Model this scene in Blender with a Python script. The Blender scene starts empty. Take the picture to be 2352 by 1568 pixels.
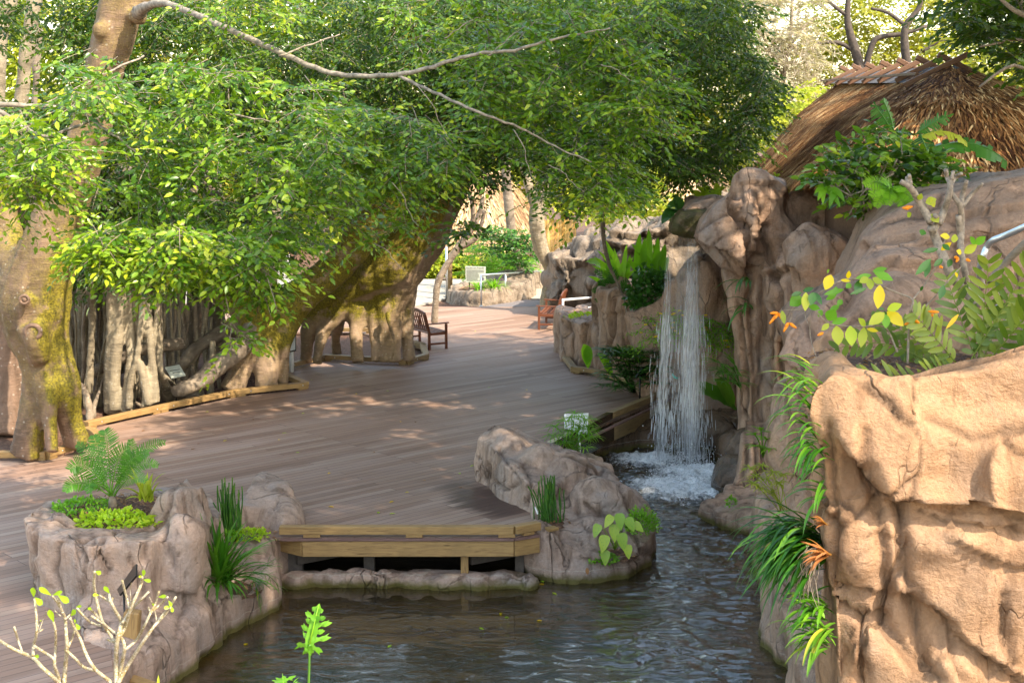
import bpy, bmesh, math, random
import numpy as np
from mathutils import Vector, Matrix, noise, Quaternion
R = math.radians
SC = bpy.context.scene
COL = SC.collection
# ---------------------------------------------------------------- camera
FPX, CX, CY, HZ = 3266.0, 1176.0, 784.0, 5.3      # focal length in units of the 2352 px wide layout, eye height
PITCH = math.atan((784 - 285) / FPX)
cd = bpy.data.cameras.new("camera"); cam = bpy.data.objects.new("camera", cd); COL.objects.link(cam)
cd.sensor_width = 36; cd.lens = 36 * FPX / 2352; cd.clip_start = 0.1; cd.clip_end = 900
cam.location = (0, 0, HZ); cam.rotation_euler = (math.pi / 2 - PITCH, 0, 0)
SC.camera = cam
# ---------------------------------------------------------------- sky, sun, exposure
SUNV = Vector((0.52, -0.42, 0.74)).normalized()
w = bpy.data.worlds.new("World"); SC.world = w; w.use_nodes = True
nt = w.node_tree; bg = nt.nodes["Background"]; sky = nt.nodes.new("ShaderNodeTexSky")
sky.sky_type = 'NISHITA'; sky.sun_disc = False
sky.sun_elevation = math.asin(SUNV.z); sky.sun_rotation = math.atan2(SUNV.x, SUNV.y)
sky.air_density = 1.2; sky.dust_density = 1.2; sky.ozone_density = 1.0
wbn = nt.nodes.new("ShaderNodeMix"); wbn.data_type = 'RGBA'; wbn.blend_type = 'MULTIPLY'; wbn.inputs[0].default_value = 1; wbn.inputs[7].default_value = (1.0, .90, .76, 1)
nt.links.new(sky.outputs[0], wbn.inputs[6]); nt.links.new(wbn.outputs[2], bg.inputs[0]); bg.inputs[1].default_value = 0.15
sd = bpy.data.lights.new("sun", 'SUN'); so = bpy.data.objects.new("sun", sd); COL.objects.link(so)
sd.energy = 2.1; sd.angle = R(0.6); sd.color = (1.0, 0.88, 0.70)
so.rotation_euler = SUNV.to_track_quat('Z', 'Y').to_euler(); so.location = (10, -8, 30)
SC.view_settings.view_transform = 'Standard'; SC.view_settings.look = 'None'
SC.view_settings.exposure = 2.35; SC.view_settings.gamma = 1.0
SC.cycles.max_bounces = 7; SC.cycles.diffuse_bounces = 4; SC.cycles.glossy_bounces = 3
SC.cycles.transmission_bounces = 4; SC.cycles.transparent_max_bounces = 14
SC.cycles.use_denoising = True; SC.cycles.sample_clamp_indirect = 6

# ---------------------------------------------------------------- layout helpers
cp, sp_ = math.cos(PITCH), math.sin(PITCH)
def ray(x, y):
    a = (x - CX) / FPX; b = (CY - y) / FPX
    return Vector((a, cp + b * sp_, -sp_ + b * cp))
def P(x, y, Y):
    r = ray(x, y); return Vector((r.x * Y / r.y, Y, HZ + r.z * Y / r.y))
def G(x, y, z=0.0):
    r = ray(x, y); t = (z - HZ) / r.z; return Vector((r.x * t, r.y * t, z))
def px(Y): return Y / FPX            # metres per layout pixel at depth Y
WZ = -0.65                           # water level
def yc(Y): return Y if (Y < 12.5 or Y > 33) else Y - .47 + (Y - 14.25) * .024
def E(v): return Vector((v[0], yc(v[1]), v[2]))
def sm(a, b, x):
    t = max(0.0, min(1.0, (x - a) / (b - a))) if b != a else 0.0
    return t * t * (3 - 2 * t)
# ---------------------------------------------------------------- object helpers
def tag(o, label=None, cat=None, group=None, kind=None):
    if label: o['label'] = label
    if cat: o['category'] = cat
    if group: o['group'] = group
    if kind: o['kind'] = kind
    return o
def empty(name, loc, label, cat, group=None):
    o = bpy.data.objects.new(name, None); COL.objects.link(o); o.location = loc; o.empty_display_size = .1
    return tag(o, label, cat, group)
def wm(o):
    m = o.matrix_basis.copy()
    return wm(o.parent) @ o.matrix_parent_inverse @ m if o.parent is not None else m
def put(o, parent):
    if parent is not None: o.parent = parent; o.matrix_parent_inverse = wm(parent).inverted()
    return o
def link(name, me, parent=None, mats=()):
    o = bpy.data.objects.new(name, me); COL.objects.link(o)
    for m in mats: me.materials.append(m)
    return put(o, parent)
class MB:
    """collects polygons (world space) with a tint per face"""
    def __init__(s): s.v = []; s.f = []; s.t = []; s.m = []
    def add(s, vs, fs, tint=0.5, mi=0):
        n = len(s.v); s.v.extend([tuple(v) for v in vs])
        for f in fs: s.f.append(tuple(i + n for i in f)); s.t.append(tint); s.m.append(mi)
    def box(s, c, size, rot=None, tint=.5, mi=0):
        c = Vector(c); hx, hy, hz = size[0] / 2, size[1] / 2, size[2] / 2
        vs = [Vector((i * hx, j * hy, k * hz)) for i in (-1, 1) for j in (-1, 1) for k in (-1, 1)]
        if rot is not None: vs = [rot @ v for v in vs]
        s.add([c + v for v in vs], [(0, 1, 3, 2), (4, 6, 7, 5), (0, 4, 5, 1), (2, 3, 7, 6), (0, 2, 6, 4), (1, 5, 7, 3)], tint, mi)
    def beam(s, a, b, wd, ht, tint=.5, mi=0, up=Vector((0, 0, 1))):
        a = Vector(a); b = Vector(b); d = (b - a); L = d.length; d.normalize()
        sd_ = d.cross(up); sd_.normalize(); u = sd_.cross(d)
        m = Matrix((d, sd_, u)).transposed()
        s.box((a + b) / 2, (L, wd, ht), m, tint, mi)
    def tube(s, pts, rad, n=6, tint=.5, mi=0, cap=True):
        pts = [Vector(p) for p in pts]
        if not hasattr(rad, '__len__'): rad = [rad] * len(pts)
        rings = []; prev = None
        for i, p in enumerate(pts):
            d = (pts[min(i + 1, len(pts) - 1)] - pts[max(i - 1, 0)]).normalized()
            if prev is None:
                u = d.cross(Vector((0, 0, 1)));
                if u.length < .1: u = d.cross(Vector((1, 0, 0)))
            else: u = prev - d * prev.dot(d)
            u.normalize(); prev = u; w_ = d.cross(u)
            rings.append([p + (u * math.cos(2 * math.pi * k / n) + w_ * math.sin(2 * math.pi * k / n)) * rad[i] for k in range(n)])
        vs = [v for r_ in rings for v in r_]; fs = []
        for i in range(len(pts) - 1):
            for k in range(n):
                a = i * n + k; b = i * n + (k + 1) % n; fs.append((a, b, b + n, a + n))
        if cap:
            fs.append(tuple(range(n))[::-1]); fs.append(tuple(range((len(pts) - 1) * n, len(pts) * n)))
        s.add(vs, fs, tint, mi)
    def leaf(s, base, d, nrm, L, W, prof=((0, .05), (.25, .8), (.55, 1), (.8, .65), (1, 0.02)), bend=.15, fold=.18, tint=.5, mi=0, cup=0):
        """a leaf blade along d with its upper side towards nrm; prof = (t, halfwidth)"""
        d = Vector(d).normalized(); nrm = Vector(nrm); sd_ = d.cross(nrm)
        if sd_.length < 1e-4: sd_ = d.cross(Vector((.3, .2, 1)))
        sd_.normalize(); nrm = sd_.cross(d); base = Vector(base)
        vs = []
        for t, hw in prof:
            c = base + d * (L * t) - nrm * (bend * L * t * t) ; h = hw * W / 2
            vs += [c - sd_ * h + nrm * (fold * h), c, c + sd_ * h + nrm * (fold * h)]
        fs = []
        for i in range(len(prof) - 1):
            a = i * 3; fs += [(a, a + 1, a + 4, a + 3), (a + 1, a + 2, a + 5, a + 4)]
        s.add(vs, fs, tint, mi)
    def blade(s, base, d, L, W, droop, n=6, tint=.5, mi=0, prof=None, twist=0):
        """an arching strap leaf: starts along d, falls with gravity"""
        d = Vector(d).normalized(); p = Vector(base); up = Vector((0, 0, 1)); vs = []
        sd0 = d.cross(up)
        if sd0.length < .05: sd0 = Vector((random.uniform(-1, 1), random.uniform(-1, 1), 0))
        sd0.normalize()
        for i in range(n + 1):
            t = i / n
            hw = W / 2 * ((min(1, t * 5 + .35)) * (1 - max(0, (t - .45) / .55) ** 1.7) if prof is None else prof(t)) + .0006
            nr = sd0.cross(d); nr.normalize()
            vs += [p - sd0 * hw + nr * hw * .35, p, p + sd0 * hw + nr * hw * .35]
            p = p + d * (L / n)
            d = (d + Vector((0, 0, -1)) * (droop * (0.4 + 1.4 * t) / n)).normalized()
        fs = []
        for i in range(n):
            a = i * 3; fs += [(a, a + 1, a + 4, a + 3), (a + 1, a + 2, a + 5, a + 4)]
        s.add(vs, fs, tint, mi); return p
    def build(s, name, mats, parent=None, smooth=True):
        me = bpy.data.meshes.new(name); me.from_pydata(s.v, [], s.f)
        at = me.attributes.new("tint", 'FLOAT', 'FACE'); at.data.foreach_set("value", s.t)
        me.polygons.foreach_set("material_index", s.m)
        if smooth: me.polygons.foreach_set("use_smooth", [True] * len(s.f))
        me.update()
        if not isinstance(mats, (list, tuple)): mats = [mats]
        return link(name, me, parent, mats)
def board(name, a, b, wd, ht, m, parent=None, bev=.006, up=Vector((0, 0, 1))):
    """a timber along a-b, its own local X along the grain, bevelled"""
    a = Vector(a); b = Vector(b); d = b - a; L = d.length; d.normalize()
    sd_ = d.cross(up); sd_.normalize(); u = sd_.cross(d)
    bm = bmesh.new(); bmesh.ops.create_cube(bm, size=1)
    bmesh.ops.scale(bm, vec=(L, wd, ht), verts=bm.verts)
    bmesh.ops.bevel(bm, geom=bm.edges[:], offset=bev, segments=1, affect='EDGES')
    me = bpy.data.meshes.new(name); bm.to_mesh(me); bm.free(); me.materials.append(m)
    o = bpy.data.objects.new(name, me); COL.objects.link(o)
    mw = Matrix.Translation((a + b) / 2) @ Matrix((d, -sd_, u)).transposed().to_4x4()
    o.matrix_basis = mw
    return put(o, parent)
# ---------------------------------------------------------------- materials
MATS = {}
class NT:
    def __init__(s, name):
        s.m = bpy.data.materials.new(name); s.m.use_nodes = True; s.t = s.m.node_tree; s.n = s.t.nodes
        s.b = s.n["Principled BSDF"]; s.out = s.n["Material Output"]; MATS[name] = s.m
    def node(s, typ, **kw):
        n = s.n.new(typ)
        for k, v in kw.items(): setattr(n, k, v)
        return n
    def l(s, a, b): s.t.links.new(a, b); return s
    def val(s, sock, v):
        if isinstance(v, (int, float)): sock.default_value = v
        elif isinstance(v, (tuple, list)): sock.default_value = (*v, 1) if len(v) == 3 and len(sock.default_value) == 4 else v
        else: s.l(v, sock)
    def coords(s, scale=(1, 1, 1), rot=(0, 0, 0), loc=(0, 0, 0), src='Object'):
        tc = s.node("ShaderNodeTexCoord"); mp = s.node("ShaderNodeMapping")
        mp.inputs['Scale'].default_value = scale; mp.inputs['Rotation'].default_value = rot; mp.inputs['Location'].default_value = loc
        s.l(tc.outputs[src], mp.inputs[0]); return mp.outputs[0]
    def noise(s, co, scale, detail=4, rough=.55, dist=0):
        n = s.node("ShaderNodeTexNoise"); s.l(co, n.inputs['Vector']); n.inputs['Scale'].default_value = scale
        n.inputs['Detail'].default_value = detail; n.inputs['Roughness'].default_value = rough; n.inputs['Distortion'].default_value = dist
        return n.outputs['Fac']
    def voro(s, co, scale, feature='F1', rnd=1):
        n = s.node("ShaderNodeTexVoronoi", feature=feature); s.l(co, n.inputs['Vector']); n.inputs['Scale'].default_value = scale
        n.inputs['Randomness'].default_value = rnd; return n
    def ramp(s, fac, stops):
        n = s.node("ShaderNodeValToRGB"); s.l(fac, n.inputs[0]); e = n.color_ramp.elements
        while len(e) < len(stops): e.new(.5)
        for i, (p, c) in enumerate(stops):
            e[i].position = p; e[i].color = (*c, 1) if hasattr(c, '__len__') else (c, c, c, 1)
        return n.outputs[0]
    def math(s, op, a, b=0.0, c=None, clamp=False):
        n = s.node("ShaderNodeMath", operation=op, use_clamp=clamp); s.val(n.inputs[0], a); s.val(n.inputs[1], b)
        if c is not None: s.val(n.inputs[2], c)
        return n.outputs[0]
    def mix(s, fac, a, b, blend='MIX'):
        n = s.node("ShaderNodeMix", data_type='RGBA', blend_type=blend); s.val(n.inputs[0], fac); s.val(n.inputs[6], a); s.val(n.inputs[7], b)
        return n.outputs[2]
    def attr(s, name):
        n = s.node("ShaderNodeAttribute"); n.attribute_name = name; return n
    def bump(s, h, strength=.3, dist=.02, prev=None):
        n = s.node("ShaderNodeBump"); s.l(h, n.inputs['Height']); n.inputs['Strength'].default_value = strength; n.inputs['Distance'].default_value = dist
        if prev is not None: s.l(prev, n.inputs['Normal'])
        return n.outputs[0]
    def set(s, color=None, rough=None, normal=None, **kw):
        if color is not None: s.val(s.b.inputs['Base Color'], color)
        if rough is not None: s.val(s.b.inputs['Roughness'], rough)
        if normal is not None: s.l(normal, s.b.inputs['Normal'])
        for k, v in kw.items(): s.val(s.b.inputs[k.replace('_', ' ')], v)
        return s.m
def C(r, g, b): return (r, g, b)
def flat(name, col, rough=.6, metal=0, bumpy=0, var=.15, scale=20):
    t = NT(name); co = t.coords(); nz = t.noise(co, scale, 5)
    dark = tuple(c * (1 - var) for c in col); lite = tuple(min(1, c * (1 + var)) for c in col)
    return t.set(t.ramp(nz, [(.35, dark), (.65, lite)]), rough, t.bump(nz, bumpy, .01) if bumpy else None, Metallic=metal)

def rock_mat(name, tan, grey, dark, moss=0.0, wet=0.0, glossy=.62, algae=False, crk=1.0):
    t = NT(name); co = t.coords()
    warp = t.noise(co, .9, 3, .5)
    big = t.noise(t.coords((1, 1, .55)), 1.1, 6, .6, 1.2)
    streak = t.noise(t.coords((2.6, 2.6, .42)), 1.6, 7, .62, .8)
    fine = t.noise(co, 26, 8, .65)
    mid = t.noise(co, 5.5, 7, .62, .5)
    c = t.ramp(big, [(.33, grey), (.52, tan), (.72, tuple(min(1, x * 1.22) for x in tan))])
    c = t.mix(t.math('MULTIPLY', t.ramp(streak, [(.48, 0), (.62, 1)]), .72), c, dark)
    c = t.mix(t.math('MULTIPLY', t.ramp(mid, [(.50, 0), (.75, 1)]), .40), c, tuple(min(1, x * 1.45) for x in grey))
    c = t.mix(t.math('MULTIPLY', t.ramp(fine, [(.42, 1), (.6, 0)]), .35), c, tuple(x * .55 for x in tan))
    cr = t.attr("crack").outputs['Fac']
    c = t.mix(t.math('MULTIPLY', cr, .72), c, tuple(x * .5 for x in dark))
    if algae:
        sep = t.node("ShaderNodeSeparateXYZ"); tc = t.node("ShaderNodeTexCoord"); t.l(tc.outputs['Object'], sep.inputs[0])
        zn = t.math('ADD', sep.outputs['Z'], t.math('MULTIPLY', t.math('SUBTRACT', mid, .5), .10))
        c = t.mix(t.ramp(t.math('MULTIPLY_ADD', zn, 1.0, 1.0), [(.39, .95), (.47, 0)]), c, (.10, .085, .012))
        c = t.mix(t.ramp(t.math('MULTIPLY_ADD', zn, 1.0, 1.0), [(.495, 0), (.502, .45), (.512, 0)]), c, (.55, .5, .4))
    if moss:
        nz = t.node("ShaderNodeNewGeometry"); sep = t.node("ShaderNodeSeparateXYZ"); t.l(nz.outputs['Normal'], sep.inputs[0])
        f = t.math('MULTIPLY', t.ramp(mid, [(.35, 0), (.6, 1)]), moss, clamp=True)
        c = t.mix(f, c, (.06, .055, .012))
    wv = t.node("ShaderNodeTexNoise"); t.l(t.coords((1, 1, .55)), wv.inputs['Vector']); wv.inputs['Scale'].default_value = 1.3; wv.inputs['Detail'].default_value = 4
    wa = t.node("ShaderNodeVectorMath", operation='MULTIPLY_ADD'); t.l(wv.outputs['Color'], wa.inputs[0]); wa.inputs[1].default_value = (.9, .9, .9); t.l(t.coords((1, 1, .5)), wa.inputs[2])
    vor = t.voro(wa.outputs[0], 1.25 * crk, 'DISTANCE_TO_EDGE'); vor2 = t.voro(wa.outputs[0], 4.2 * crk, 'DISTANCE_TO_EDGE')
    g1 = t.ramp(t.noise(co, 1.1, 3), [(.45, 0), (.58, 1)]); g2_ = t.ramp(t.noise(co, 2.3, 3), [(.52, 0), (.62, 1)])
    line = t.math('MAXIMUM', t.math('MULTIPLY', t.ramp(vor.outputs['Distance'], [(0, 1), (.014, 0)]), g1), t.math('MULTIPLY', t.math('MULTIPLY', t.ramp(vor2.outputs['Distance'], [(0, 1), (.02, 0)]), g2_), .35))
    c = t.mix(t.math('MULTIPLY', line, .38 * crk), c, tuple(x * .35 for x in dark))
    h = t.math('ADD', t.math('MULTIPLY', mid, .8), t.math('ADD', t.math('MULTIPLY', fine, .35), t.math('MULTIPLY', line, -1.0)))
    b1 = t.bump(h, .9, .055); grit = t.noise(co, 90, 4, .7); b1 = t.bump(grit, .35, .008, b1)
    chis = t.noise(t.coords((1, 1, 2.4), (0.3, .5, 0)), 7, 7, .72, 2.2)
    b2 = t.bump(chis, .5, .04, b1)
    rg = t.math('MULTIPLY_ADD', mid, -.25, glossy + .12)
    return t.set(c, rg, b2, Specular_IOR_Level=.35 + wet * .4)

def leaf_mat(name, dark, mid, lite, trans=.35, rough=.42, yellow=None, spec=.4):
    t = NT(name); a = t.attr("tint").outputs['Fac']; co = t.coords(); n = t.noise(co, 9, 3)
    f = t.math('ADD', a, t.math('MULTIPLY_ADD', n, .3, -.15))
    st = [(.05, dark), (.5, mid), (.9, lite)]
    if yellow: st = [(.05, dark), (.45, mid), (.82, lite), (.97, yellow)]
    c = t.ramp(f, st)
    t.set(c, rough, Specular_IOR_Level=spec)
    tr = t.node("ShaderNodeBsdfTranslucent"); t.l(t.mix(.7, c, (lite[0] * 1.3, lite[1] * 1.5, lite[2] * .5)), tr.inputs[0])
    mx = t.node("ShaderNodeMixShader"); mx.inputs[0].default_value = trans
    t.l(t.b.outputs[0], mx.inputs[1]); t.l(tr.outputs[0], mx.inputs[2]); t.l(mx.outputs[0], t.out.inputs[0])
    return t.m

# rocks: M_ROCK pinkish grey faux stone, M_WARM orange tan foreground
M_ROCK = rock_mat("rock_pale", (.42, .295, .225), (.33, .275, .245), (.13, .075, .045), algae=True, crk=.8)
M_CLIFF = rock_mat("rock_cliff", (.47, .30, .20), (.34, .265, .22), (.15, .085, .05), algae=True, crk=.8)
M_WARM = rock_mat("rock_warm", (.395, .225, .118), (.30, .19, .12), (.13, .065, .030), crk=.6)
M_UPR = rock_mat("rock_upper", (.36, .225, .15), (.30, .21, .155), (.16, .095, .06), crk=.5)
M_FAR = rock_mat("rock_far", (.29, .22, .155), (.21, .175, .14), (.09, .065, .045), crk=.8)
M_WET = rock_mat("rock_wet", (.17, .10, .055), (.13, .09, .06), (.05, .03, .015), wet=1, glossy=.16, algae=True)
M_MOSSR = rock_mat("rock_mossy", (.13, .09, .05), (.10, .08, .05), (.04, .03, .012), moss=1.3, glossy=.5)

def wood_mat(name, a, b, scale=1.0, rough=.6, knots=True):
    t = NT(name); co = t.coords((1.2 * scale, 14 * scale, 14 * scale)); g = t.noise(co, 2.2, 6, .6, 1.5)
    c = t.ramp(g, [(.3, b), (.5, a), (.7, tuple(min(1, x * 1.18) for x in a))])
    if knots:
        v = t.voro(t.coords((1.6, 7, 7)), 1.3); k = t.ramp(v.outputs['Distance'], [(.06, 1), (.13, 0)])
        c = t.mix(t.math('MULTIPLY', k, .7), c, tuple(x * .35 for x in b))
    c = t.mix(t.math('MULTIPLY', t.ramp(t.noise(t.coords(), 2.3, 4), [(.5, 0), (.7, 1)]), .4), c, tuple(x * .55 for x in a))
    return t.set(c, rough, t.bump(g, .25, .01))
M_PINE = wood_mat("pine_timber", (.33, .20, .072), (.19, .105, .036))
M_PINED = wood_mat("pine_timber_aged", (.27, .18, .08), (.15, .095, .04))
M_WETW = wood_mat("wet_timber", (.035, .022, .012), (.015, .01, .006), rough=.14)
M_BENCH = wood_mat("bench_wood", (.17, .055, .024), (.10, .03, .013), rough=.45, knots=False)
M_POSTD = flat("grey_post", (.10, .08, .065), .8)
M_BARK = None
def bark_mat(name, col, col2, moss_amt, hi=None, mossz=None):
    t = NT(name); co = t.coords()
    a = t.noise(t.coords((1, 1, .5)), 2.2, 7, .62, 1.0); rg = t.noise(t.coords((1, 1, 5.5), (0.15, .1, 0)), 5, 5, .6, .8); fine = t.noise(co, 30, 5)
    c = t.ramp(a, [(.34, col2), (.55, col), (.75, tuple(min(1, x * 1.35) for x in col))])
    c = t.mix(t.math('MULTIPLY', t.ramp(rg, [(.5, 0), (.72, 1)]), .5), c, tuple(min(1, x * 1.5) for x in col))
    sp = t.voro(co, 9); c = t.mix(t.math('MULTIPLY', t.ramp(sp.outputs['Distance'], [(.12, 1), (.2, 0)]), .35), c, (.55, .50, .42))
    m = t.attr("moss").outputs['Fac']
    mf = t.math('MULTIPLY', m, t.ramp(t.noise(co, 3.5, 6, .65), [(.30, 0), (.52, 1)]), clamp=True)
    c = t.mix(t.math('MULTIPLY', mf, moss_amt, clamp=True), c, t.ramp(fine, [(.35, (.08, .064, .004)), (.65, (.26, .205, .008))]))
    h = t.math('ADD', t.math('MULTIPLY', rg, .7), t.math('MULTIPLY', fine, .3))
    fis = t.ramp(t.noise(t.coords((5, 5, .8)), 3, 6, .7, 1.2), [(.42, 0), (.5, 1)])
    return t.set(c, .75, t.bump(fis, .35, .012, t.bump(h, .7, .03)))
M_BARK = bark_mat("banyan_bark", (.185, .112, .072), (.09, .052, .03), 1.2)
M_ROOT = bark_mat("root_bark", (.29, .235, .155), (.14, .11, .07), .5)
M_BARK2 = bark_mat("mossy_fig_bark_lightened", (.33, .22, .15), (.18, .115, .07), 1.5)  # mossier bark copy, lightened to offset the shade on these two trunks
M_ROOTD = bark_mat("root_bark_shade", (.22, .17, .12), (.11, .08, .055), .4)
M_TWIG = flat("pale_twig", (.24, .19, .14), .7, bumpy=.3, var=.35, scale=30)
M_BRAN = flat("branch_bark", (.24, .20, .155), .75, bumpy=.4, var=.45, scale=14)
M_LIMBD = flat("dark_limb", (.055, .04, .03), .8, bumpy=.4, var=.35, scale=9)
# leaves
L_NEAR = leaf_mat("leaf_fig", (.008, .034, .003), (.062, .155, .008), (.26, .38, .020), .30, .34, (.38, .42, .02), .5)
L_FAR = leaf_mat("leaf_fig_shaded", (.006, .026, .003), (.034, .086, .005), (.155, .225, .013), .28, .42)  # darker fig leaf for crown depths, their shade put into the colour
L_YG = leaf_mat("leaf_yellow_green", (.16, .22, .02), (.30, .36, .03), (.50, .50, .05), .4, .5)
L_BRIGHT = leaf_mat("leaf_bright", (.06, .19, .010), (.14, .34, .018), (.28, .50, .03), .42, .42)
L_LIME = leaf_mat("leaf_lime", (.22, .40, .02), (.36, .52, .025), (.52, .60, .04), .45, .42)
L_DARK = leaf_mat("leaf_dark", (.015, .065, .010), (.035, .12, .016), (.08, .21, .03), .25, .3)
L_STRAP = leaf_mat("leaf_strap", (.015, .075, .006), (.045, .16, .010), (.14, .28, .02), .28, .33, (.40, .38, .04))
L_CYC = leaf_mat("leaf_cycad", (.025, .10, .008), (.07, .22, .016), (.18, .37, .035), .3, .4)
L_ZAM = leaf_mat("leaf_cardboard_palm", (.025, .055, .005), (.075, .135, .010), (.22, .26, .022), .25, .35)
L_YEL = leaf_mat("leaf_yellow", (.55, .50, .01), (.78, .56, .01), (.85, .50, .01), .4, .4)
L_ORG = leaf_mat("flower_orange", (.75, .20, .01), (.85, .30, .01), (.9, .42, .02), .3, .4)
L_RED = leaf_mat("bromeliad_red", (.20, .10, .02), (.42, .15, .05), (.55, .25, .10), .3, .35)
M_FRAN = NT("frangipani_bark"); _v = M_FRAN.voro(M_FRAN.coords(), 75); _n = M_FRAN.noise(M_FRAN.coords(), 16, 5, .6)
M_FRAN = M_FRAN.set(M_FRAN.mix(M_FRAN.ramp(_v.outputs["Distance"], [(.2, 1), (.5, 0)]), M_FRAN.ramp(_n, [(.4, (.20, .15, .06)), (.6, (.30, .26, .18))]), (.42, .38, .30)), .7, M_FRAN.bump(_v.outputs["Distance"], -1.0, .012))
L_STEM = leaf_mat("reed_stem", (.02, .085, .01), (.05, .15, .012), (.13, .22, .02), .05, .45)
L_BROWN = leaf_mat("leaf_dry", (.14, .06, .02), (.28, .13, .05), (.42, .25, .12), .1, .7)
L_THATCH = leaf_mat("thatch_straw", (.07, .025, .010), (.38, .17, .055), (.95, .64, .30), .0, .8, spec=.08)
L_THATL = leaf_mat("thatch_straw_pale", (.28, .15, .06), (.50, .31, .15), (.72, .52, .30), .0, .55)
L_MOSSP = leaf_mat("spanish_moss", (.30, .24, .20), (.46, .38, .32), (.62, .54, .46), .25, .8)
L_OAK = leaf_mat("leaf_oak", (.10, .14, .012), (.24, .26, .02), (.50, .42, .035), .4, .5)
M_SOIL = NT("mulch"); _c = M_SOIL.coords(); _v = M_SOIL.voro(M_SOIL.coords((1, 2.2, 1)), 26); _n = M_SOIL.noise(_c, 14, 6, .7)
M_SOIL = M_SOIL.set(M_SOIL.mix(.55, M_SOIL.ramp(_v.outputs['Color'], [(.2, (.05, .022, .012)), (.6, (.17, .075, .04)), (.9, (.30, .17, .10))]), M_SOIL.ramp(_n, [(.35, (.04, .02, .01)), (.65, (.16, .08, .045))])), .85, M_SOIL.bump(_v.outputs['Distance'], .8, .03))
M_STEEL = flat("galvanised_steel", (.55, .58, .60), .35, .85, var=.08)
M_WHITEP = flat("white_paint", (.75, .75, .74), .4, 0, var=.06)
M_BLACKM = flat("black_metal", (.012, .012, .012), .3, .3)
M_FELT = flat("grey_felt", (.075, .075, .08), .95, 0, .2)
# ================================================================ ground, deck, pond
def poly_obj(name, pts, z, m, kind='structure', thick=0, label=None):
    bm = bmesh.new(); vs = [bm.verts.new((p[0], p[1], z)) for p in pts]; f = bm.faces.new(vs)
    if f.normal.z < 0: bmesh.ops.reverse_faces(bm, faces=[f])
    bm.normal_update()
    if f.normal.z < 0: bmesh.ops.reverse_faces(bm, faces=[f])
    if thick:
        r = bmesh.ops.extrude_face_region(bm, geom=[f]); bmesh.ops.translate(bm, vec=(0, 0, -thick), verts=[v for v in r['geom'] if isinstance(v, bmesh.types.BMVert)])
        bmesh.ops.recalc_face_normals(bm, faces=bm.faces[:])
    me = bpy.data.meshes.new(name); bm.to_mesh(me); bm.free()
    o = link(name, me, None, [m]); o['kind'] = kind
    return o
# deck planks
DANG = math.atan2(1.0, 1.107)
t = NT("deck_planks")
co = t.coords((1, 1, 1), (0, 0, -DANG))
br = t.node("ShaderNodeTexBrick", offset=.37, offset_frequency=3)
t.l(co, br.inputs['Vector']); br.inputs['Scale'].default_value = 1; br.inputs['Brick Width'].default_value = 3.4
br.inputs['Row Height'].default_value = .142; br.inputs['Mortar Size'].default_value = .0045; br.inputs['Mortar Smooth'].default_value = .3
br.inputs['Color1'].default_value = (0, 0, 0, 1); br.inputs['Color2'].default_value = (1, 1, 1, 1); br.inputs['Mortar'].default_value = (.5, .5, .5, 1); br.inputs['Bias'].default_value = 0
tone = t.ramp(br.outputs['Color'], [(0, (.215, .130, .088)), (.35, (.275, .168, .115)), (.7, (.305, .195, .138)), (1, (.35, .245, .18))])
st = t.noise(t.coords((.55, 9, 1), (0, 0, 0)), 1.0, 1)   # placeholder, replaced below
mp = t.node("ShaderNodeMapping"); mp.inputs['Scale'].default_value = (.35, 11, 1); t.l(co, mp.inputs[0])
grain = t.noise(mp.outputs[0], 2.2, 7, .65, .6)
mp2 = t.node("ShaderNodeMapping"); mp2.inputs['Scale'].default_value = (.16, 1.0, 1); t.l(co, mp2.inputs[0])
worn = t.noise(mp2.outputs[0], 1.3, 5, .6, .4)
c = t.mix(t.math('MULTIPLY', t.ramp(grain, [(.42, 1), (.62, 0)]), .22), tone, (.10, .055, .04))
c = t.mix(t.math('MULTIPLY', t.ramp(worn, [(.45, 0), (.68, 1)]), .55), c, (.40, .29, .235))
# wet planks beside the centre rock
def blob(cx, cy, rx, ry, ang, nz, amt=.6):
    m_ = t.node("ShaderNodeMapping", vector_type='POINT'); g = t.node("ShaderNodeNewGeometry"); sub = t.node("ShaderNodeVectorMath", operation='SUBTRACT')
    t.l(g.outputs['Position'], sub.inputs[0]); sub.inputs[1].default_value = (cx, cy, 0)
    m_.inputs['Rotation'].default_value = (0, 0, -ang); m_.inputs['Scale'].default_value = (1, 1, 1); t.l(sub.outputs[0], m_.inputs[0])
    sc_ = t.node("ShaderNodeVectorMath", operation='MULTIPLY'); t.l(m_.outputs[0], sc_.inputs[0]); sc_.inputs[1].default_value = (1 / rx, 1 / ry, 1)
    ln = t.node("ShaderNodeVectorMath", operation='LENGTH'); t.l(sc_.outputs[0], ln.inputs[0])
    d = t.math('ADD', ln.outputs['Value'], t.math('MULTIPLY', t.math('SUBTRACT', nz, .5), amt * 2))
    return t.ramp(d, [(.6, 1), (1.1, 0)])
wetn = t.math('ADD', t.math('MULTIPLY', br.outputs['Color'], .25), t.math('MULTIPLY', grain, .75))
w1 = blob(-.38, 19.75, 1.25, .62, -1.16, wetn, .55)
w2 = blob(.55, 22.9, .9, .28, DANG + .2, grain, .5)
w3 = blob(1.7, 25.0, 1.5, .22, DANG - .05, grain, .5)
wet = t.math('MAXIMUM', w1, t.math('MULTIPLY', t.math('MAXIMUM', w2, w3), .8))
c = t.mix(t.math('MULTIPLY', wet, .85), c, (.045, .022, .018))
c = t.mix(t.math('MULTIPLY', br.outputs['Fac'], .85), c, (.035, .02, .016))
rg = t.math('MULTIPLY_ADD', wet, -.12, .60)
hb = t.math('ADD', t.math('MULTIPLY', br.outputs['Fac'], -1.0), t.math('MULTIPLY', grain, .25))
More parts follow.
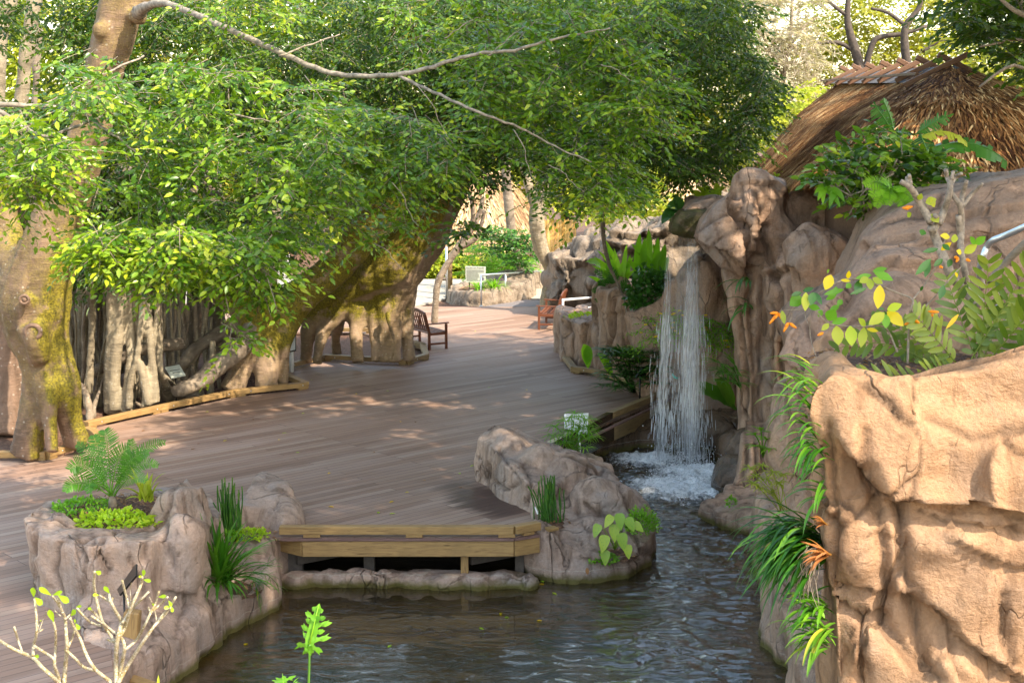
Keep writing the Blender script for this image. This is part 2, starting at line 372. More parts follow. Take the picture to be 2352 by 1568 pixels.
M_DECK = t.set(c, rg, t.bump(hb, .5, .012), Specular_IOR_Level=.35)

t = NT("water"); geo = t.node("ShaderNodeNewGeometry"); pos = geo.outputs['Position']
def dist_to(p):
    s_ = t.node("ShaderNodeVectorMath", operation='DISTANCE'); t.l(pos, s_.inputs[0]); s_.inputs[1].default_value = p; return s_.outputs['Value']
dF = dist_to((2.9, 24.2, WZ))
mpw = t.node("ShaderNodeMapping"); mpw.inputs['Scale'].default_value = (1, 1.9, 1); t.l(pos, mpw.inputs[0])
n1 = t.noise(mpw.outputs[0], 2.1, 4, .55, .8); n2 = t.noise(mpw.outputs[0], 5.5, 3, .5, .5); n3 = t.noise(mpw.outputs[0], 13, 3, .55, .6)
ring = t.math('SINE', t.math('MULTIPLY', t.math('ADD', dF, t.math('MULTIPLY', n1, .9)), 17.0))
amp = t.ramp(t.math('DIVIDE', dF, 16.0), [(0, 1), (.25, .75), (.5, .45), (.75, .30), (1, .22)])
h = t.math('ADD', t.math('MULTIPLY', n1, .55), t.math('ADD', t.math('MULTIPLY', n2, .42), t.math('ADD', t.math('MULTIPLY', n3, .22), t.math('MULTIPLY', ring, .055))))
h = t.math('MULTIPLY', h, amp)
murk = t.noise(mpw.outputs[0], .9, 4)
M_WATER = t.set(t.ramp(murk, [(.35, (.010, .007, .002)), (.65, (.050, .026, .005))]), .045, t.bump(h, 1.0, .10), IOR=1.5, Specular_IOR_Level=1.0, Coat_Weight=.8, Coat_Roughness=.03)

M_CONC = flat("pavement_concrete", (.33, .30, .25), .85, bumpy=.2, var=.12, scale=3)
# ground: sunk under the pond and the deck, mulch elsewhere
def inpond(x, y): return -7.5 < x < 4.2 and 3 < y < 31.5
bm = bmesh.new(); NXg, NYg = 150, 150
xs = [-160 + 320 * (i / NXg) if False else 0 for i in range(NXg + 1)]
def spread_(i, n, lo, hi, mid0, mid1):
    # fine between mid0..mid1, coarse outside
    a = n // 6; b = n - a
    if i <= a: return lo + (mid0 - lo) * (i / a)
    if i >= b: return mid1 + (hi - mid1) * ((i - b) / (n - b))
    return mid0 + (mid1 - mid0) * (i - a) / (b - a)
grid = []
for j in range(NYg + 1):
    row = []
    for i in range(NXg + 1):
        x = spread_(i, NXg, -400, 400, -16, 16); y = spread_(j, NYg, -60, 800, 0, 60)
        z = -.06 + .04 * noise.noise(Vector((x * .7, y * .7, 0)))
        inside = -7.5 < x < 4.4 and 2 < y < 31
        if inside: z = -1.15 + .03 * noise.noise(Vector((x, y, 3)))
        elif y <= 31 and x >= 4.4: z = -.9
        elif y < 15: z = -1.0
        row.append(bm.verts.new((x, y, z)))
    grid.append(row)
for j in range(NYg):
    for i in range(NXg): bm.faces.new((grid[j][i], grid[j][i + 1], grid[j + 1][i + 1], grid[j + 1][i]))
me = bpy.data.meshes.new("ground"); bm.to_mesh(me); bm.free()
me.polygons.foreach_set("use_smooth", [True] * len(me.polygons))
link("ground", me, None, [M_SOIL])['kind'] = 'structure'

def g2(x, y, z=0): v = G(x, y, z); return (v.x, v.y)
FE = 17.86   # front edge of the deck
deckpts = [(-12, 8), (-3.46, 8), g2(262, 1568), g2(250, 1440), (-4.3, 15.6), (-3.6, 17.1), (-3.1, FE), (-2.98, FE), g2(1180, 1236), g2(1226, 1222),
           (.6, 19.6), (1.0, 21.5), (.8, 22.5), g2(1290, 1025), g2(1350, 990), g2(1527, 912), g2(1380, 862), g2(1318, 856), g2(1298, 826), g2(1272, 800),
           (2.6, 36), (3, 42.0), g2(1240, 701), g2(1105, 705), g2(950, 703), (-7, 43), (-12, 41), (-12, 36), (-9, 34),
           (-8.3, 32), g2(640, 800), g2(655, 850), g2(745, 828), g2(930, 838), g2(975, 827), g2(972, 803), g2(935, 795),
           (-3.2, 37), (-9.5, 37), (-9.5, 31.5), g2(560, 872), g2(700, 892), g2(540, 912), g2(200, 985), g2(205, 1005), g2(228, 1020), g2(105, 1056), g2(-60, 1056), (-12, 23)]
# two clean sheets: the main walk and the strip behind the second banyan
main = [(-12, 8), (-3.46, 8), g2(262, 1568), g2(250, 1440), (-4.3, 15.6), (-3.6, 17.1), (-3.1, FE), (-2.98, FE), (g2(1180, 1238)[0], FE), (.42, 18.3),
        (.6, 19.6), (1.0, 21.5), (.8, 22.5), g2(1290, 1025), g2(1350, 990), g2(1527, 914), g2(1380, 864), g2(1318, 858), g2(1298, 828), g2(1272, 800),
        (2.6, 36), (3, 42.0), g2(1240, 703), g2(1105, 705), g2(950, 703), (-4.5, 42.3), g2(930, 793), g2(975, 800), g2(982, 827), g2(936, 839), g2(745, 829), g2(650, 850),
        g2(700, 893), g2(540, 912), g2(200, 985), g2(230, 1020), g2(107, 1057), g2(-60, 1057), (-12, 23)]
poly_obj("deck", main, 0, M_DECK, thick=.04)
back = [g2(928, 792), (-4.6, 42.2), (-12, 42.2), (-12, 36.2), (-3.9, 36.2)]
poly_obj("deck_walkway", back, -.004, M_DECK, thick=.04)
poly_obj("ramp", [g2(1105, 705.6), g2(1243, 703.6), g2(1243, 690), g2(1208, 688), g2(1165, 694)], .004, NT("ramp_boards").set((.17, .15, .15), .6), thick=.03)
poly_obj("pavement", [(-30, 42.25), (-4.8, 42.25), g2(948, 703.5), (-2.0, 43.5), (-1.5, 47), (3, 48.4), (3, 49), (-30, 49)], -.002, M_CONC, thick=.05)
poly_obj("path", [(0.6, 43.4), (3.3, 42.5), (4.2, 46.2), (.5, 46.5)], -.002, M_CONC, thick=.05)
# water sheet
def wave(x, y):
    dx, dy = x - 3.0, y - 24.6; r = math.hypot(dx, dy); q = Vector((x, y, 0)); wp = noise.noise(q * .9) * 1.3 + noise.noise(q * 2.7) * .35
    a = .020 * math.exp(-((r - .5) / 3.2) ** 2) + .0165 * sm(-.2, 2.0, x) * sm(1, 3, r) + .008 * math.exp(-((x + 3.2) ** 2 + (y - 14.3) ** 2) / 2.2) + .0012
    a *= .55 + .9 * max(0, .5 + noise.noise(q * .8 + Vector((3, 3, 3))))
    return a * (math.sin((r + wp * .8) * 15) * .45 + math.sin((r * .96 + dx * .12 + wp) * 23 + 1) * .28 + 1.1 * noise.noise(Vector((x * 2.2 + wp, y * 6.5, 1))) + .9 * noise.noise(Vector((x * 5, y * 15, 5))))
bm = bmesh.new(); X0, X1, Y0_, Y1_ = -4.6, 4.6, 12.6, 27.4; nx_, ny_ = 230, 400; g_ = []
for j in range(ny_ + 1):
    y_ = Y0_ + (Y1_ - Y0_) * j / ny_; g_.append([bm.verts.new((X0 + (X1 - X0) * i / nx_, y_, WZ + wave(X0 + (X1 - X0) * i / nx_, y_))) for i in range(nx_ + 1)])
for j in range(ny_):
    for i in range(nx_): bm.faces.new((g_[j][i], g_[j][i + 1], g_[j + 1][i + 1], g_[j + 1][i]))
c4 = [bm.verts.new((x, y, WZ - .004)) for x, y in ((-7.4, 2), (5.5, 2), (5.5, 28.5), (-7.4, 28.5))]
for lo, hi, e_ in (((-7.4, 2), (5.5, Y0_), 0), ((-7.4, Y0_), (X0, 28.5), 0), ((X1, Y0_), (5.5, 28.5), 0), ((X0, Y1_), (X1, 28.5), 0)):
    bm.faces.new([bm.verts.new((x, y, WZ)) for x, y in ((lo[0], lo[1]), (hi[0], lo[1]), (hi[0], hi[1]), (lo[0], hi[1]))])
for v in c4: bm.verts.remove(v)
me = bpy.data.meshes.new("pond_water"); bm.to_mesh(me); bm.free(); me.polygons.foreach_set("use_smooth", [True] * len(me.polygons))
link("pond_water", me, None, [M_WATER])['kind'] = 'structure'

# ================================================================ timber kerbs
def kerb(label, pts, h=.10, wd=.14, lift=.045, m=M_PINE, blocks=1.3, cat='kerb', group=None, z=0.0, name='timber_kerb'):
    """pts: world xy corner points; a rail on blocks"""
    pts = [Vector((p[0], p[1], z)) for p in pts]
    root = empty(name, pts[0], label, cat, group)
    for i in range(len(pts) - 1):
        a, b = pts[i], pts[i + 1]; d = (b - a).normalized(); L = (b - a).length
        board('rail', a + Vector((0, 0, lift + h / 2)), b + Vector((0, 0, lift + h / 2 + .0015 * (i % 2))) - d * .004, wd, h, m, root, .008)
        n = max(1, int(L / blocks))
        for k in range(n + 1):
            q = a + d * (.10 + (L - .2) * k / n)
            board('spacer_block', q - d * .09 + Vector((0, 0, lift / 2 + .001)), q + d * .09 + Vector((0, 0, lift / 2 + .001)), wd * .86, lift - .004, m, root, .004)
        for k in range(int(L / 1.4) + 1):
            q = a + d * min(L - .1, .3 + 1.4 * k) + Vector((0, 0, lift + h / 2))
            mb = MB(); side = d.cross(Vector((0, 0, 1))); mb.tube([q + side * (wd / 2 - .004), q + side * (wd / 2 + .005)], .013, 8, .5); mb.build('bolt_head', M_STEEL, root)
    return root
kerb("long timber kerb rail on blocks between the deck and the cluster of hanging fig roots", [g2(198, 986), g2(365, 948), g2(541, 911), g2(703, 893), g2(655, 872)], m=M_PINE)
kerb("low timber kerb around the foot of the leaning fig trunk at the left edge", [g2(-70, 1056), g2(107, 1056), g2(231, 1019), g2(214, 1003), g2(196, 998)], m=M_PINE)
kerb("aged timber kerb around the arched mossy fig roots beside the left bench", [g2(652, 852), g2(744, 828), g2(936, 838), g2(979, 826), g2(971, 801), g2(935, 793), (-3.55, 36.1), (-5.3, 36.1)], m=M_PINED)
kerb("timber kerb rail bending round the rock wall towards the waterfall", [g2(1296, 826), g2(1318, 856), g2(1382, 864), g2(1526, 913)], m=M_PINED)
# front edge of the deck: rail, deck nosing, fascia, supports
fr = empty("deck_edge", (-1.5, FE, 0), "yellow timber rail and fascia along the front edge of the deck above the pond", "deck edge")
e0 = Vector((-3.02, FE + .04, 0)); e1 = Vector((g2(1180, 1236)[0], FE + .04, 0)); e2 = Vector((*g2(1229, 1222), 0)) + Vector((.05, 0, 0))
ZU = Vector((0, 0, 1))
board('rail', e0 + ZU * .093, e1 + ZU * .093, .13, .105, M_PINE, fr, .008); board('rail', e1 + ZU * .0945 + Vector((.002, 0, 0)), e2 + ZU * .0945, .13, .105, M_PINE, fr, .008)
for q in (e0 + Vector((.42, 0, 0)), e0 + Vector((1.75, 0, 0)), e1 - Vector((.09, 0, 0))): board('spacer_block', q - Vector((.11, 0, -.021)), q + Vector((.11, 0, .021)), .12, .038, M_PINE, fr, .004)
qd = (e2 - e1).normalized()
for s_ in (.12, .5): board('spacer_block', e1 + qd * s_ + ZU * .021, e1 + qd * (s_ + .16) + ZU * .021, .12, .038, M_PINE, fr, .004)
f0 = Vector((-2.72, FE - .012, -.145)); f1 = Vector((e1.x, FE - .012, -.145))
board('fascia_board', f0, f1, .045, .205, M_PINE, fr, .004)
board('fascia_board', f1 + Vector((.004, .003, 0)), Vector((e2.x, e2.y - .07, -.145)), .045, .205, M_PINE, fr, .004)
board('fascia_board', f0 + Vector((-.45, .33, 0)), f0 + Vector((-.004, .003, 0)), .045, .205, M_PINE, fr, .004)
M_NOSE = wood_mat("nosing_wood", (.17, .095, .08), (.10, .05, .04), knots=False)
board('nosing_board', Vector((-3.0, FE - .03, -.019)), Vector((e1.x, FE - .03, -.019)), .05, .032, M_NOSE, fr, .003)
board('nosing_board', Vector((e1.x + .003, FE - .028, -.019)), Vector((e2.x, e2.y - .085, -.019)), .05, .032, M_NOSE, fr, .003)
for x_, w_, m_ in ((-2.88, .18, M_POSTD), (-.62, .10, M_PINE), (-1.9, .14, M_POSTD), (.1, .12, M_POSTD)):
    board('support_post', (x_, FE + .14 + .3 * (m_ is M_POSTD), -1.1), (x_, FE + .14 + .3 * (m_ is M_POSTD), -.25), w_, w_, m_, fr, .004, up=Vector((0, 1, 0)))
board('joist', (-2.85, FE + .30, -.36), (-2.0, FE + .9, -.36), .06, .2, M_POSTD, fr); board('joist', (-.55, FE + .30, -.36), (.25, FE + .8, -.36), .06, .2, M_POSTD, fr)
board('joist', (-2.9, FE + 1.3, -.45), (.5, FE + 1.3, -.45), .06, .6, NT("shade_timber").set((.03, .022, .018), .8), fr)  # near-black board behind the joists, under-deck shade put into its colour
# edge of the deck beside the falls
re = empty("deck_edge", Vector((*g2(1350, 990), 0)), "wet dark timber rail and fascia of the deck edge beside the falling water", "deck edge")
r0 = Vector((*g2(1232, 1052), 0)); r1 = Vector((*g2(1400, 966), 0)); r2 = Vector((*g2(1527, 913), 0)); off = Vector((.06, -.10, 0)); rd_ = (r2 - r0).normalized()
board('rail', r0 + ZU * .10 + rd_ * .1, r1 + ZU * .10, .13, .115, M_WETW, re, .006); board('rail', r1 + rd_ * .003 + ZU * .101, r2 + ZU * .101, .13, .115, M_PINED, re, .006)
board('fascia_board', r0 + off + Vector((0, 0, -.19)), r1 + off + Vector((0, 0, -.19)), .045, .30, M_WETW, re, .004)
board('fascia_board', r1 + rd_ * .003 + off + Vector((0, 0, -.19)), r2 + off * 1.0 + Vector((0, 0, -.19)), .045, .30, M_PINED, re, .004)
board('nosing_board', r0 + off * 1.1 + Vector((0, 0, -.02)), r2 + off * 1.1 + Vector((0, 0, -.02)), .06, .03, M_NOSE, re, .003)
# bottom left: timber post and rail stub at the pond corner
bl = empty("timber_post", G(283, 1545, 0), "square timber post with a short rail at the pond corner behind the bare frangipani stems", "post")
pb = P(287, 1568, 14.2)
board('post', P(284, 1700, 14.25), P(305, 1402, 14.25), .16, .14, M_PINE, bl, .01, up=Vector((0, 1, 0)))
board('rail', P(283, 1560, 13.9), P(400, 1600, 13.4), .14, .12, M_PINE, bl, .01)

# ================================================================ rocks
def vhash(c):
    v = noise.cell_vector(c * 7.31 + Vector((11.7, 3.1, 5.9))); return Vector((v.x - .5, v.y - .5, v.z - .5)) * 2
def solid_mesh(chunks, voxel, smooth):
    bm = bmesh.new()
    for ch in chunks:
        k = ch[0]
        if k == 'foot':      # ('foot', [(x,y,ztop)...], z0, taper)
            pts, z0 = ch[1], ch[2]; tp = ch[3] if len(ch) > 3 else .12
            cx = sum(p[0] for p in pts) / len(pts); cy = sum(p[1] for p in pts) / len(pts); cz = sum(p[2] for p in pts) / len(pts)
            pts = [(p[0], yc(p[1]), p[2]) for p in pts]
            cy = sum(p[1] for p in pts) / len(pts); lo = [bm.verts.new((p[0], p[1], z0)) for p in pts]
            hi = [bm.verts.new((cx + (p[0] - cx) * (1 - tp), cy + (p[1] - cy) * (1 - tp), p[2])) for p in pts]
            c0 = bm.verts.new((cx, cy, z0)); c1 = bm.verts.new((cx, cy, cz + (ch[4] if len(ch) > 4 else .03)))
            n = len(pts)
            for i in range(n):
                j = (i + 1) % n
                bm.faces.new((lo[i], lo[j], hi[j], hi[i])); bm.faces.new((hi[i], hi[j], c1)); bm.faces.new((lo[j], lo[i], c0))
        elif k == 'slab':    # ('slab', layout outline, depth Y, thickness, front bulge, back scale)
            pts, Y, th = ch[1], ch[2], ch[3]; bu = ch[4] if len(ch) > 4 else .2; bs = ch[5] if len(ch) > 5 else .8
            fr_ = [P(p[0], p[1], (p[2] if len(p) > 2 else Y)) for p in pts]
            c = sum(fr_, Vector()) / len(fr_); n = len(pts)
            inner = [c + (p - c) * .66 + Vector((0, -bu * .75, 0)) for p in fr_]
            kx = (Y + th) / Y; bk = [Vector(((c.x + (p.x - c.x) * bs) * kx, p.y + th, c.z + (p.z - c.z) * bs)) for p in fr_]
            A = [bm.verts.new(p) for p in fr_]; I = [bm.verts.new(p) for p in inner]; B = [bm.verts.new(p) for p in bk]
            cf = bm.verts.new(c + Vector((0, -bu, 0))); cb = bm.verts.new(Vector((c.x * kx, c.y + th, c.z)))
            for i in range(n):
                j = (i + 1) % n
                bm.faces.new((A[i], A[j], B[j], B[i])); bm.faces.new((A[j], A[i], I[i], I[j])); bm.faces.new((I[j], I[i], cf)); bm.faces.new((B[i], B[j], cb))
        elif k == 'ell':     # ('ell', centre, (rx,ry,rz), rotation euler)
            m_ = Matrix.Translation(ch[1]) @ (Matrix.Rotation(ch[3], 4, 'Y') if len(ch) > 3 else Matrix.Identity(4)) @ Matrix.Diagonal((*ch[2], 1))
            bmesh.ops.create_icosphere(bm, subdivisions=3, radius=1, matrix=m_)
        elif k == 'tube':
            q = MB(); q.tube(ch[1], ch[2], 10); vs = [bm.verts.new(v) for v in q.v]
            for f in q.f: bm.faces.new([vs[i] for i in f])
    bmesh.ops.recalc_face_normals(bm, faces=bm.faces[:])
    me = bpy.data.meshes.new("tmp"); bm.to_mesh(me); bm.free()
    o = bpy.data.objects.new("tmp", me); COL.objects.link(o)
    r = o.modifiers.new("r", 'REMESH'); r.mode = 'VOXEL'; r.voxel_size = voxel
    if smooth: s = o.modifiers.new("s", 'SMOOTH'); s.factor = .5; s.iterations = smooth
    dg = bpy.context.evaluated_depsgraph_get(); ev = o.evaluated_get(dg)
    out = bpy.data.meshes.new_from_object(ev); bpy.data.objects.remove(o); bpy.data.meshes.remove(me)
    return out
def rock(name, chunks, m, voxel=.06, smooth=4, lump=(.10, .9), facet=(.10, 1.3), crack=.05, vstretch=.55, fine=.012, basins=(), seed=0, parent=None, shear=.0, grooves=()):
    me = solid_mesh(chunks, voxel, smooth)
    n = len(me.vertices); co = np.empty(n * 3); me.vertices.foreach_get("co", co); nr = np.empty(n * 3); me.vertices.foreach_get("normal", nr)
    co = co.reshape(-1, 3); nr = nr.reshape(-1, 3); ck = np.zeros(n); sv = Vector((seed * 3.7, seed * 1.9, seed * 5.3))
    la, ls = lump; fa, fs = facet
    for i in range(n):
        p = Vector(co[i]); N = Vector(nr[i]); q0 = p + sv
        wv = noise.noise_vector(q0 * .9) * .35 + noise.noise_vector(q0 * 2.6) * .10
        q = q0 + wv; q = Vector((q.x + shear * q.z, q.y, q.z * vstretch))
        d = la * noise.noise(q * ls) + la * .3 * noise.noise(q * ls * 2.1)
        r1 = abs(noise.noise(q * fs * .85 + Vector((7, 1, 3)))); r2 = abs(noise.noise(q * fs * 1.7 + Vector((2, 9, 4))))
        d += fa * (.45 - 2.1 * min(r1, .45)) + fa * .45 * (min(r2, .4) * 2.2 - .4)
        dd, pp = noise.voronoi(q * fs * .8)
        d += fa * .5 * (q * fs * .8 - pp[0]).dot(vhash(pp[0]))
        e = dd[1] - dd[0]; gate = sm(-.05, .2, noise.noise(q * .7 + Vector((5, 2, 9))))
        c_ = 1 - sm(0, .055, e)
        dd2, pp2 = noise.voronoi(q * fs * 2.3); e2 = dd2[1] - dd2[0]
        c2 = (1 - sm(0, .05, e2)) * .5 * sm(.12, .3, noise.noise(q * 1.5 + Vector((1, 8, 4))))
        cc = max(c_ * gate, c2); d -= crack * cc
        d += fine * .8 * noise.fractal(q0 * 6, .9, 2.1, 2)
        co[i] = p + N * d; ck[i] = cc
    if grooves:
        X = co[:, 0]; Yv = co[:, 1]; Zv = co[:, 2] - HZ; ff_ = Yv * cp - Zv * sp_; uu = Yv * sp_ + Zv * cp
        PX = CX + FPX * X / ff_; PY = CY - FPX * uu / ff_; face = np.clip(.75 - nr[:, 1] * 2.0 - .5, 0, 1); add = np.zeros(n)
        wob = np.array([noise.noise(Vector((a_ / 37, b_ / 37, 1))) for a_, b_ in zip(PX, PY)]) * 9; PX = PX + wob; PY = PY + np.roll(wob, 1) * .0 + wob * .6
        for (kind, pts, w_, dep) in grooves:
            best = np.full(n, 1e9); sgn = np.zeros(n)
            for i in range(len(pts) - 1):
                ax, ay = pts[i]; bx_, by_ = pts[i + 1]; dx, dy = bx_ - ax, by_ - ay; L2 = dx * dx + dy * dy + 1e-9
                tt = np.clip(((PX - ax) * dx + (PY - ay) * dy) / L2, 0, 1); ex = PX - (ax + dx * tt); ey = PY - (ay + dy * tt); ds = np.sqrt(ex * ex + ey * ey)
                m_ = ds < best; best[m_] = ds[m_]; sgn[m_] = np.sign(dx * ey - dy * ex)[m_]
            if kind == 'g': add -= dep * np.exp(-(best / w_) ** 2 * 1.6); ck = np.maximum(ck, .8 * np.exp(-(best / (w_ * .35 + 2)) ** 2))
            else:   # step: the side left of the direction (image above for left-to-right lines) stands out, the other is undercut
                lo = sgn > 0; add -= np.where(lo, dep * np.clip(1 - best / (w_ * 2.2), 0, 1) ** 1.3, 0); add += np.where(~lo, dep * .55 * np.clip(1 - best / (w_ * 2.5), 0, 1), 0)
                ck = np.maximum(ck, .6 * np.exp(-(best / (w_ * .12 + 2)) ** 2) * lo)
        co += nr * (add * face)[:, None]
    for (bx, by, rr, zt) in basins:
        by = yc(by)
        dx = co[:, 0] - bx; dy = co[:, 1] - by; rr_ = np.sqrt(dx * dx + dy * dy) / rr
        k = np.clip((1.15 - rr_) / .25, 0, 1); hit = (co[:, 2] > zt) & (k > 0)
        co[hit, 2] = co[hit, 2] * (1 - k[hit]) + zt * k[hit]
    me.vertices.foreach_set("co", co.ravel()); at = me.attributes.new("crack", 'FLOAT', 'POINT'); at.data.foreach_set("value", ck.astype(np.float32))
    me.polygons.foreach_set("use_smooth", [True] * len(me.polygons)); me.name = name; me.materials.clear(); me.update()
    return link(name, me, parent, [m])
def soil(cx, cy, r, z, label, group="mulch beds in the rock planters", parent=None, sx=1.0):
    cy = yc(cy); bm = bmesh.new(); bmesh.ops.create_circle(bm, cap_ends=True, cap_tris=True, segments=40, radius=r)
    bmesh.ops.subdivide_edges(bm, edges=bm.edges[:], cuts=5, use_grid_fill=True)
    for v in bm.verts: v.co = Vector((cx + v.co.x * sx, cy + v.co.y, z + .03 * noise.noise(v.co * 7) + .06 * (1 - (v.co.xy.length / r) ** 2)))
    me = bpy.data.meshes.new("mulch"); bm.to_mesh(me); bm.free(); 
    mb = MB(); rn = random.Random(int(cx * 100))
    for k in range(int(260 * r * r * 3)):
        a = rn.uniform(0, 6.28); q = r * math.sqrt(rn.random()) * .97; p = Vector((cx + math.cos(a) * q * sx, cy + math.sin(a) * q, z + .035 + .06 * (1 - (q / r) ** 2)))
        mb.leaf(p, (rn.uniform(-1, 1), rn.uniform(-1, 1), rn.uniform(-.3, .4)), (rn.uniform(-.5, .5), rn.uniform(-.5, .5), 1), rn.uniform(.03, .08), rn.uniform(.012, .03), tint=rn.random())
    o = link("mulch", me, parent, [M_SOIL]); ch = mb.build("bark_chips", L_BROWN, o); ch["kind"] = "stuff"
    if parent is None: tag(o, label, "mulch", kind='stuff')
    return o

# --- left planter rock
pl = rock("planter_rock", [
    ('foot', [(-5.62, 17.2, .80), (-5.60, 16.3, .86), (-5.15, 15.6, .85), (-4.5, 15.25, .84), (-3.95, 15.45, .86), (-3.6, 16.2, .70), (-3.55, 17.2, .60), (-3.9, 18.2, .55), (-4.9, 18.3, .58)], -1.2, -.07, -.05),
    ('foot', [(-4.30, 16.5, 1.0), (-3.85, 16.3, 1.12), (-3.65, 16.9, 1.0), (-4.0, 17.4, 1.05)], -1, .15),
    ('foot', [(-4.75, 15.25, .25), (-4.42, 13.9, -.05), (-3.98, 13.95, -.1), (-3.5, 15.3, -.2), (-3.2, 16.6, -.1), (-3.9, 16.9, .5)], -1.3, .1),
    ('foot', [(-4.1, 15.6, -.1), (-3.75, 15.5, -.15), (-3.2, 16.55, -.17), (-2.88, 17.35, -.17), (-3.0, 18.0, -.1), (-3.6, 17.9, .1)], -1.3, .06, -.03),
    ('foot', [(-3.5, 17.4, .1), (-3.12, 17.5, .05), (-2.95, 18.3, .05), (-2.86, 18.8, .10), (-3.1, 19.6, .42), (-3.5, 19.7, .48), (-3.75, 18.6, .3)], -1.2, .08, 0),
    ('ell', E((-3.05, 18.95, .02)), (.24, .55, .26)), ('ell', E((-5.20, 16.3, .48)), (.32, .42, .42)), ('ell', E((-4.45, 15.5, .42)), (.42, .30, .46)), ('ell', E((-3.75, 15.9, .50)), (.30, .36, .52)), ('ell', E((-4.9, 15.75, .10)), (.36, .3, .5)), ('ell', E((-3.65, 17.0, .6)), (.25, .3, .5)),
], M_ROCK, .040, 5, lump=(.11, .95), facet=(.085, 1.0), crack=.045, vstretch=.62, seed=1, grooves=[('g', [(247, 1161), (243, 1188), (231, 1232), (235, 1275), (246, 1303), (257, 1316)], 5, 0.09), ('g', [(191, 1188), (175, 1226), (180, 1253), (197, 1289)], 8, 0.05), ('s', [(120, 1174), (123, 1210), (142, 1234), (175, 1234)], 12, 0.06), ('g', [(342, 1188), (339, 1232), (328, 1289)], 10, 0.05), ('g', [(465, 1139), (481, 1180), (498, 1234)], 10, 0.12), ('s', [(396, 1360), (465, 1363), (552, 1346)], 14, 0.06), ('g', [(213, 1204), (216, 1262), (221, 1284)], 5, 0.05), ('g', [(96, 1166), (82, 1221), (79, 1275)], 9, 0.06), ('g', [(131, 1248), (126, 1316), (142, 1371)], 8, 0.05), ('g', [(377, 1199), (383, 1248), (399, 1303)], 9, 0.06), ('g', [(301, 1289), (323, 1344), (345, 1398), (355, 1467)], 10, 0.06), ('g', [(438, 1371), (410, 1412), (405, 1461)], 9, 0.05), ('g', [(492, 1371), (500, 1412)], 8, 0.05), ('s', [(541, 1234), (588, 1232), (640, 1232)], 8, 0.04), ('g', [(561, 1248), (569, 1289), (563, 1319)], 8, 0.05)], basins=[(-4.75, 17.0, .72, .70), (-3.38, 17.0, .30, -.28), (-3.38, 18.35, .34, -.02)])
tag(pl, "tall pale faux rock planter holding the big cycad at the left of the pond", "rock planter")
soil(-4.75, 17.0, .80, .68, "", parent=pl); soil(-3.36, 17.0, .33, -.30, "", parent=pl); soil(-3.38, 18.35, .37, -.04, "", parent=pl)
# small hatch and plug in its side
mb = MB(); c_ = P(163, 1304, 15.36); mb.box(c_, (.20, .03, .25), Matrix.Rotation(.35, 3, 'Z'), .5); hx = mb.build("access_hatch", flat("hatch_paint", (.27, .20, .15), .6, bumpy=.3), pl)
mb = MB(); q = P(170, 1306, 15.28); mb.tube([q, q + Vector((0, -.03, 0))], .016, 10); mb.build("latch", M_STEEL, hx)
mb = MB(); q = P(204, 1294, 15.24); mb.tube([q + Vector((0, .1, 0)), q + Vector((.01, -.025, 0))], .075, 20); mb.build("rust_plug", flat("rust_disc", (.16, .075, .03), .8, bumpy=.4, var=.35), pl)

# --- low stone kerb at the water under the front edge
ks = []
rn = random.Random(5); x_ = -3.0
while x_ < .1:
    w_ = rn.uniform(.28, .5); yy = FE + .42 + .05 * math.sin(x_ * 2) - (.25 * sm(-.1, .6, x_))
    ks.append(('ell', E((x_ + w_ / 2, yy, -.62 + rn.uniform(-.02, .02))), (w_ * .62, .2, .145)))
    x_ += w_ * .92
ks.append(('foot', [(-3.1, FE + .32, -.54), (.25, FE + .28, -.54), (.25, FE + .7, -.54), (-3.1, FE + .7, -.54)], -1.1, .02))
o = rock("stone_kerb", ks, M_ROCK, .035, 3, lump=(.03, 2.2), facet=(.035, 2.6), crack=.03, vstretch=.6, seed=2)
tag(o, "low kerb of pale stones with green algae along the water under the deck edge", "stone kerb")

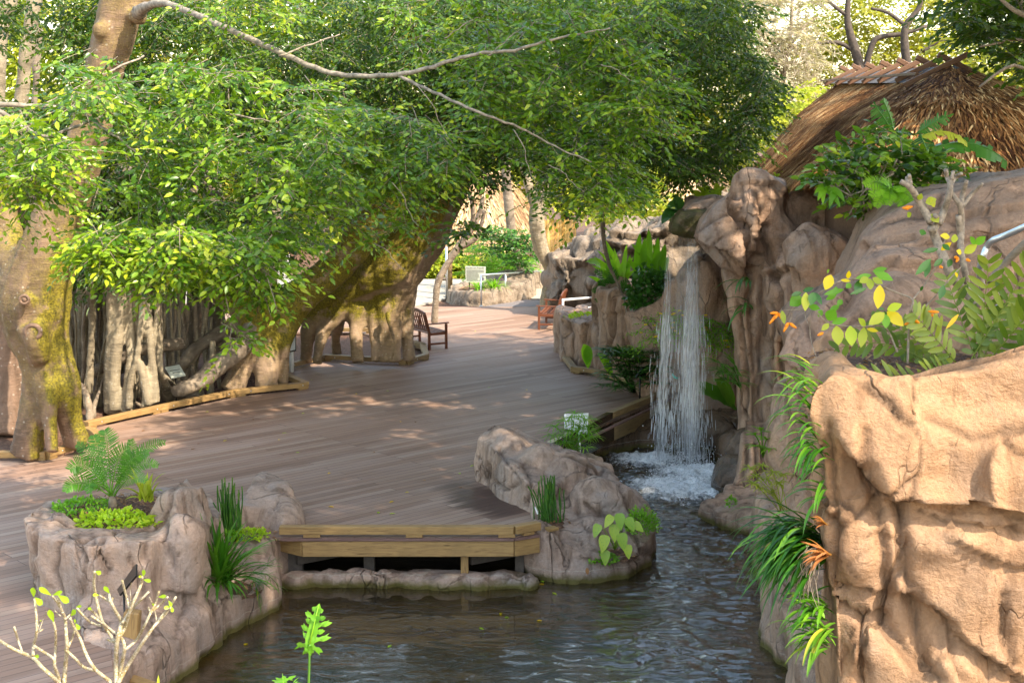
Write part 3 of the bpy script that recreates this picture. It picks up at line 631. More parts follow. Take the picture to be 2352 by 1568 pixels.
# --- centre rock island
o = rock("planter_rock", [
    ('foot', [(-.56, 21.1, .72), (-.22, 20.25, .62), (.18, 19.4, .42), (.55, 19.3, .35), (1.0, 20.4, .25), (.75, 21.6, .45), (.1, 21.9, .72), (-.35, 21.8, .8)], -1.1, .05, .0),
    ('foot', [(.22, 19.35, .14), (.26, 18.75, .02), (.45, 18.45, -.02), (1.0, 18.3, -.28), (1.6, 18.45, -.32), (2.0, 19.1, -.22), (2.0, 19.9, .0), (1.5, 20.8, .25), (.9, 21.0, .3)], -1.2, .05, .02),
    ('ell', E((1.25, 19.7, -.02)), (.52, .5, .44)), ('ell', E((.75, 20.4, .16)), (.5, .5, .42)), ('ell', E((1.66, 19.45, -.22)), (.30, .42, .36)), ('ell', E((-.12, 21.0, .38)), (.38, .55, .46)), ('ell', E((.35, 20.5, .30)), (.36, .45, .40)), ('ell', E((1.0, 19.0, -.30)), (.5, .4, .34)),
    ('ell', E((.42, 18.72, -.35)), (.30, .25, .42)),
], M_ROCK, .040, 6, lump=(.06, 1.0), facet=(.075, 1.0), crack=.035, vstretch=.75, seed=3, grooves=[('g', [(1120, 1066), (1123, 1098), (1165, 1127), (1191, 1111), (1178, 1079), (1146, 1028)], 5, 0.07), ('g', [(1204, 1066), (1217, 1098), (1217, 1131), (1206, 1163)], 7, 0.08), ('s', [(1217, 1127), (1268, 1098), (1333, 1086), (1381, 1098)], 14, -0.07), ('g', [(1339, 1153), (1368, 1176), (1407, 1192), (1430, 1221)], 6, 0.08), ('g', [(1426, 1115), (1439, 1156), (1455, 1195)], 6, 0.06), ('s', [(1333, 1279), (1397, 1289), (1446, 1282), (1494, 1269)], 10, 0.05), ('g', [(1285, 1211), (1294, 1260), (1301, 1301)], 6, 0.06), ('g', [(1320, 1140), (1333, 1195), (1359, 1221)], 6, 0.06), ('g', [(1462, 1227), (1475, 1276)], 5, 0.05), ('s', [(1288, 1221), (1339, 1240), (1352, 1272)], 10, 0.05), ('g', [(1117, 1073), (1117, 1124)], 5, 0.06)], basins=[(.52, 18.98, .24, -.02), (1.42, 18.72, .24, -.36), (1.80, 19.35, .20, -.24)])
tag(o, "large pale sculpted rock with planting pockets beside the front corner of the deck", "rock planter")
soil(.52, 18.98, .27, -.04, "", parent=o); soil(1.42, 18.72, .26, -.40, "", parent=o)
# --- low rock behind it
o = rock("rock", [('foot', [(.42, 21.7, .30), (.95, 21.15, .22), (1.45, 21.3, .02), (1.62, 21.9, -.02), (1.5, 22.5, .05), (.6, 22.7, .25)], -1.2, .06, 0), ('ell', E((.75, 21.9, .02)), (.38, .45, .30))],
         M_ROCK, .045, 4, lump=(.08, 1.3), facet=(.10, 1.6), crack=.04, seed=4, basins=[(1.05, 22.25, .25, .0)])
tag(o, "brownish low rock with papyrus behind it, between the centre rock and the plunge pool", "rock")
# --- ledge around the plunge pool
o = rock("pool_ledge", [('foot', [(.7, 24.2, -.50), (1.75, 25.55, -.42), (2.4, 26.0, -.30), (3.0, 26.0, -.12), (4.3, 25.8, -.05), (4.4, 27.0, -.05), (2.9, 27.2, -.12), (1.6, 26.4, -.42), (.4, 24.9, -.5)], -1.2, .02, 0),
                         ('ell', E((3.75, 25.9, -.25)), (.5, .4, .34)), ('ell', E((3.95, 25.0, -.45)), (.35, .4, .4))],
         M_WET, .05, 4, lump=(.05, 1.5), facet=(.07, 1.6), crack=.04, seed=5)
tag(o, "wet brown stone ledge curving behind the falling water", "rock ledge")
o = rock("rock", [('ell', E((3.62, 22.9, -.45)), (.32, .5, .42)), ('ell', E((3.95, 23.6, -.3)), (.4, .5, .5))], M_WET, .045, 3, lump=(.05, 1.5), facet=(.07, 2.2), crack=.03, seed=6)
tag(o, "glistening wet boulder at the foot of the rock pillar beside the foam", "rock")
o = rock("pool_ledge", [('foot', [(2.88, 21.35, -.40), (3.05, 20.85, -.40), (3.7, 20.3, -.36), (4.6, 20.3, -.3), (4.7, 22.4, -.3), (3.6, 22.5, -.32)], -1.2, .02, 0)], M_CLIFF, .05, 3, lump=(.04, 1.5), facet=(.06, 1.8), crack=.03, seed=7)
tag(o, "low flat rock shelf jutting into the channel below the pillar", "rock ledge")

# --- waterfall cliff
cl = rock("waterfall_cliff", [
    ('slab', [(1676, 440), (1684, 400), (1712, 385), (1760, 392), (1798, 425), (1812, 490), (1852, 530), (1835, 610), (1790, 660), (1730, 620), (1695, 560), (1680, 500)], 24.2, 1.9, .25, .85),
    ('slab', [(1592, 552), (1606, 508), (1640, 470), (1672, 448), (1700, 470), (1722, 560), (1742, 612), (1705, 642), (1650, 618), (1618, 588)], 23.8, 1.9, .22, .8),
    ('slab', [(1560, 500), (1580, 470), (1640, 452), (1690, 460), (1690, 560), (1600, 560)], 25.6, 2.0, .1, .9),
    ('slab', [(1650, 618), (1720, 600), (1800, 600), (1856, 640), (1852, 740), (1850, 860), (1862, 980), (1850, 1120), (1800, 1190), (1740, 1190), (1690, 1150), (1700, 1040), (1694, 900), (1690, 780), (1672, 690)], 24.0, 2.8, .2, .85),
    ('slab', [(1752, 620), (1800, 590), (1862, 640), (1866, 760), (1852, 1000), (1830, 1180), (1770, 1200), (1752, 1050), (1762, 860), (1758, 720)], 23.5, 2.0, .15, .8),
    ('slab', [(1800, 560), (1850, 520), (1900, 525), (1955, 560), (1985, 620), (1940, 680), (1880, 705), (1830, 680)], 22.8, 2.5, .45, .8),
    ('slab', [(1800, 460), (1850, 440), (1920, 448), (1990, 490), (2040, 540), (2060, 640), (1960, 690), (1830, 620)], 24.8, 2.5, .3, .9),
    ('slab', [(1850, 690), (1950, 660), (2080, 640), (2080, 1300), (1860, 1300), (1850, 900)], 23.4, 2.5, .1, .95),
    ('slab', [(1700, 1010), (1760, 1010), (1850, 1000), (1900, 1100), (1900, 1300), (1740, 1240), (1650, 1190), (1690, 1120)], 21.8, 2.5, .1, .9),
    ('slab', [(1806, 470), (1822, 446), (1870, 440), (1930, 452), (1990, 488), (2030, 530), (2000, 600), (1840, 600)], 25.0, 2.2, .35, .9), ('ell', P(1720, 520, 24.0), (.25, .5, .6)), ('ell', P(1880, 590, 22.8), (.5, .5, .45)), ('ell', P(1800, 700, 23.7), (.3, .5, 1.0)),
], M_CLIFF, .048, 2, lump=(.05, .9), facet=(.10, .8), crack=.06, vstretch=.5, fine=.014, seed=23, grooves=[('g', [(1675, 452), (1680, 480), (1696, 499), (1711, 527), (1720, 567), (1727, 602), (1722, 660), (1725, 719)], 9, 0.2), ('s', [(1589, 541), (1628, 562), (1668, 578), (1699, 604)], 20, 0.16), ('g', [(1715, 520), (1753, 515)], 4, 0.05), ('g', [(1718, 550), (1755, 555)], 4, 0.05), ('g', [(1725, 583), (1762, 584)], 4, 0.05), ('g', [(1718, 536), (1753, 534)], 3, 0.03), ('g', [(1762, 520), (1753, 550), (1767, 578), (1774, 625), (1793, 672), (1786, 719)], 8, 0.16), ('s', [(1783, 618), (1816, 604), (1839, 621), (1849, 644)], 18, 0.16), ('s', [(1786, 541), (1853, 532), (1875, 578)], 14, -0.06), ('g', [(1879, 508), (1914, 543), (1938, 585)], 9, 0.12), ('s', [(1711, 421), (1786, 421), (1804, 445)], 14, 0.06), ('g', [(1593, 541), (1638, 508), (1680, 494)], 5, 0.04), ('g', [(1694, 398), (1703, 438), (1696, 494)], 6, 0.06), ('g', [(1638, 560), (1661, 541)], 4, 0.04), ('g', [(1752, 640), (1745, 900), (1762, 1160)], 7, 0.14), ('g', [(1700, 700), (1714, 900), (1708, 1100)], 6, 0.09), ('g', [(1800, 720), (1790, 1000), (1802, 1180)], 6, 0.11), ('g', [(1832, 880), (1822, 1150)], 5, 0.08), ('g', [(1728, 700), (1730, 900), (1735, 1150)], 5, 0.07), ('g', [(1772, 700), (1776, 1150)], 5, 0.07), ('g', [(1815, 720), (1812, 900), (1818, 1120)], 5, 0.06)])
tag(cl, "towering brown rock pillar and overhanging spout that carries the waterfall", "rock cliff")
lip = rock("spout_lip", [('slab', [(1536, 532), (1545, 508), (1562, 492), (1600, 484), (1640, 486), (1620, 515), (1604, 548), (1570, 545)], 25.0, 1.6, .10, .9)], M_MOSSR, .04, 3, lump=(.03, 2), facet=(.04, 2.2), crack=.02, seed=9, parent=cl)
# wall behind the falling water
o = rock("rock_wall", [
    ('slab', [(1440, 720), (1500, 690), (1560, 640), (1600, 590), (1650, 600), (1690, 680), (1700, 980), (1560, 985), (1480, 930)], 27.6, 2.0, .15, .9),
    ('slab', [(1560, 640), (1600, 585), (1640, 600), (1690, 700), (1690, 800), (1600, 760)], 27.0, 1.5, .2, .8),
], M_CLIFF, .065, 4, lump=(.14, .8), facet=(.16, .9), crack=.07, vstretch=.6, seed=10)
tag(o, "shaded brown rock wall directly behind the falling water", "rock wall")
# columns behind the kerb
o = rock("rock_wall", [
    ('foot', [(1.75, 29.9, 1.85), (2.4, 29.0, 1.75), (3.4, 28.3, 1.55), (4.5, 28.2, 1.3), (4.8, 31, 1.6), (1.95, 32, 1.95)], -.6, .05, 0),
    ('foot', [(1.80, 29.9, 1.92), (2.15, 29.6, 1.92), (2.6, 29.7, 1.8), (2.5, 31, 1.9), (1.85, 31, 1.9)], -.6, .03, 0),
], M_CLIFF, .06, 3, lump=(.12, 1.0), facet=(.16, 1.25), crack=.10, vstretch=.26, seed=11, grooves=[('g', [(1410, 690), (1405, 760), (1400, 850)], 6, .12), ('g', [(1440, 690), (1450, 760), (1440, 860)], 6, .12), ('g', [(1478, 720), (1470, 800)], 6, .10), ('g', [(1425, 770), (1460, 850)], 5, .07), ('s', [(1385, 720), (1430, 715), (1470, 735)], 6, .05)], basins=[(3.0, 29.9, .7, 1.5)])
tag(o, "tall fluted rock wall with a leafy vine on top, left of the waterfall", "rock wall")
o = rock("rock_wall", [('foot', [(.98, 33.6, 1.05), (1.02, 32.2, 1.02), (1.45, 31.0, 1.0), (1.95, 30.6, 1.0), (2.2, 31.8, .95), (2.2, 33.6, 1.0), (1.5, 34, 1.0)], -.5, .03, 0)],
         M_CLIFF, .06, 3, lump=(.10, 1.1), facet=(.15, 1.4), crack=.10, vstretch=.26, seed=12, grooves=[('g', [(1300, 730), (1315, 770), (1310, 830)], 6, .10), ('g', [(1345, 735), (1340, 830)], 6, .12), ('g', [(1375, 730), (1380, 830)], 5, .1), ('g', [(1290, 740), (1285, 800)], 4, .06)], basins=[(1.7, 32.5, .45, .92)])
tag(o, "short fluted rock block beside the right bench", "rock block")
# far rocks
o = rock("rock_outcrop", [
    ('slab', [(1262, 690), (1266, 605), (1300, 590), (1345, 560), (1400, 535), (1440, 560), (1450, 640), (1440, 700), (1350, 720)], 39, 3.5, .5, .9),
    ('slab', [(1380, 560), (1420, 525), (1500, 515), (1570, 520), (1640, 560), (1640, 700), (1400, 700)], 37, 3, .4, .9),
    ('slab', [(1470, 540), (1560, 490), (1680, 450), (1760, 470), (1760, 640), (1500, 640)], 35, 3, .3, .9),
    ('ell', P(1300, 640, 39.5), (.55, 1, .55)), ('ell', P(1390, 640, 38.6), (.6, .8, .5)),
], M_FAR, .09, 3, lump=(.14, .7), facet=(.30, .8), crack=.22, vstretch=1.6, fine=.03, seed=13, shear=.5, grooves=[('s', [(1262, 600), (1310, 610), (1350, 600), (1400, 620)], 9, .18), ('s', [(1330, 570), (1400, 560), (1450, 575)], 8, .16), ('g', [(1310, 615), (1305, 680)], 6, .2), ('g', [(1360, 610), (1365, 690)], 6, .18), ('s', [(1400, 540), (1480, 545), (1540, 530)], 8, .15), ('g', [(1288, 620), (1285, 690)], 5, .15), ('s', [(1420, 570), (1500, 590), (1540, 560)], 7, .15)])
tag(o, "grey brown layered rock outcrop behind the right bench", "rock outcrop")
o = rock("rock", [('foot', [(1.5, 35.8, .45), (2.2, 35.2, .5), (2.9, 35.4, .7), (2.9, 37, .8), (1.7, 37, .6)], -.2, .1, .05)], M_FAR, .07, 3, lump=(.08, 1.2), facet=(.12, 1.4), crack=.06, vstretch=2.0, seed=14)
tag(o, "small layered rock beside the white railing", "rock")
# planter ring on the far side
o = rock("planter_rock", [
    ('foot', [(-2.05, 43.0, .30), (-1.75, 42.3, .36), (-1.0, 41.75, .38), (-.5, 41.9, .42), (-.1, 42.4, .50), (.3, 43.0, .50), (.7, 43.9, .6), (.8, 44.8, .8), (-.3, 44.9, .7), (-1.2, 44.4, .45), (-2.0, 43.9, .40)], -.3, .06, .0),
    ('slab', [(1165, 672), (1180, 625), (1210, 605), (1250, 600), (1256, 690), (1200, 690)], 46.2, 2.0, .2, .9),
], M_FAR, .06, 3, lump=(.05, 1.2), facet=(.08, 1.5), crack=.07, vstretch=.8, seed=15, basins=[(-.9, 43.1, .75, .30)])
tag(o, "low curved grey rock planter with a notice board behind the steel handrail", "rock planter")
soil(-.9, 43.1, .8, .30, "", parent=o)

# --- upper right rocks
o = rock("boulder", [
    ('slab', [(1985, 545), (2040, 500), (2130, 462), (2240, 432), (2360, 400), (2560, 360), (2700, 900), (2200, 1000), (1900, 900), (1890, 780), (1925, 660)], 15.6, 3.5, .55, .9),
    ('slab', [(1770, 812), (1800, 755), (1870, 700), (1960, 650), (2060, 640), (2180, 700), (2300, 800), (2300, 1100), (1900, 1150), (1845, 1050), (1800, 930)], 14.0, 2.8, .45, .9),
    ('slab', [(1880, 760), (1930, 640), (2010, 560), (2120, 560), (2200, 700), (2100, 850)], 14.6, 2.0, .35, .8),
], M_UPR, .048, 4, lump=(.16, .55), facet=(.13, .6), crack=.035, vstretch=.9, fine=.008, seed=16, shear=.4, grooves=[('s', [(1900, 720), (1960, 650), (2050, 600), (2130, 610), (2200, 590)], 20, .10), ('s', [(1990, 560), (2080, 545), (2180, 560), (2352, 520)], 18, .08), ('g', [(1905, 800), (1950, 740), (2040, 700), (2150, 690)], 12, .08), ('s', [(2060, 470), (2160, 500), (2352, 470)], 14, .06), ('g', [(1850, 740), (1880, 830), (1890, 960)], 10, .09), ('s', [(1800, 830), (1860, 870), (1900, 930)], 12, .05), ('g', [(2230, 640), (2300, 660), (2352, 650)], 10, .06)])
tag(o, "big smooth sloping tan boulder mass below the thatched hut", "boulder")
# --- bank rocks bottom right
o = rock("rock_bank", [
    ('foot', [(2.9, 13.0, -.1), (2.95, 15.4, .05), (3.0, 16.6, .45), (3.15, 18.0, .55), (3.25, 19.2, .45), (3.6, 20.2, .45), (5, 20.5, .6), (5.5, 13, .8)], -1.2, .02, 0),
    ('slab', [(1745, 1205), (1790, 1185), (1880, 1195), (1960, 1250), (1960, 1500), (1800, 1480), (1735, 1330)], 18.6, 2.2, .2, .9),
    ('slab', [(1790, 900), (1850, 860), (1960, 900), (1960, 1400), (1850, 1400), (1800, 1200), (1770, 1050)], 16.8, 2.2, .2, .9),
    ('slab', [(1762, 1440), (1800, 1405), (1880, 1380), (1960, 1500), (1960, 1750), (1850, 1800), (1790, 1600)], 15.6, 1.8, .2, .9),
], M_CLIFF, .055, 4, lump=(.12, .9), facet=(.12, 1.0), crack=.05, vstretch=.6, seed=17)
tag(o, "tan rock bank with hanging plants between the channel and the foreground boulder", "rock bank")
# --- foreground boulder
FBY = 9.6
o = rock("boulder", [
    ('slab', [(1852, 945), (1862, 885), (1905, 852), (1960, 870), (2040, 890), (2150, 868), (2280, 846), (2420, 810), (2800, 780), (2900, 1700), (2800, 2400), (1905, 2400), (1898, 1900), (1902, 1500), (1900, 1300), (1888, 1100)], FBY, 2.6, .18, .97),
    ('ell', P(2120, 1010, 9.75), (.62, .35, .42), .1), ('ell', P(2330, 1060, 9.7), (.45, .34, .38)), ('ell', P(2000, 980, 9.75), (.33, .28, .33)),
    ('ell', P(1965, 1250, 9.62), (.18, .2, .42), -.05), ('ell', P(2070, 1330, 9.62), (.16, .2, .55), .1), ('ell', P(2230, 1350, 9.62), (.30, .24, .36), .2), ('ell', P(1975, 1470, 9.6), (.20, .2, .28)),
    ('ell', P(2340, 1290, 9.7), (.3, .25, .22), .4), ('ell', P(2140, 1540, 9.6), (.26, .24, .34)), ('ell', P(2300, 1560, 9.6), (.28, .22, .3)), ('ell', P(1985, 1640, 9.6), (.2, .2, .3)),
], M_WARM, .030, 3, lump=(.065, 1.25), facet=(.11, 1.25), crack=.035, vstretch=.62, fine=.006, seed=18, shear=-.25, grooves=[('s', [(1966, 1064), (2005, 1117), (2052, 1149), (2094, 1149), (2148, 1153), (2237, 1153), (2308, 1167), (2352, 1164), (2450, 1160)], 42, 0.16), ('s', [(2059, 1164), (2130, 1181), (2183, 1203), (2254, 1210), (2379, 1221)], 26, 0.045), ('s', [(2183, 1238), (2233, 1260), (2290, 1288), (2379, 1309)], 22, 0.035), ('g', [(1902, 975), (1902, 1046), (1908, 1117), (1916, 1189), (1913, 1260), (1906, 1349), (1902, 1402), (1920, 1473), (1913, 1568)], 12, 0.05), ('g', [(1998, 1082), (2016, 1135), (2020, 1189), (2034, 1260), (2037, 1331), (2027, 1402), (2030, 1438), (2059, 1473), (2112, 1537)], 22, 0.085), ('g', [(2069, 1160), (2077, 1260), (2080, 1331), (2101, 1384), (2109, 1455), (2123, 1526), (2165, 1568)], 20, 0.09), ('s', [(1913, 1327), (1952, 1338), (1995, 1352), (2030, 1363)], 14, 0.05), ('s', [(1913, 1366), (1945, 1381), (1977, 1398), (2012, 1405)], 18, 0.07), ('s', [(2094, 1373), (2148, 1395), (2183, 1430), (2219, 1473), (2272, 1509), (2379, 1580)], 26, 0.09), ('g', [(1984, 989), (1988, 1032), (1980, 1082)], 16, 0.06), ('g', [(2308, 1366), (2304, 1455), (2326, 1526)], 14, 0.05), ('g', [(2183, 1434), (2194, 1509), (2219, 1568)], 14, 0.05), ('g', [(1970, 1405), (1984, 1473), (1977, 1568)], 14, 0.06), ('s', [(1998, 1231), (2023, 1224), (2052, 1238)], 12, 0.03), ('g', [(2130, 957), (2183, 982), (2237, 1011), (2290, 996), (2352, 989)], 16, 0.03), ('g', [(2308, 1011), (2329, 1039), (2379, 1060)], 12, 0.04)], basins=[(3.15, 10.95, .85, 3.42)])
tag(o, "huge warm tan boulder filling the lower right foreground, cardboard palm on top", "boulder")
soil(3.15, 10.95, .9, 3.42, "", parent=o)
# foreground planting bank below the picture, where the near plants root
o = rock("planting_bank", [('foot', [(-5.5, 7.2, 1.1), (-3, 6.8, 1.1), (1.5, 6.8, 1.0), (1.6, 8.6, .9), (-1, 9.3, 1.0), (-5.5, 9.3, 1.0)], -1.2, .02, 0)], M_ROCK, .12, 2, seed=19)
tag(o, "rock edge of the near planting bed where frangipani and philodendron root", "rock bank")
# ================================================================ trunks and roots
def TP(pts):
    """[(x, y, radius_px, Y)...] -> smooth list of points and radii"""
    ps = [P(x, y, Y) for x, y, r, Y in pts]; rs = [r * px(Y) for x, y, r, Y in pts]
    out, ro = [], []
    n = len(ps)
    for i in range(n - 1):
        p0, p1, p2, p3 = ps[max(i - 1, 0)], ps[i], ps[i + 1], ps[min(i + 2, n - 1)]
        for k in range(4):
            t_ = k / 4
            out.append(.5 * ((2 * p1) + (-p0 + p2) * t_ + (2 * p0 - 5 * p1 + 4 * p2 - p3) * t_ ** 2 + (-p0 + 3 * p1 - 3 * p2 + p3) * t_ ** 3))
            ro.append(rs[i] + (rs[i + 1] - rs[i]) * t_)
    out.append(ps[-1]); ro.append(rs[-1])
    return out, ro
def trunk(name, tubes, m, parent=None, voxel=.05, smooth=5, moss=None, flute=.035, seed=0, ells=(), lump=.05):
    ch = []
    for tb in tubes:
        p_, r_ = TP(tb); ch.append(('tube', p_, r_))
    for e in ells: ch.append(('ell', e[0], e[1]))
    me = solid_mesh(ch, voxel, smooth)
    n = len(me.vertices); co = np.empty(n * 3); me.vertices.foreach_get("co", co); nr = np.empty(n * 3); me.vertices.foreach_get("normal", nr)
    co = co.reshape(-1, 3); nr = nr.reshape(-1, 3); ms = np.zeros(n, dtype=np.float32); sv = Vector((seed, seed * 2.3, seed * .7))
    for i in range(n):
        p = Vector(co[i]); N = Vector(nr[i]); q = p + sv
        d = lump * noise.noise(q * 1.3) + flute * (abs(noise.noise(Vector((q.x * 2.4, q.y * 2.4, q.z * .45)))) - .25) * 1.6 + .012 * noise.noise(Vector((q.x * 3, q.y * 3, q.z * 14))) + .008 * noise.noise(q * 9)
        co[i] = p + N * d
        if moss: ms[i] = max(0, min(1, moss(p, N)))
    me.vertices.foreach_set("co", co.ravel()); at = me.attributes.new("moss", 'FLOAT', 'POINT'); at.data.foreach_set("value", ms)
    me.polygons.foreach_set("use_smooth", [True] * len(me.polygons)); me.name = name; me.materials.clear(); me.update()
    return link(name, me, parent, [m])
def proj(p):      # world -> layout units
    d = p - Vector((0, 0, HZ)); f = d.y * cp - d.z * sp_; u = d.y * sp_ + d.z * cp
    return CX + FPX * d.x / f, CY - FPX * u / f
# first banyan (left edge)
Y1 = 22.4
t1 = empty("fig_tree", G(110, 1030), "massive leaning fig tree with knotted trunk and mossy split foot at the left edge", "tree")
def moss1(p, N): return .25 + .9 * sm(.1, .6, N.x * .9 + N.z * .3) * sm(4.5, 2.2, p.z) + .3 * sm(.3, .8, N.z) - .5 * sm(1.2, .2, p.z) * .6
trunk("trunk", [
    [(62, 1046, 42, 22.2), (72, 980, 34, 22.2), (82, 900, 38, 22.3), (92, 830, 52, 22.3), (85, 760, 74, Y1), (78, 700, 84, Y1), (92, 630, 78, Y1), (122, 540, 66, Y1), (155, 450, 55, Y1), (192, 350, 47, Y1), (222, 240, 43, Y1), (243, 140, 43, Y1), (268, 40, 48, Y1), (290, -60, 46, Y1)],
    [(176, 1022, 30, 22.6), (158, 960, 30, 22.5), (142, 890, 42, 22.4), (118, 820, 48, Y1), (95, 760, 60, Y1)],
    [(118, 1040, 20, 21.9), (112, 960, 20, 22.0), (105, 890, 30, 22.1), (100, 840, 36, 22.2)],
    [(92, 640, 60, Y1), (40, 600, 48, 22.6), (-10, 540, 40, 23), (-50, 440, 34, 23)],
    [(30, 560, 30, 22.8), (16, 500, 28, 23), (2, 420, 26, 23)],
    [(98, 830, 24, 22.0), (84, 780, 30, 21.9), (70, 745, 30, 21.9)],
    [(262, 50, 36, Y1), (320, -10, 30, Y1), (360, -60, 26, Y1)],
], M_BARK, t1, .045, 4, moss1, .05, 1, ells=[(P(74, 765, 21.95), (.19, .16, .19)), (P(62, 690, 21.9), (.14, .12, .12)), (P(232, 70, 22.1), (.13, .14, .13)), (P(318, 38, 22.1), (.16, .16, .16))])
# knot rings
for (kx, ky, rr) in ((76, 762, .115), (56, 688, .07)):
    mb = MB()
    c_ = P(kx, ky, 21.72); pts = [c_ + Vector((math.cos(a) * rr, 0, math.sin(a) * rr * .9)) for a in [k * math.pi / 8 for k in range(17)]]; mb.tube(pts, rr * .33, 8, cap=False)
    mb.tube([c_ + Vector((0, .05, 0)), c_ + Vector((0, -.01, 0))], rr * .55, 10, .1)
    mb.build("knot", M_BARK, t1)
# second and third banyans
t2 = empty("fig_tree", G(600, 885), "leaning fig tree with two splayed mossy feet, behind the long timber kerb", "tree")
def moss2(p, N): return .15 + 1.0 * sm(-.2, .3, N.z * .4 + N.x * .3 + .1) * sm(.6, 1.1, p.z)
trunk("trunk", [
    [(530, 896, 29, 28.1), (556, 830, 28, 28.2), (582, 775, 38, 28.2), (605, 735, 52, 28.6), (660, 705, 46, 29), (740, 640, 40, 29.3), (810, 570, 40, 29.6), (880, 480, 44, 29.8), (960, 380, 46, 29.8), (1030, 290, 44, 29.6), (1060, 200, 40, 29.4), (1078, 100, 32, 29.2), (1092, 0, 24, 29), (1100, -80, 22, 29)],
    [(612, 893, 27, 28.2), (614, 830, 28, 28.2), (612, 775, 40, 28.5)],
    [(646, 884, 15, 28.6), (648, 820, 18, 28.6), (650, 765, 34, 28.7), (660, 720, 44, 29)],
    [(605, 740, 50, 28.6), (560, 700, 40, 28.8), (500, 660, 32, 29), (440, 600, 28, 29)],
    [(1040, 280, 36, 29.6), (1110, 200, 34, 30), (1160, 90, 28, 30), (1200, -40, 24, 30)],
    [(1000, 340, 30, 29.8), (1080, 250, 26, 29.2), (1100, 190, 22, 29)],
], M_BARK2, t2, .055, 4, moss2, .05, 2)
t3 = empty("fig_tree", G(860, 815), "thick mossy fig trunk arching over a row of prop roots inside the aged kerb", "tree")
def moss3(p, N): return .15 + 1.2 * sm(-.3, .3, N.z * .5 - N.x * .45 + .2) * sm(.9, 1.4, p.z) * sm(5.5, 3.4, p.z)
Y3 = 31.2
trunk("trunk", [
    [(706, 740, 26, Y3), (740, 700, 36, Y3), (790, 668, 44, Y3), (850, 632, 62, Y3), (905, 600, 82, Y3), (950, 545, 78, Y3), (990, 480, 66, 31), (1030, 410, 52, 31), (1080, 330, 46, 31), (1130, 240, 40, 31), (1170, 120, 34, 31)],
    [(702, 832, 17, 31.2), (706, 790, 17, 31.1), (714, 750, 22, 31.1), (735, 710, 36, Y3)],
    [(728, 834, 12, 30.5), (736, 790, 12, 30.7), (750, 750, 20, 31), (780, 705, 38, Y3)],
    [(768, 818, 10, 32.4), (772, 770, 12, 32), (780, 730, 18, 31.5)],
    [(784, 815, 6, 32.2), (778, 780, 5, 32), (776, 750, 8, 31.6)],
    [(822, 832, 16, 30.6), (820, 790, 14, 30.8), (818, 755, 18, 31), (822, 710, 40, Y3)],
    [(862, 832, 11, 30.6), (860, 785, 11, 30.8), (858, 740, 15, 31), (866, 700, 30, Y3)],
    [(886, 832, 13, 30.8), (884, 780, 15, 30.9), (888, 730, 24, 31), (894, 670, 46, Y3)],
    [(912, 832, 13, 30.8), (908, 780, 16, 31), (904, 720, 26, Y3), (905, 660, 50, Y3)],
    [(940, 830, 17, 31.2), (938, 770, 16, 31.3), (934, 700, 20, 31.3), (930, 640, 34, Y3)],
    [(898, 832, 4, 30.4), (906, 790, 4, 30.4), (896, 750, 5, 30.5), (890, 715, 8, 30.6)],
    [(950, 560, 50, Y3), (880, 520, 40, 31.5), (800, 500, 36, 32), (740, 440, 30, 32)],
], M_BARK2, t3, .05, 3, moss3, .05, 3)

# root thicket between the trees : each big column or root a part of its own tree
t4 = empty("fig_tree", G(300, 950), "dense cluster of hanging fig roots joined into columns behind the long kerb", "tree")
rn = random.Random(3); mbs = []
def col_(xt, yt, xb, yb, r0, r1, Y, m=M_ROOT, wob=5, name="aerial_root", parent=t4, vox=.035):
    pts = [(xt + (xb - xt) * k / 4 + (rn.uniform(-wob, wob) if 0 < k < 4 else 0), yt + (yb - yt) * k / 4, r0 + (r1 - r0) * k / 4, Y) for k in range(5)]
    return pts
def bundle(name, tubes, m, Y, parent, seed, vox=.035):
    return trunk(name, tubes, m, parent, vox, 2, None, .025, seed, lump=.02)
# front column cluster (250..370 px)
bundle("root_column", [col_(262, 560, 258, 948, 16, 20, 26.2), col_(285, 560, 262, 940, 12, 14, 26.1), [(282, 600, 14, 26.3), (300, 760, 13, 26.2), (302, 820, 12, 26.1), (292, 900, 11, 26.1), (290, 948, 13, 26.1)]], M_ROOT, 26.2, t4, 4)
bundle("root_column", [col_(318, 560, 300, 942, 13, 12, 26.3), [(335, 600, 9, 26.1), (318, 800, 8, 26), (300, 870, 8, 26), (296, 940, 9, 26)], [(330, 580, 12, 26.2), (345, 780, 10, 26.1), (352, 860, 10, 26.1), (356, 925, 13, 26.1)], [(322, 830, 9, 26), (332, 880, 9, 26), (344, 930, 12, 26.0)]], M_ROOT, 26.2, t4, 5)
bundle("root_column", [[(362, 600, 9, 26.6), (366, 800, 9, 26.5), (372, 860, 9, 26.5), (392, 915, 13, 27.3)], [(372, 590, 8, 26.4), (352, 800, 7, 26.2), (342, 870, 7, 26.1), (330, 935, 9, 26)], [(376, 860, 5, 26.6), (400, 880, 4, 26.6), (412, 908, 5, 27.4)]], M_ROOT, 26.4, t4, 6)
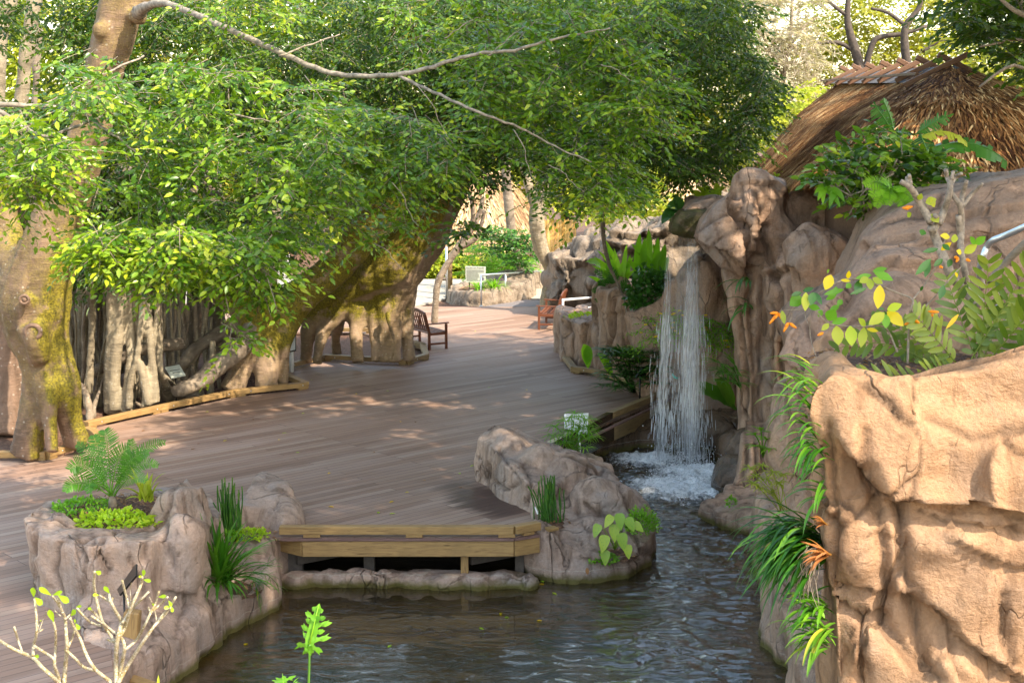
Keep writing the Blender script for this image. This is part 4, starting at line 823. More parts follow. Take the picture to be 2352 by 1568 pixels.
# left background columns
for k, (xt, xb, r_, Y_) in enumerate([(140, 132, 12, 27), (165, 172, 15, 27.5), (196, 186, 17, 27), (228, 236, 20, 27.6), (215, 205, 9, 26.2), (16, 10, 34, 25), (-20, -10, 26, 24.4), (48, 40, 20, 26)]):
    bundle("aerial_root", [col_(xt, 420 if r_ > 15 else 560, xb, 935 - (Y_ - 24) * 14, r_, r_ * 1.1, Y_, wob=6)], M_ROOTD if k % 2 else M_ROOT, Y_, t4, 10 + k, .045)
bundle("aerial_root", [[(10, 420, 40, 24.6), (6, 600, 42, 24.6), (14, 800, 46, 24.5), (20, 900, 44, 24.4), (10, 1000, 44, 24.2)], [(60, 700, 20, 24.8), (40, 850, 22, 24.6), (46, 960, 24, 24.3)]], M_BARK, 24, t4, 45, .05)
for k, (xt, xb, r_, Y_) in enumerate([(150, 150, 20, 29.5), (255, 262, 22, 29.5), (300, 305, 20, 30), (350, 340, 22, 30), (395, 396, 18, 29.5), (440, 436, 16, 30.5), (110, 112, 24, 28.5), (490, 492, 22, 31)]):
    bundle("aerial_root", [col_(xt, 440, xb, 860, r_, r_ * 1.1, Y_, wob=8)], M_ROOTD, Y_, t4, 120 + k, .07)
# sprawling surface roots
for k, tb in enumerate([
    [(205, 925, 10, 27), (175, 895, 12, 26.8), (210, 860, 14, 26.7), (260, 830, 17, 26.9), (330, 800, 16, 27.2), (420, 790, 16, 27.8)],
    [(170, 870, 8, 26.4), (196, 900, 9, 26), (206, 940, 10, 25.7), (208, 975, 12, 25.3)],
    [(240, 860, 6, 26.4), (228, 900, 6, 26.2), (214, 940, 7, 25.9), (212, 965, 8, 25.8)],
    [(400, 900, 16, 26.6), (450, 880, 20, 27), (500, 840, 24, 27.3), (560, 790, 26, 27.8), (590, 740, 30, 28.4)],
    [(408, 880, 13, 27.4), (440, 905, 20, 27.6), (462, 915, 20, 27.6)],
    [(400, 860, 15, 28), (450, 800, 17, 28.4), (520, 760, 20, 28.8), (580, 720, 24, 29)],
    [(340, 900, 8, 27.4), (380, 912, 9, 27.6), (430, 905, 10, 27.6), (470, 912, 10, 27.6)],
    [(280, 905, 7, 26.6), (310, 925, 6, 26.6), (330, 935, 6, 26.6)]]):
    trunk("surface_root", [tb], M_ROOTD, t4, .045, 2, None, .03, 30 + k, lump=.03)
for k, (xt, yt, xb, yb, r_, Y_) in enumerate([(488, 780, 482, 908, 9, 27.9), (428, 700, 424, 850, 9, 28.5), (448, 690, 452, 830, 6, 28.5), (470, 720, 468, 810, 8, 29), (545, 700, 540, 800, 8, 30), (470, 590, 476, 720, 14, 30), (520, 560, 516, 720, 12, 31), (415, 560, 410, 860, 16, 29), (392, 600, 388, 880, 11, 29.5)]):
    bundle("aerial_root", [col_(xt, yt, xb, yb, r_, r_, Y_, wob=3)], M_ROOT if k == 0 else M_ROOTD, Y_, t4, 50 + k, .04)
# dark mass of roots further back
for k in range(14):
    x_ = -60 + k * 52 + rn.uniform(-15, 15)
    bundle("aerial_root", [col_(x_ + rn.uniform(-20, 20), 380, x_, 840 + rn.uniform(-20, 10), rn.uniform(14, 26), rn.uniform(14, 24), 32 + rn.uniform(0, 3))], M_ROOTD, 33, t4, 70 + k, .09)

for k in range(44):      # thin hanging and slanting roots in front of the columns
    xa = rn.uniform(140, 500); ya = rn.uniform(600, 790); xb = xa + rn.gauss(0, 26); yb = 955 - (xb - 200) * .16 - rn.uniform(12, 26); Yb = G(xb, yb, -.05).y
    tb = [(xa + (xb - xa) * q + rn.gauss(0, 4), ya + (yb - ya) * q, rn.uniform(2.2, 5.5) * (1 + .3 * q), Yb + .25 * (1 - q)) for q in (0, .25, .5, .75, 1)]
    p_, r_ = TP(tb); mb = MB(); mb.tube(p_, r_, 7); mb.build("aerial_root", M_ROOT if k % 3 else M_ROOTD, t4)
# small trees
def small_tree(label, tubes, m, cat="tree", voxel=.035, name="small_tree", base=None, seed=90, moss=None, flute=.02):
    r = empty(name, base, label, cat); trunk("trunk", tubes, m, r, voxel, 2, moss, flute, seed, lump=.02); return r
s4 = small_tree("slim dark tree leaning right, rooted on the deck behind the left bench", [[(998, 742, 9, 37), (1000, 700, 9, 37), (1006, 650, 10, 37.1), (1026, 610, 9, 37.2), (1048, 575, 9, 37.3), (1074, 540, 8, 37.4), (1098, 500, 7, 37.5), (1110, 450, 6, 37.5)],
    [(1060, 560, 7, 37.3), (1084, 520, 6, 37.2), (1086, 480, 6, 37.1), (1078, 440, 5, 37)], [(1050, 572, 6, 37.3), (1088, 552, 6, 37.2), (1104, 520, 5, 37.2), (1114, 480, 5, 37.2)]], M_ROOTD, base=G(998, 742))
s5 = small_tree("curved pale barked tree standing behind the right bench", [[(1262, 702, 26, 40), (1262, 670, 20, 40), (1268, 640, 17, 40), (1262, 610, 16, 40), (1246, 580, 17, 40), (1236, 540, 18, 40), (1234, 490, 18, 40), (1246, 430, 16, 40), (1262, 360, 14, 40)], [(1236, 500, 12, 40), (1222, 450, 10, 40), (1200, 380, 9, 40)]], M_ROOT, base=G(1262, 700), seed=91, moss=lambda p, N: .5 * sm(.2, -.6, N.x))
s6 = small_tree("straight grey trunk in front of the pale thatched hut", [[(1196, 620, 9, 45), (1188, 580, 10, 45), (1176, 540, 11, 45), (1170, 480, 12, 45), (1164, 420, 12, 45), (1160, 340, 11, 45)]], M_ROOTD, base=P(1196, 640, 45), seed=92, voxel=.05)
s7 = small_tree("thin reddish stem leaning over the fluted rock wall", [[(1384, 505, 6, 29.3), (1388, 560, 5, 29.2), (1400, 610, 5, 29.1), (1420, 655, 4, 29), (1436, 700, 3.4, 28.9), (1443, 760, 3, 28.8)]], M_ROOTD, base=P(1443, 760, 28.8), seed=93, voxel=.022, flute=.004)
mb = MB(); pp_, rr_ = TP([(1436, 700, 2, 28.9), (1448, 740, 1.2, 28.5), (1470, 780, 1, 28.3)]); mb.tube(pp_, rr_, 5); mb.build("twig", M_TWIG, s7)

# the long pale branch and other boughs of the first tree
def bough(pts, parent, m=M_BRAN, name="bough", n=8):
    pts = [(a, b, r * .78, Y) for a, b, r, Y in pts]
    p_, r_ = TP(pts); mb = MB()
    p_ = [p + Vector((.007 * math.sin(i * 1.7), 0, .007 * math.cos(i * 2.3))) for i, p in enumerate(p_)]
    mb.tube(p_, r_, n); return mb.build(name, m, parent)
bough([(318, 30, 22, 22), (340, 14, 13, 21.5), (378, 8, 10, 21), (420, 22, 9, 20.5), (470, 42, 9, 20), (540, 74, 9, 19.6), (620, 110, 8.5, 19.2), (690, 142, 8, 18.9), (760, 168, 7.5, 18.6), (830, 175, 7, 18.4), (910, 172, 7, 18.2), (980, 158, 6, 18), (1040, 138, 5.5, 18), (1110, 122, 5, 18), (1180, 116, 4.5, 18), (1250, 96, 4, 18.2), (1330, 78, 3, 18.4), (1400, 66, 2, 18.6)], t1)
bough([(912, 172, 6, 18.2), (960, 196, 5, 18), (1010, 218, 4.5, 17.8), (1070, 246, 4.5, 17.6), (1130, 270, 4, 17.6), (1190, 292, 3.6, 17.8), (1230, 312, 3, 18), (1290, 344, 2.4, 18), (1360, 372, 2, 18)], t1)
bough([(-20, 238, 8, 18), (60, 243, 7, 18), (150, 246, 6, 18.4), (230, 246, 4.5, 18.6), (262, 250, 3, 18.6)], t1)
bough([(-20, 246, 7, 17), (20, 268, 7, 17), (60, 296, 6.5, 17), (100, 312, 5, 17), (150, 300, 4.5, 17.2), (215, 276, 4, 17.4), (250, 262, 2.5, 17.6)], t1)
bough([(104, 312, 4, 17), (140, 350, 3.4, 17), (180, 392, 3, 17), (214, 432, 2.5, 16.9)], t1)
bough([(190, 258, 4, 17), (230, 290, 3.4, 16.8), (270, 316, 3, 16.6), (320, 358, 3, 16.5), (340, 385, 2.4, 16.4), (344, 420, 1.8, 16.4)], t1)
bough([(640, 130, 3, 18.8), (720, 100, 2.4, 18.9), (780, 80, 1.6, 19)], t1)
bough([(330, 130, 3, 20), (260, 160, 3, 19.5), (180, 200, 2.5, 19), (60, 260, 2, 18.6)], t1)
bough([(470, 240, 3, 16.6), (530, 262, 3, 16.5), (600, 275, 2.2, 16.4), (640, 282, 1.5, 16.4)], t1)
for (a, b, c_, d_) in [(700, 175, 790, 330), (560, 200, 650, 230), (540, 470, 640, 560), (520, 540, 545, 660), (860, 560, 930, 620), (960, 200, 1040, 330), (1180, 300, 1230, 420), (1120, 130, 1210, 60), (1260, 380, 1340, 440), (480, 690, 560, 770), (900, 420, 960, 520), (1380, 150, 1460, 190), (460, 540, 600, 600), (380, 560, 420, 700), (250, 520, 180, 590), (1020, 90, 1100, 40)]:
    bough([(a, b, 1.7, 17), (a * .65 + c_ * .35 + 5, b * .65 + d_ * .35 - 6, 1.4, 16.9), (a * .3 + c_ * .7 - 3, b * .3 + d_ * .7 - 3, 1.1, 16.9), (c_, d_, .6, 16.8)], t1, M_TWIG, "twig", 5)
bough([(515, 640, 2, 16), (522, 700, 1.6, 15.8), (530, 750, 1.2, 15.8), (528, 790, .8, 15.8)], t1, M_TWIG, "twig", 5)
# thin far-left trunks
for k, tb in enumerate([[(-10, 90, 26, 30), (10, 20, 24, 30), (30, -60, 22, 30)], [(50, 250, 16, 31), (62, 120, 18, 31), (84, -20, 20, 31)], [(75, 320, 10, 33), (82, 200, 11, 33), (86, 60, 12, 33)]]):
    bs = TP(tb)[0][0]
    r_ = empty("background_tree", (bs.x, bs.y, 0), ["thick pale trunk cut by the upper left corner of the picture", "grey trunk between the left corner and the big fig trunk", "narrow dark trunk low in the upper left foliage"][k], "tree", "trunks behind the left fig tree")
    tb2 = [(tb[0][0] - 15, 900, tb[0][2] * 1.2, tb[0][3])] + tb
    trunk("trunk", [tb2], M_ROOT if k < 2 else M_ROOTD, r_, .07, 3, None, .04, 60 + k)

# ================================================================ foliage
def leaves_np(Cc, D, N, L, W, tint, near=True, bend=.18):
    n = len(Cc); D = D / np.linalg.norm(D, axis=1, keepdims=True); S = np.cross(D, N); S /= np.linalg.norm(S, axis=1, keepdims=True) + 1e-9; N = np.cross(S, D)
    L = L[:, None]; W = W[:, None]
    if near:
        def pt(t, s, up): return Cc + D * (L * t) - N * (bend * L * t * t) + S * (s * W / 2) + N * (up * W)
        V = np.stack([pt(0, 0, 0), pt(.3, -.9, .13), pt(.3, 0, 0), pt(.3, .9, .13), pt(.65, -.85, .12), pt(.65, 0, 0), pt(.65, .85, .12), pt(1, 0, 0)], 1)
        F = [(0, 2, 1), (0, 3, 2), (1, 2, 5), (1, 5, 4), (2, 3, 6), (2, 6, 5), (4, 5, 7), (5, 6, 7)]; k = 8
    else:
        V = np.stack([Cc, Cc + D * L * .5 - S * W / 2 + N * W * .12, Cc + D * L * .5 + S * W / 2 + N * W * .12, Cc + D * L - N * bend * L], 1)
        F = [(0, 2, 3), (0, 3, 1)]; k = 4
    F = np.array(F); idx = (np.arange(n) * k)[:, None, None] + F[None]
    return V.reshape(-1, 3), idx.reshape(-1, 3), np.repeat(tint, len(F))
def np_mesh(name, parts, mats, parent=None):
    """parts = [(verts, tris, tint, material index)]"""
    vs = []; fs = []; ts = []; mi = []; o = 0
    for V, F, T, m_ in parts:
        vs.append(V); fs.append(F + o); ts.append(T); mi.append(np.full(len(F), m_)); o += len(V)
    V = np.concatenate(vs); F = np.concatenate(fs); T = np.concatenate(ts); M_ = np.concatenate(mi)
    me = bpy.data.meshes.new(name); me.vertices.add(len(V)); me.vertices.foreach_set("co", V.ravel().astype(np.float32))
    me.loops.add(len(F) * 3); me.loops.foreach_set("vertex_index", F.ravel().astype(np.int32))
    me.polygons.add(len(F)); me.polygons.foreach_set("loop_start", np.arange(0, len(F) * 3, 3, dtype=np.int32))
    me.polygons.foreach_set("material_index", M_.astype(np.int32)); me.polygons.foreach_set("use_smooth", np.ones(len(F), dtype=bool))
    me.update(calc_edges=True); at = me.attributes.new("tint", 'FLOAT', 'FACE'); at.data.foreach_set("value", T.astype(np.float32))
    return link(name, me, parent, mats)
def sprays(rs, S, D, K, Ls, leafL, leafW, tint0, near=True, droop=.25, twig=True, flatten=.42, up=(0, -.25, 1)):
    """S start points, D directions (n,3); K leaves alternate along each twig"""
    n = len(S); D = D / np.linalg.norm(D, axis=1, keepdims=True)
    side = np.cross(D, np.array([0, 0, 1.0])); side /= np.linalg.norm(side, axis=1, keepdims=True) + 1e-6
    t = (np.arange(K)[None, :] + rs.uniform(-.3, .3, (n, K))) / K
    Ls = np.broadcast_to(np.asarray(Ls, float), (n,))
    pos = S[:, None] + D[:, None] * (t * Ls[:, None])[:, :, None]; pos[:, :, 2] -= droop * Ls[:, None] * t * t
    sgn = np.where(np.arange(K) % 2 == 0, 1, -1)[None, :, None]
    d = D[:, None] * rs.uniform(.5, 1.0, (n, K, 1)) + side[:, None] * sgn * rs.uniform(.45, 1.0, (n, K, 1)) + rs.normal(0, .28, (n, K, 3)); d[:, :, 2] -= .15
    # side twiglets widen the spray
    pos = pos + side[:, None] * sgn * rs.uniform(0, 1, (n, K, 1)) * Ls[:, None, None] * .16
    nn = np.array(up)[None, None] + rs.normal(0, 1 - flatten, (n, K, 3))
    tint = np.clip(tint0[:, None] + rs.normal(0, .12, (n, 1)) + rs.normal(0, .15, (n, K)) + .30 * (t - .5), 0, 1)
    LL = leafL * rs.uniform(.65, 1.2, n * K); WW = LL * leafW
    parts = [(*leaves_np(pos.reshape(-1, 3), d.reshape(-1, 3), nn.reshape(-1, 3), LL, WW, tint.ravel(), near), 0)]
    if twig:
        A = S - D * .12 * Ls[:, None]; B = S + D * Ls[:, None] * .9; B[:, 2] -= droop * Ls * .8; Mi = (A + B) / 2; Mi[:, 2] += droop * Ls * .12
        r = .0055 if near else .005; u = np.array([0, 0, 1.0]) * r
        V = np.stack([A - side * r, A + side * r, A + u, Mi - side * r, Mi + side * r, Mi + u, B], 1)
        F = np.array([(0, 1, 4), (0, 4, 3), (1, 2, 5), (1, 5, 4), (2, 0, 3), (2, 3, 5), (3, 4, 6), (4, 5, 6), (5, 3, 6)])
        idx = (np.arange(n) * 7)[:, None, None] + F[None]
        parts.append((V.reshape(-1, 3), idx.reshape(-1, 3), np.full(n * 9, .5), 1))
    return parts
def inpoly(x, y, poly):
    c = False; j = len(poly) - 1
    for i in range(len(poly)):
        if (poly[i][1] > y) != (poly[j][1] > y) and x < (poly[j][0] - poly[i][0]) * (y - poly[i][1]) / (poly[j][1] - poly[i][1]) + poly[i][0]: c = not c
        j = i
    return c
def fill(rn, poly, n, Ylo, Yhi, holes=(), clump=90, thr=-.12, depthvar=1.0, seed=0):
    """sample spray starts inside an outline; noise makes clumps, gaps and light and dark tints"""
    xs_ = [p[0] for p in poly]; ys_ = [p[1] for p in poly]; out = []; tin = []; k = 0
    while len(out) < n and k < n * 30:
        k += 1; x = rn.uniform(min(xs_), max(xs_)); y = rn.uniform(min(ys_), max(ys_))
        nz = noise.noise(Vector((x / clump, y / clump, seed))) + .5 * noise.noise(Vector((x / clump * 2.7, y / clump * 2.7, seed + 5)))
        if nz < thr + rn.uniform(-.15, .15) or not inpoly(x, y, poly): continue
        if any(((x - h[0]) / h[2]) ** 2 + ((y - h[1]) / h[3]) ** 2 < 1 for h in holes): continue
        Y = Ylo + (Yhi - Ylo) * min(1, max(0, rn.random() * .7 + .3 * (.5 - nz)))
        out.append(tuple(P(x, y, Y))); tin.append(.42 + .35 * nz + rn.gauss(0, .06))
    return np.array(out), np.array(tin)
def dirs(rs, n, out=(0, -.4, -.25), sp=.8):
    a = rs.uniform(0, 2 * np.pi, n); D = np.stack([np.cos(a) * sp, np.sin(a) * sp * .8, rs.normal(0, .22, n)], 1) + np.array(out); return D
def keep(p, spots):
    tt = -p[2] / -SUNV.z; gx = p[0] - SUNV.x * (p[2] / SUNV.z); gy = p[1] - SUNV.y * (p[2] / SUNV.z)
    for (sx_, sy_, ra, rb, an) in spots:
        dx, dy = gx - sx_, gy - sy_; u_ = dx * math.cos(an) + dy * math.sin(an); v_ = -dx * math.sin(an) + dy * math.cos(an)
        if (u_ / ra) ** 2 + (v_ / rb) ** 2 < 1: return False
    return True
spots = [(G(740, 925).x, G(740, 925).y, 1.9, .45, .5), (G(980, 925).x, G(980, 925).y, 1.3, .35, .3), (G(40, 1120).x, G(40, 1120).y, 1.6, .45, .3), (G(370, 1260, .6).x - .3, G(370, 1260, .6).y + .2, .35, .5, 0), *[(P(x, y, Y).x - SUNV.x / SUNV.z * P(x, y, Y).z, P(x, y, Y).y - SUNV.y / SUNV.z * P(x, y, Y).z, ra, rb, 0) for x, y, Y, ra, rb in ((800, 660, 30.6, .85, .8), (880, 610, 30.5, .9, .8), (930, 720, 31, .5, .6), (860, 770, 30.8, .6, .5), (640, 800, 28.4, .6, .7), (560, 860, 28, .6, .6), (300, 830, 26.3, .6, .7), (140, 850, 22.2, .3, .4), (1130, 1030, 20.5, .35, .3), (1570, 700, 25, .8, .7), (1570, 900, 25, .8, .7), (330, 1250, 15.4, .35, .4), (1300, 1150, 19.5, .4, .3))]]
rs = np.random.RandomState(7); rn = random.Random(17)
REG_FAR = [(-60, -40), (1720, -40), (1740, 100), (1790, 190), (1740, 330), (1650, 410), (1560, 455), (1430, 480), (1330, 470), (1250, 430), (1150, 400), (1080, 430), (1010, 560), (960, 600), (860, 530), (760, 560), (700, 580), (670, 630), (560, 650), (400, 660), (200, 620), (160, 600), (120, 480), (-60, 460)]
holesF = [(1500, 430, 60, 60), (1560, 60, 34, 40), (640, 700, 40, 50), (40, 150, 90, 80), (490, 430, 50, 30), (1660, 470, 80, 40)]
# deep foliage of the second and third fig trees
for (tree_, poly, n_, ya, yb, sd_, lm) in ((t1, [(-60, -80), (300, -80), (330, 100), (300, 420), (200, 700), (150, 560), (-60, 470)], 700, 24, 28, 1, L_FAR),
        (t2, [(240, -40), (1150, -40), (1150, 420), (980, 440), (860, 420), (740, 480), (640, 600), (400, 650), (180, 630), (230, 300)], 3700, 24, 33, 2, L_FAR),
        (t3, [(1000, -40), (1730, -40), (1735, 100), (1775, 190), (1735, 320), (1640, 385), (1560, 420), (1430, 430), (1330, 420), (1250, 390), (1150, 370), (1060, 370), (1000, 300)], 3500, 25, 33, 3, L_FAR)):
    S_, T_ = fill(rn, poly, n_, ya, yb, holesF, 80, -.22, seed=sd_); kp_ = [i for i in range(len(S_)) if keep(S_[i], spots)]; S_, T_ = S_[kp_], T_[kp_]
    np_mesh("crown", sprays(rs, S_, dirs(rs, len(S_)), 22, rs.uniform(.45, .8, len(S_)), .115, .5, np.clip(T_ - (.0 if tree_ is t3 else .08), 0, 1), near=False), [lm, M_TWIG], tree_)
# near foliage on the long boughs of the first fig tree: outlines with depth
near_sets = [
 ([(60, 330), (110, 190), (170, 130), (190, 90), (290, 80), (420, 120), (560, 170), (720, 190), (770, 260), (800, 360), (790, 430), (700, 520), (600, 560), (400, 560), (260, 500), (220, 420), (260, 330), (180, 260), (120, 360)], 500, 15.5, 18.5, 1, .0),
 ([(175, 560), (260, 500), (400, 520), (560, 540), (630, 540), (650, 590), (630, 620), (590, 640), (550, 620), (500, 610), (470, 620), (440, 650), (400, 660), (380, 620), (330, 620), (270, 650), (250, 620), (190, 580)], 300, 15, 17.5, 2, .08),
 ([(500, 730), (530, 750), (560, 770), (550, 780), (520, 780), (505, 770)], 5, 15.6, 16.2, 3, .2),
 ([(540, 640), (600, 650), (650, 680), (640, 700), (590, 690)], 22, 16, 17, 4, .0),
 ([(-40, 290), (60, 250), (140, 290), (170, 340), (140, 420), (60, 480), (-40, 470)], 130, 15, 17, 5, .15),
 ([(700, 250), (800, 230), (960, 270), (1060, 330), (1060, 370), (1000, 420), (950, 440), (870, 430), (780, 400), (720, 350)], 340, 17, 20, 6, .05),
 ([(1040, 130), (1180, 60), (1300, 20), (1420, 60), (1500, 100), (1560, 180), (1540, 260), (1480, 330), (1420, 380), (1460, 440), (1400, 480), (1300, 485), (1240, 450), (1180, 370), (1120, 320), (1060, 250)], 640, 18, 21, 7, .06),
 ([(700, 470), (820, 430), (950, 430), (1000, 480), (930, 540), (820, 560), (740, 580), (700, 540)], 60, 18, 20.5, 12, .12),
 ([(420, -60), (700, -60), (680, 60), (560, 50), (440, 20)], 60, 18, 20, 8, .1),
 ([(900, 20), (1160, -60), (1560, -60), (1540, 60), (1300, 60), (1100, 110), (960, 140)], 220, 19, 22, 9, .05),
 ([(1030, 540), (1060, 500), (1090, 520), (1060, 570), (1010, 580)], 14, 19, 20, 11, -.25),
]
holesN = [(310, 120, 26, 30), (420, 120, 60, 26), (640, 230, 30, 26), (830, 420, 26, 40), (540, 500, 26, 30), (700, 560, 30, 26), (300, 480, 20, 30), (60, 720, 100, 200), (490, 425, 30, 22), (255, 70, 50, 60)]
for k, (poly, n_, ya, yb, sd_, tb_) in enumerate(near_sets):
    S_, T_ = fill(rn, poly, n_, ya, yb, holesN, 75, -.16, seed=20 + sd_)
    if k in (5, 6, 8): kp_ = [i for i in range(len(S_)) if keep(S_[i], spots)]; S_, T_ = S_[kp_], T_[kp_]
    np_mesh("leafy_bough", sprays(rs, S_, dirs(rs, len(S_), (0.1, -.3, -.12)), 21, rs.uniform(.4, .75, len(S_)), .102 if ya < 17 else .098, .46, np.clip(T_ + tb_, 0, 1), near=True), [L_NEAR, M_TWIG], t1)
# unseen leaf layer added to shade the walk and pond, gaps for sun patches
pts = []
while len(pts) < 4200:
    gx, gy = rn.uniform(-8, 6.5), rn.uniform(12.5, 32); z_ = rn.uniform(10.5, 13.5)
    p = (gx + SUNV.x * z_ / SUNV.z, gy + SUNV.y * z_ / SUNV.z, z_)
    if p[0] < 3.0 - .0 * z_: continue
    if noise.noise(Vector((gx * .8, gy * .8, 4))) < -.42: continue
    if keep(p, spots): pts.append(p)
S_ = np.array(pts); np_mesh("crown", sprays(rs, S_, dirs(rs, len(S_), (0, 0, -.1)), 12, rs.uniform(.6, 1.0, len(S_)), .34, .55, np.full(len(S_), .45), near=False, twig=False), [L_FAR], t3)
# ================================================================ thatched huts
def thatch_face(mb, a, b, c, d, n, L, W, rn, lift=.04, shade=0.0, courses=0):
    """straws over the quad a-b (top edge) c-d (eave, c under b), running down the slope"""
    for k in range(n):
        u = rn.random(); v = rn.random() ** .9 * 1.0
        top = a.lerp(b, u); bot = d.lerp(c, u); p = top.lerp(bot, v); dn = (bot - top).normalized()
        nr = (b - a).cross(d - a).normalized()
        if nr.z < 0: nr = -nr
        sdv = dn.cross(nr); dd = (dn + sdv * rn.gauss(0, .16) + nr * rn.uniform(.02, .16)).normalized()
        cl = noise.noise(p * .7) * .45 + noise.noise(Vector((u * 18, (v * 9) // 1, 2))) * .35
        tint = min(1, max(0, .36 + cl + rn.gauss(0, .2) + shade))
        mb.leaf(p + nr * rn.uniform(0, lift), dd, nr, L * rn.uniform(.6, 1.2), W * rn.uniform(.6, 1.3), prof=((0, .5), (.5, 1), (1, .05)), bend=.10, fold=.15, tint=tint)
def plane_mesh(mb, pts, tint=.1): mb.add(pts, [tuple(range(len(pts)))], tint)
hut = empty("thatched_hut", (9, 29, 0), "large round shouldered hut with a brown palm thatch roof above the boulders, top right", "hut")
A_, B_, C_, D_ = Vector((4.62, 21.8, 4.35)), Vector((6.75, 39.5, 4.15)), Vector((14, 38, 4.2)), Vector((10.9, 20.8, 4.3))
R1, R2 = Vector((7.95, 26.2, 6.28)), Vector((8.75, 37.5, 6.50)); Am, Dm = Vector((5.35, 24.5, 5.35)), Vector((9.6, 23.0, 5.5))
rnh = random.Random(4); mb = MB(); mt = MB(); dz = Vector((0, 0, -.1))
def tri(a, b, c): plane_mesh(mb, [a + dz, b + dz, c + dz], .05)
M1 = (A_ + D_) / 2 + Vector((-.5, -.9, .05)); mid1 = (R1 * .52 + M1 * .48) + Vector((0, -.05, .16))
# rounded hip: profile lines from apex bulge outwards
def prof_(top, bot, k=.10):
    m = top.lerp(bot, .5) + Vector((0, 0, .22)); return top, m, bot
eave = [Vector((6.75, 39.5, 4.15)), Vector((5.8, 32, 4.2)), Vector((5.0, 25.5, 4.35)), Vector((4.9, 23.0, 4.45)), Vector((5.5, 21.6, 4.5)), Vector((6.7, 20.8, 4.45)), Vector((8.4, 20.4, 4.2)), Vector((10.2, 20.9, 4.2)), Vector((11.6, 22.6, 4.2)), Vector((12.6, 27, 4.2)), Vector((13.6, 37, 4.2))]
ridge_ = [R2, R2.lerp(R1, .5), R1.lerp(R2, .04), R1, R1, R1, R1, R1, R1, R1.lerp(R2, .3), R2]
for i in range(len(eave) - 1):
    T0, Mm0, B0 = prof_(ridge_[i], eave[i]); T1, Mm1, B1 = prof_(ridge_[i + 1], eave[i + 1])
    for (q0, q1, q2, q3) in ((T0, T1, Mm1, Mm0), (Mm0, Mm1, B1, B0)):
        if (q1 - q0).length < .01: mb.add([q0 + dz, q2 + dz, q3 + dz], [(0, 1, 2)], .05)
        else: mb.add([q0 + dz, q1 + dz, q2 + dz, q3 + dz], [(0, 1, 2, 3)], .05)
        ar = ((q1 - q3).length * (q3 - q0).length + (q2 - q3).length * (q3 - q0).length) * .5
        if i < 8:
            u = q1 if (q1 - q0).length > .01 else q0.lerp(q2, .02)
            thatch_face(mt, q0, u, q2, q3, int(ar * (420 if i < 7 else 200)), .50, .034, rnh, .08)
    if i < 8:   # ragged eave
        thatch_face(mt, B0 + Vector((0, 0, .12)), B1 + Vector((0, 0, .12)), B1, B0, int((B1 - B0).length * 130), .26, .03, rnh, .03)
rb = mb.build("roof_base", flat("thatch_under", (.05, .028, .015), .9), hut); mt.build("thatch", L_THATCH, hut, smooth=False)
mb = MB(); e2_ = [Vector((v.x + (8.6 - v.x) * .12, v.y + (29 - v.y) * .1, v.z)) for v in eave]
for i in range(len(e2_) - 1): mb.add([e2_[i], e2_[i + 1], e2_[i + 1] * 1 + Vector((0, 0, -4.2)), e2_[i] + Vector((0, 0, -4.2))], [(0, 1, 2, 3)], .3)
mb.build("wall", flat("hut_wall", (.16, .09, .05), .85), hut)
# ridge cap: felt and crossed timbers
mb = MB(); rv = (R2 - R1).normalized(); sdv = rv.cross(Vector((0, 0, 1))).normalized()
f1 = R1 - rv * .28 + Vector((0, 0, .06)); f2 = R2 + rv * .2 + Vector((0, 0, .10)); 
fl = [f1, f2, f2 - sdv * .5 + Vector((0, 0, -.26)), f1 - sdv * .62 + Vector((0, 0, -.30)), f1 + sdv * .6 + Vector((0, 0, -.3)), f2 + sdv * .5 + Vector((0, 0, -.26)), f1 - rv * .42 + Vector((0, 0, -.22))]
mb.add(fl, [(0, 1, 2, 3), (1, 0, 4, 5), (0, 3, 6), (0, 6, 4)]); mb.build("felt_cap", M_FELT, hut, smooth=False)
M_RLOG = wood_mat("ridge_timber", (.17, .085, .045), (.09, .04, .02))
for k in range(7):
    c_ = R1.lerp(R2, k / 6 * 1.0 - .01) + Vector((0, 0, .14)); s_ = .80 if k else 1.05
    for sg in (1, -1):
        dd = (sdv * sg + Vector((0, 0, -.50))).normalized(); o_ = rv * (.09 * sg)
        board("ridge_timber", c_ - dd * .28 + o_, c_ + dd * s_ * .92 + o_, .085, .10, M_RLOG, hut, .01)
board("batten", R1 - sdv * .60 + Vector((0, 0, -.08)), R2 - sdv * .60 + Vector((0, 0, -.08)) + rv * .8, .06, .05, M_RLOG, hut, .004)
# pale hut behind the planter
hut2 = empty("thatched_hut", (-1.2, 53, 0), "pale sunlit straw hut seen beyond the ring planter behind the slim trees", "hut")
mt = MB(); mb = MB()
a, b, c, d = Vector((-3.0, 53, 3.3)), Vector((-.5, 53, 3.6)), Vector((1.25, 50.6, .95)), Vector((-4.3, 50.6, .7)); e = Vector((.8, 55, 2.9))
mb.add([a + dz, b + dz, c + dz, d + dz], [(0, 1, 2, 3)], .1); mb.add([b + dz, Vector((1.9, 54, .9)), c + dz], [(0, 1, 2)], .1)
thatch_face(mt, a, b, c, d, 5200, .65, .035, rnh, .10, .12); thatch_face(mt, b, b.lerp(Vector((1.9, 54, .9)), .02), Vector((1.9, 54, .9)), c, 700, .6, .035, rnh, .1, .12)
mb.build("roof_base", flat("thatch_under2", (.2, .12, .06), .9), hut2); mt.build("thatch", L_THATL, hut2, smooth=False)
mb = MB()
for k in range(70): x_ = -4.1 + k * .078; mb.tube([(x_, 51.1 + .01 * math.sin(k * 7), 0), (x_, 51.1, 1.5 + .1 * math.sin(k * 3.1))], .032, 5, rnh.random())
mb.build("reed_wall", L_THATCH, hut2)
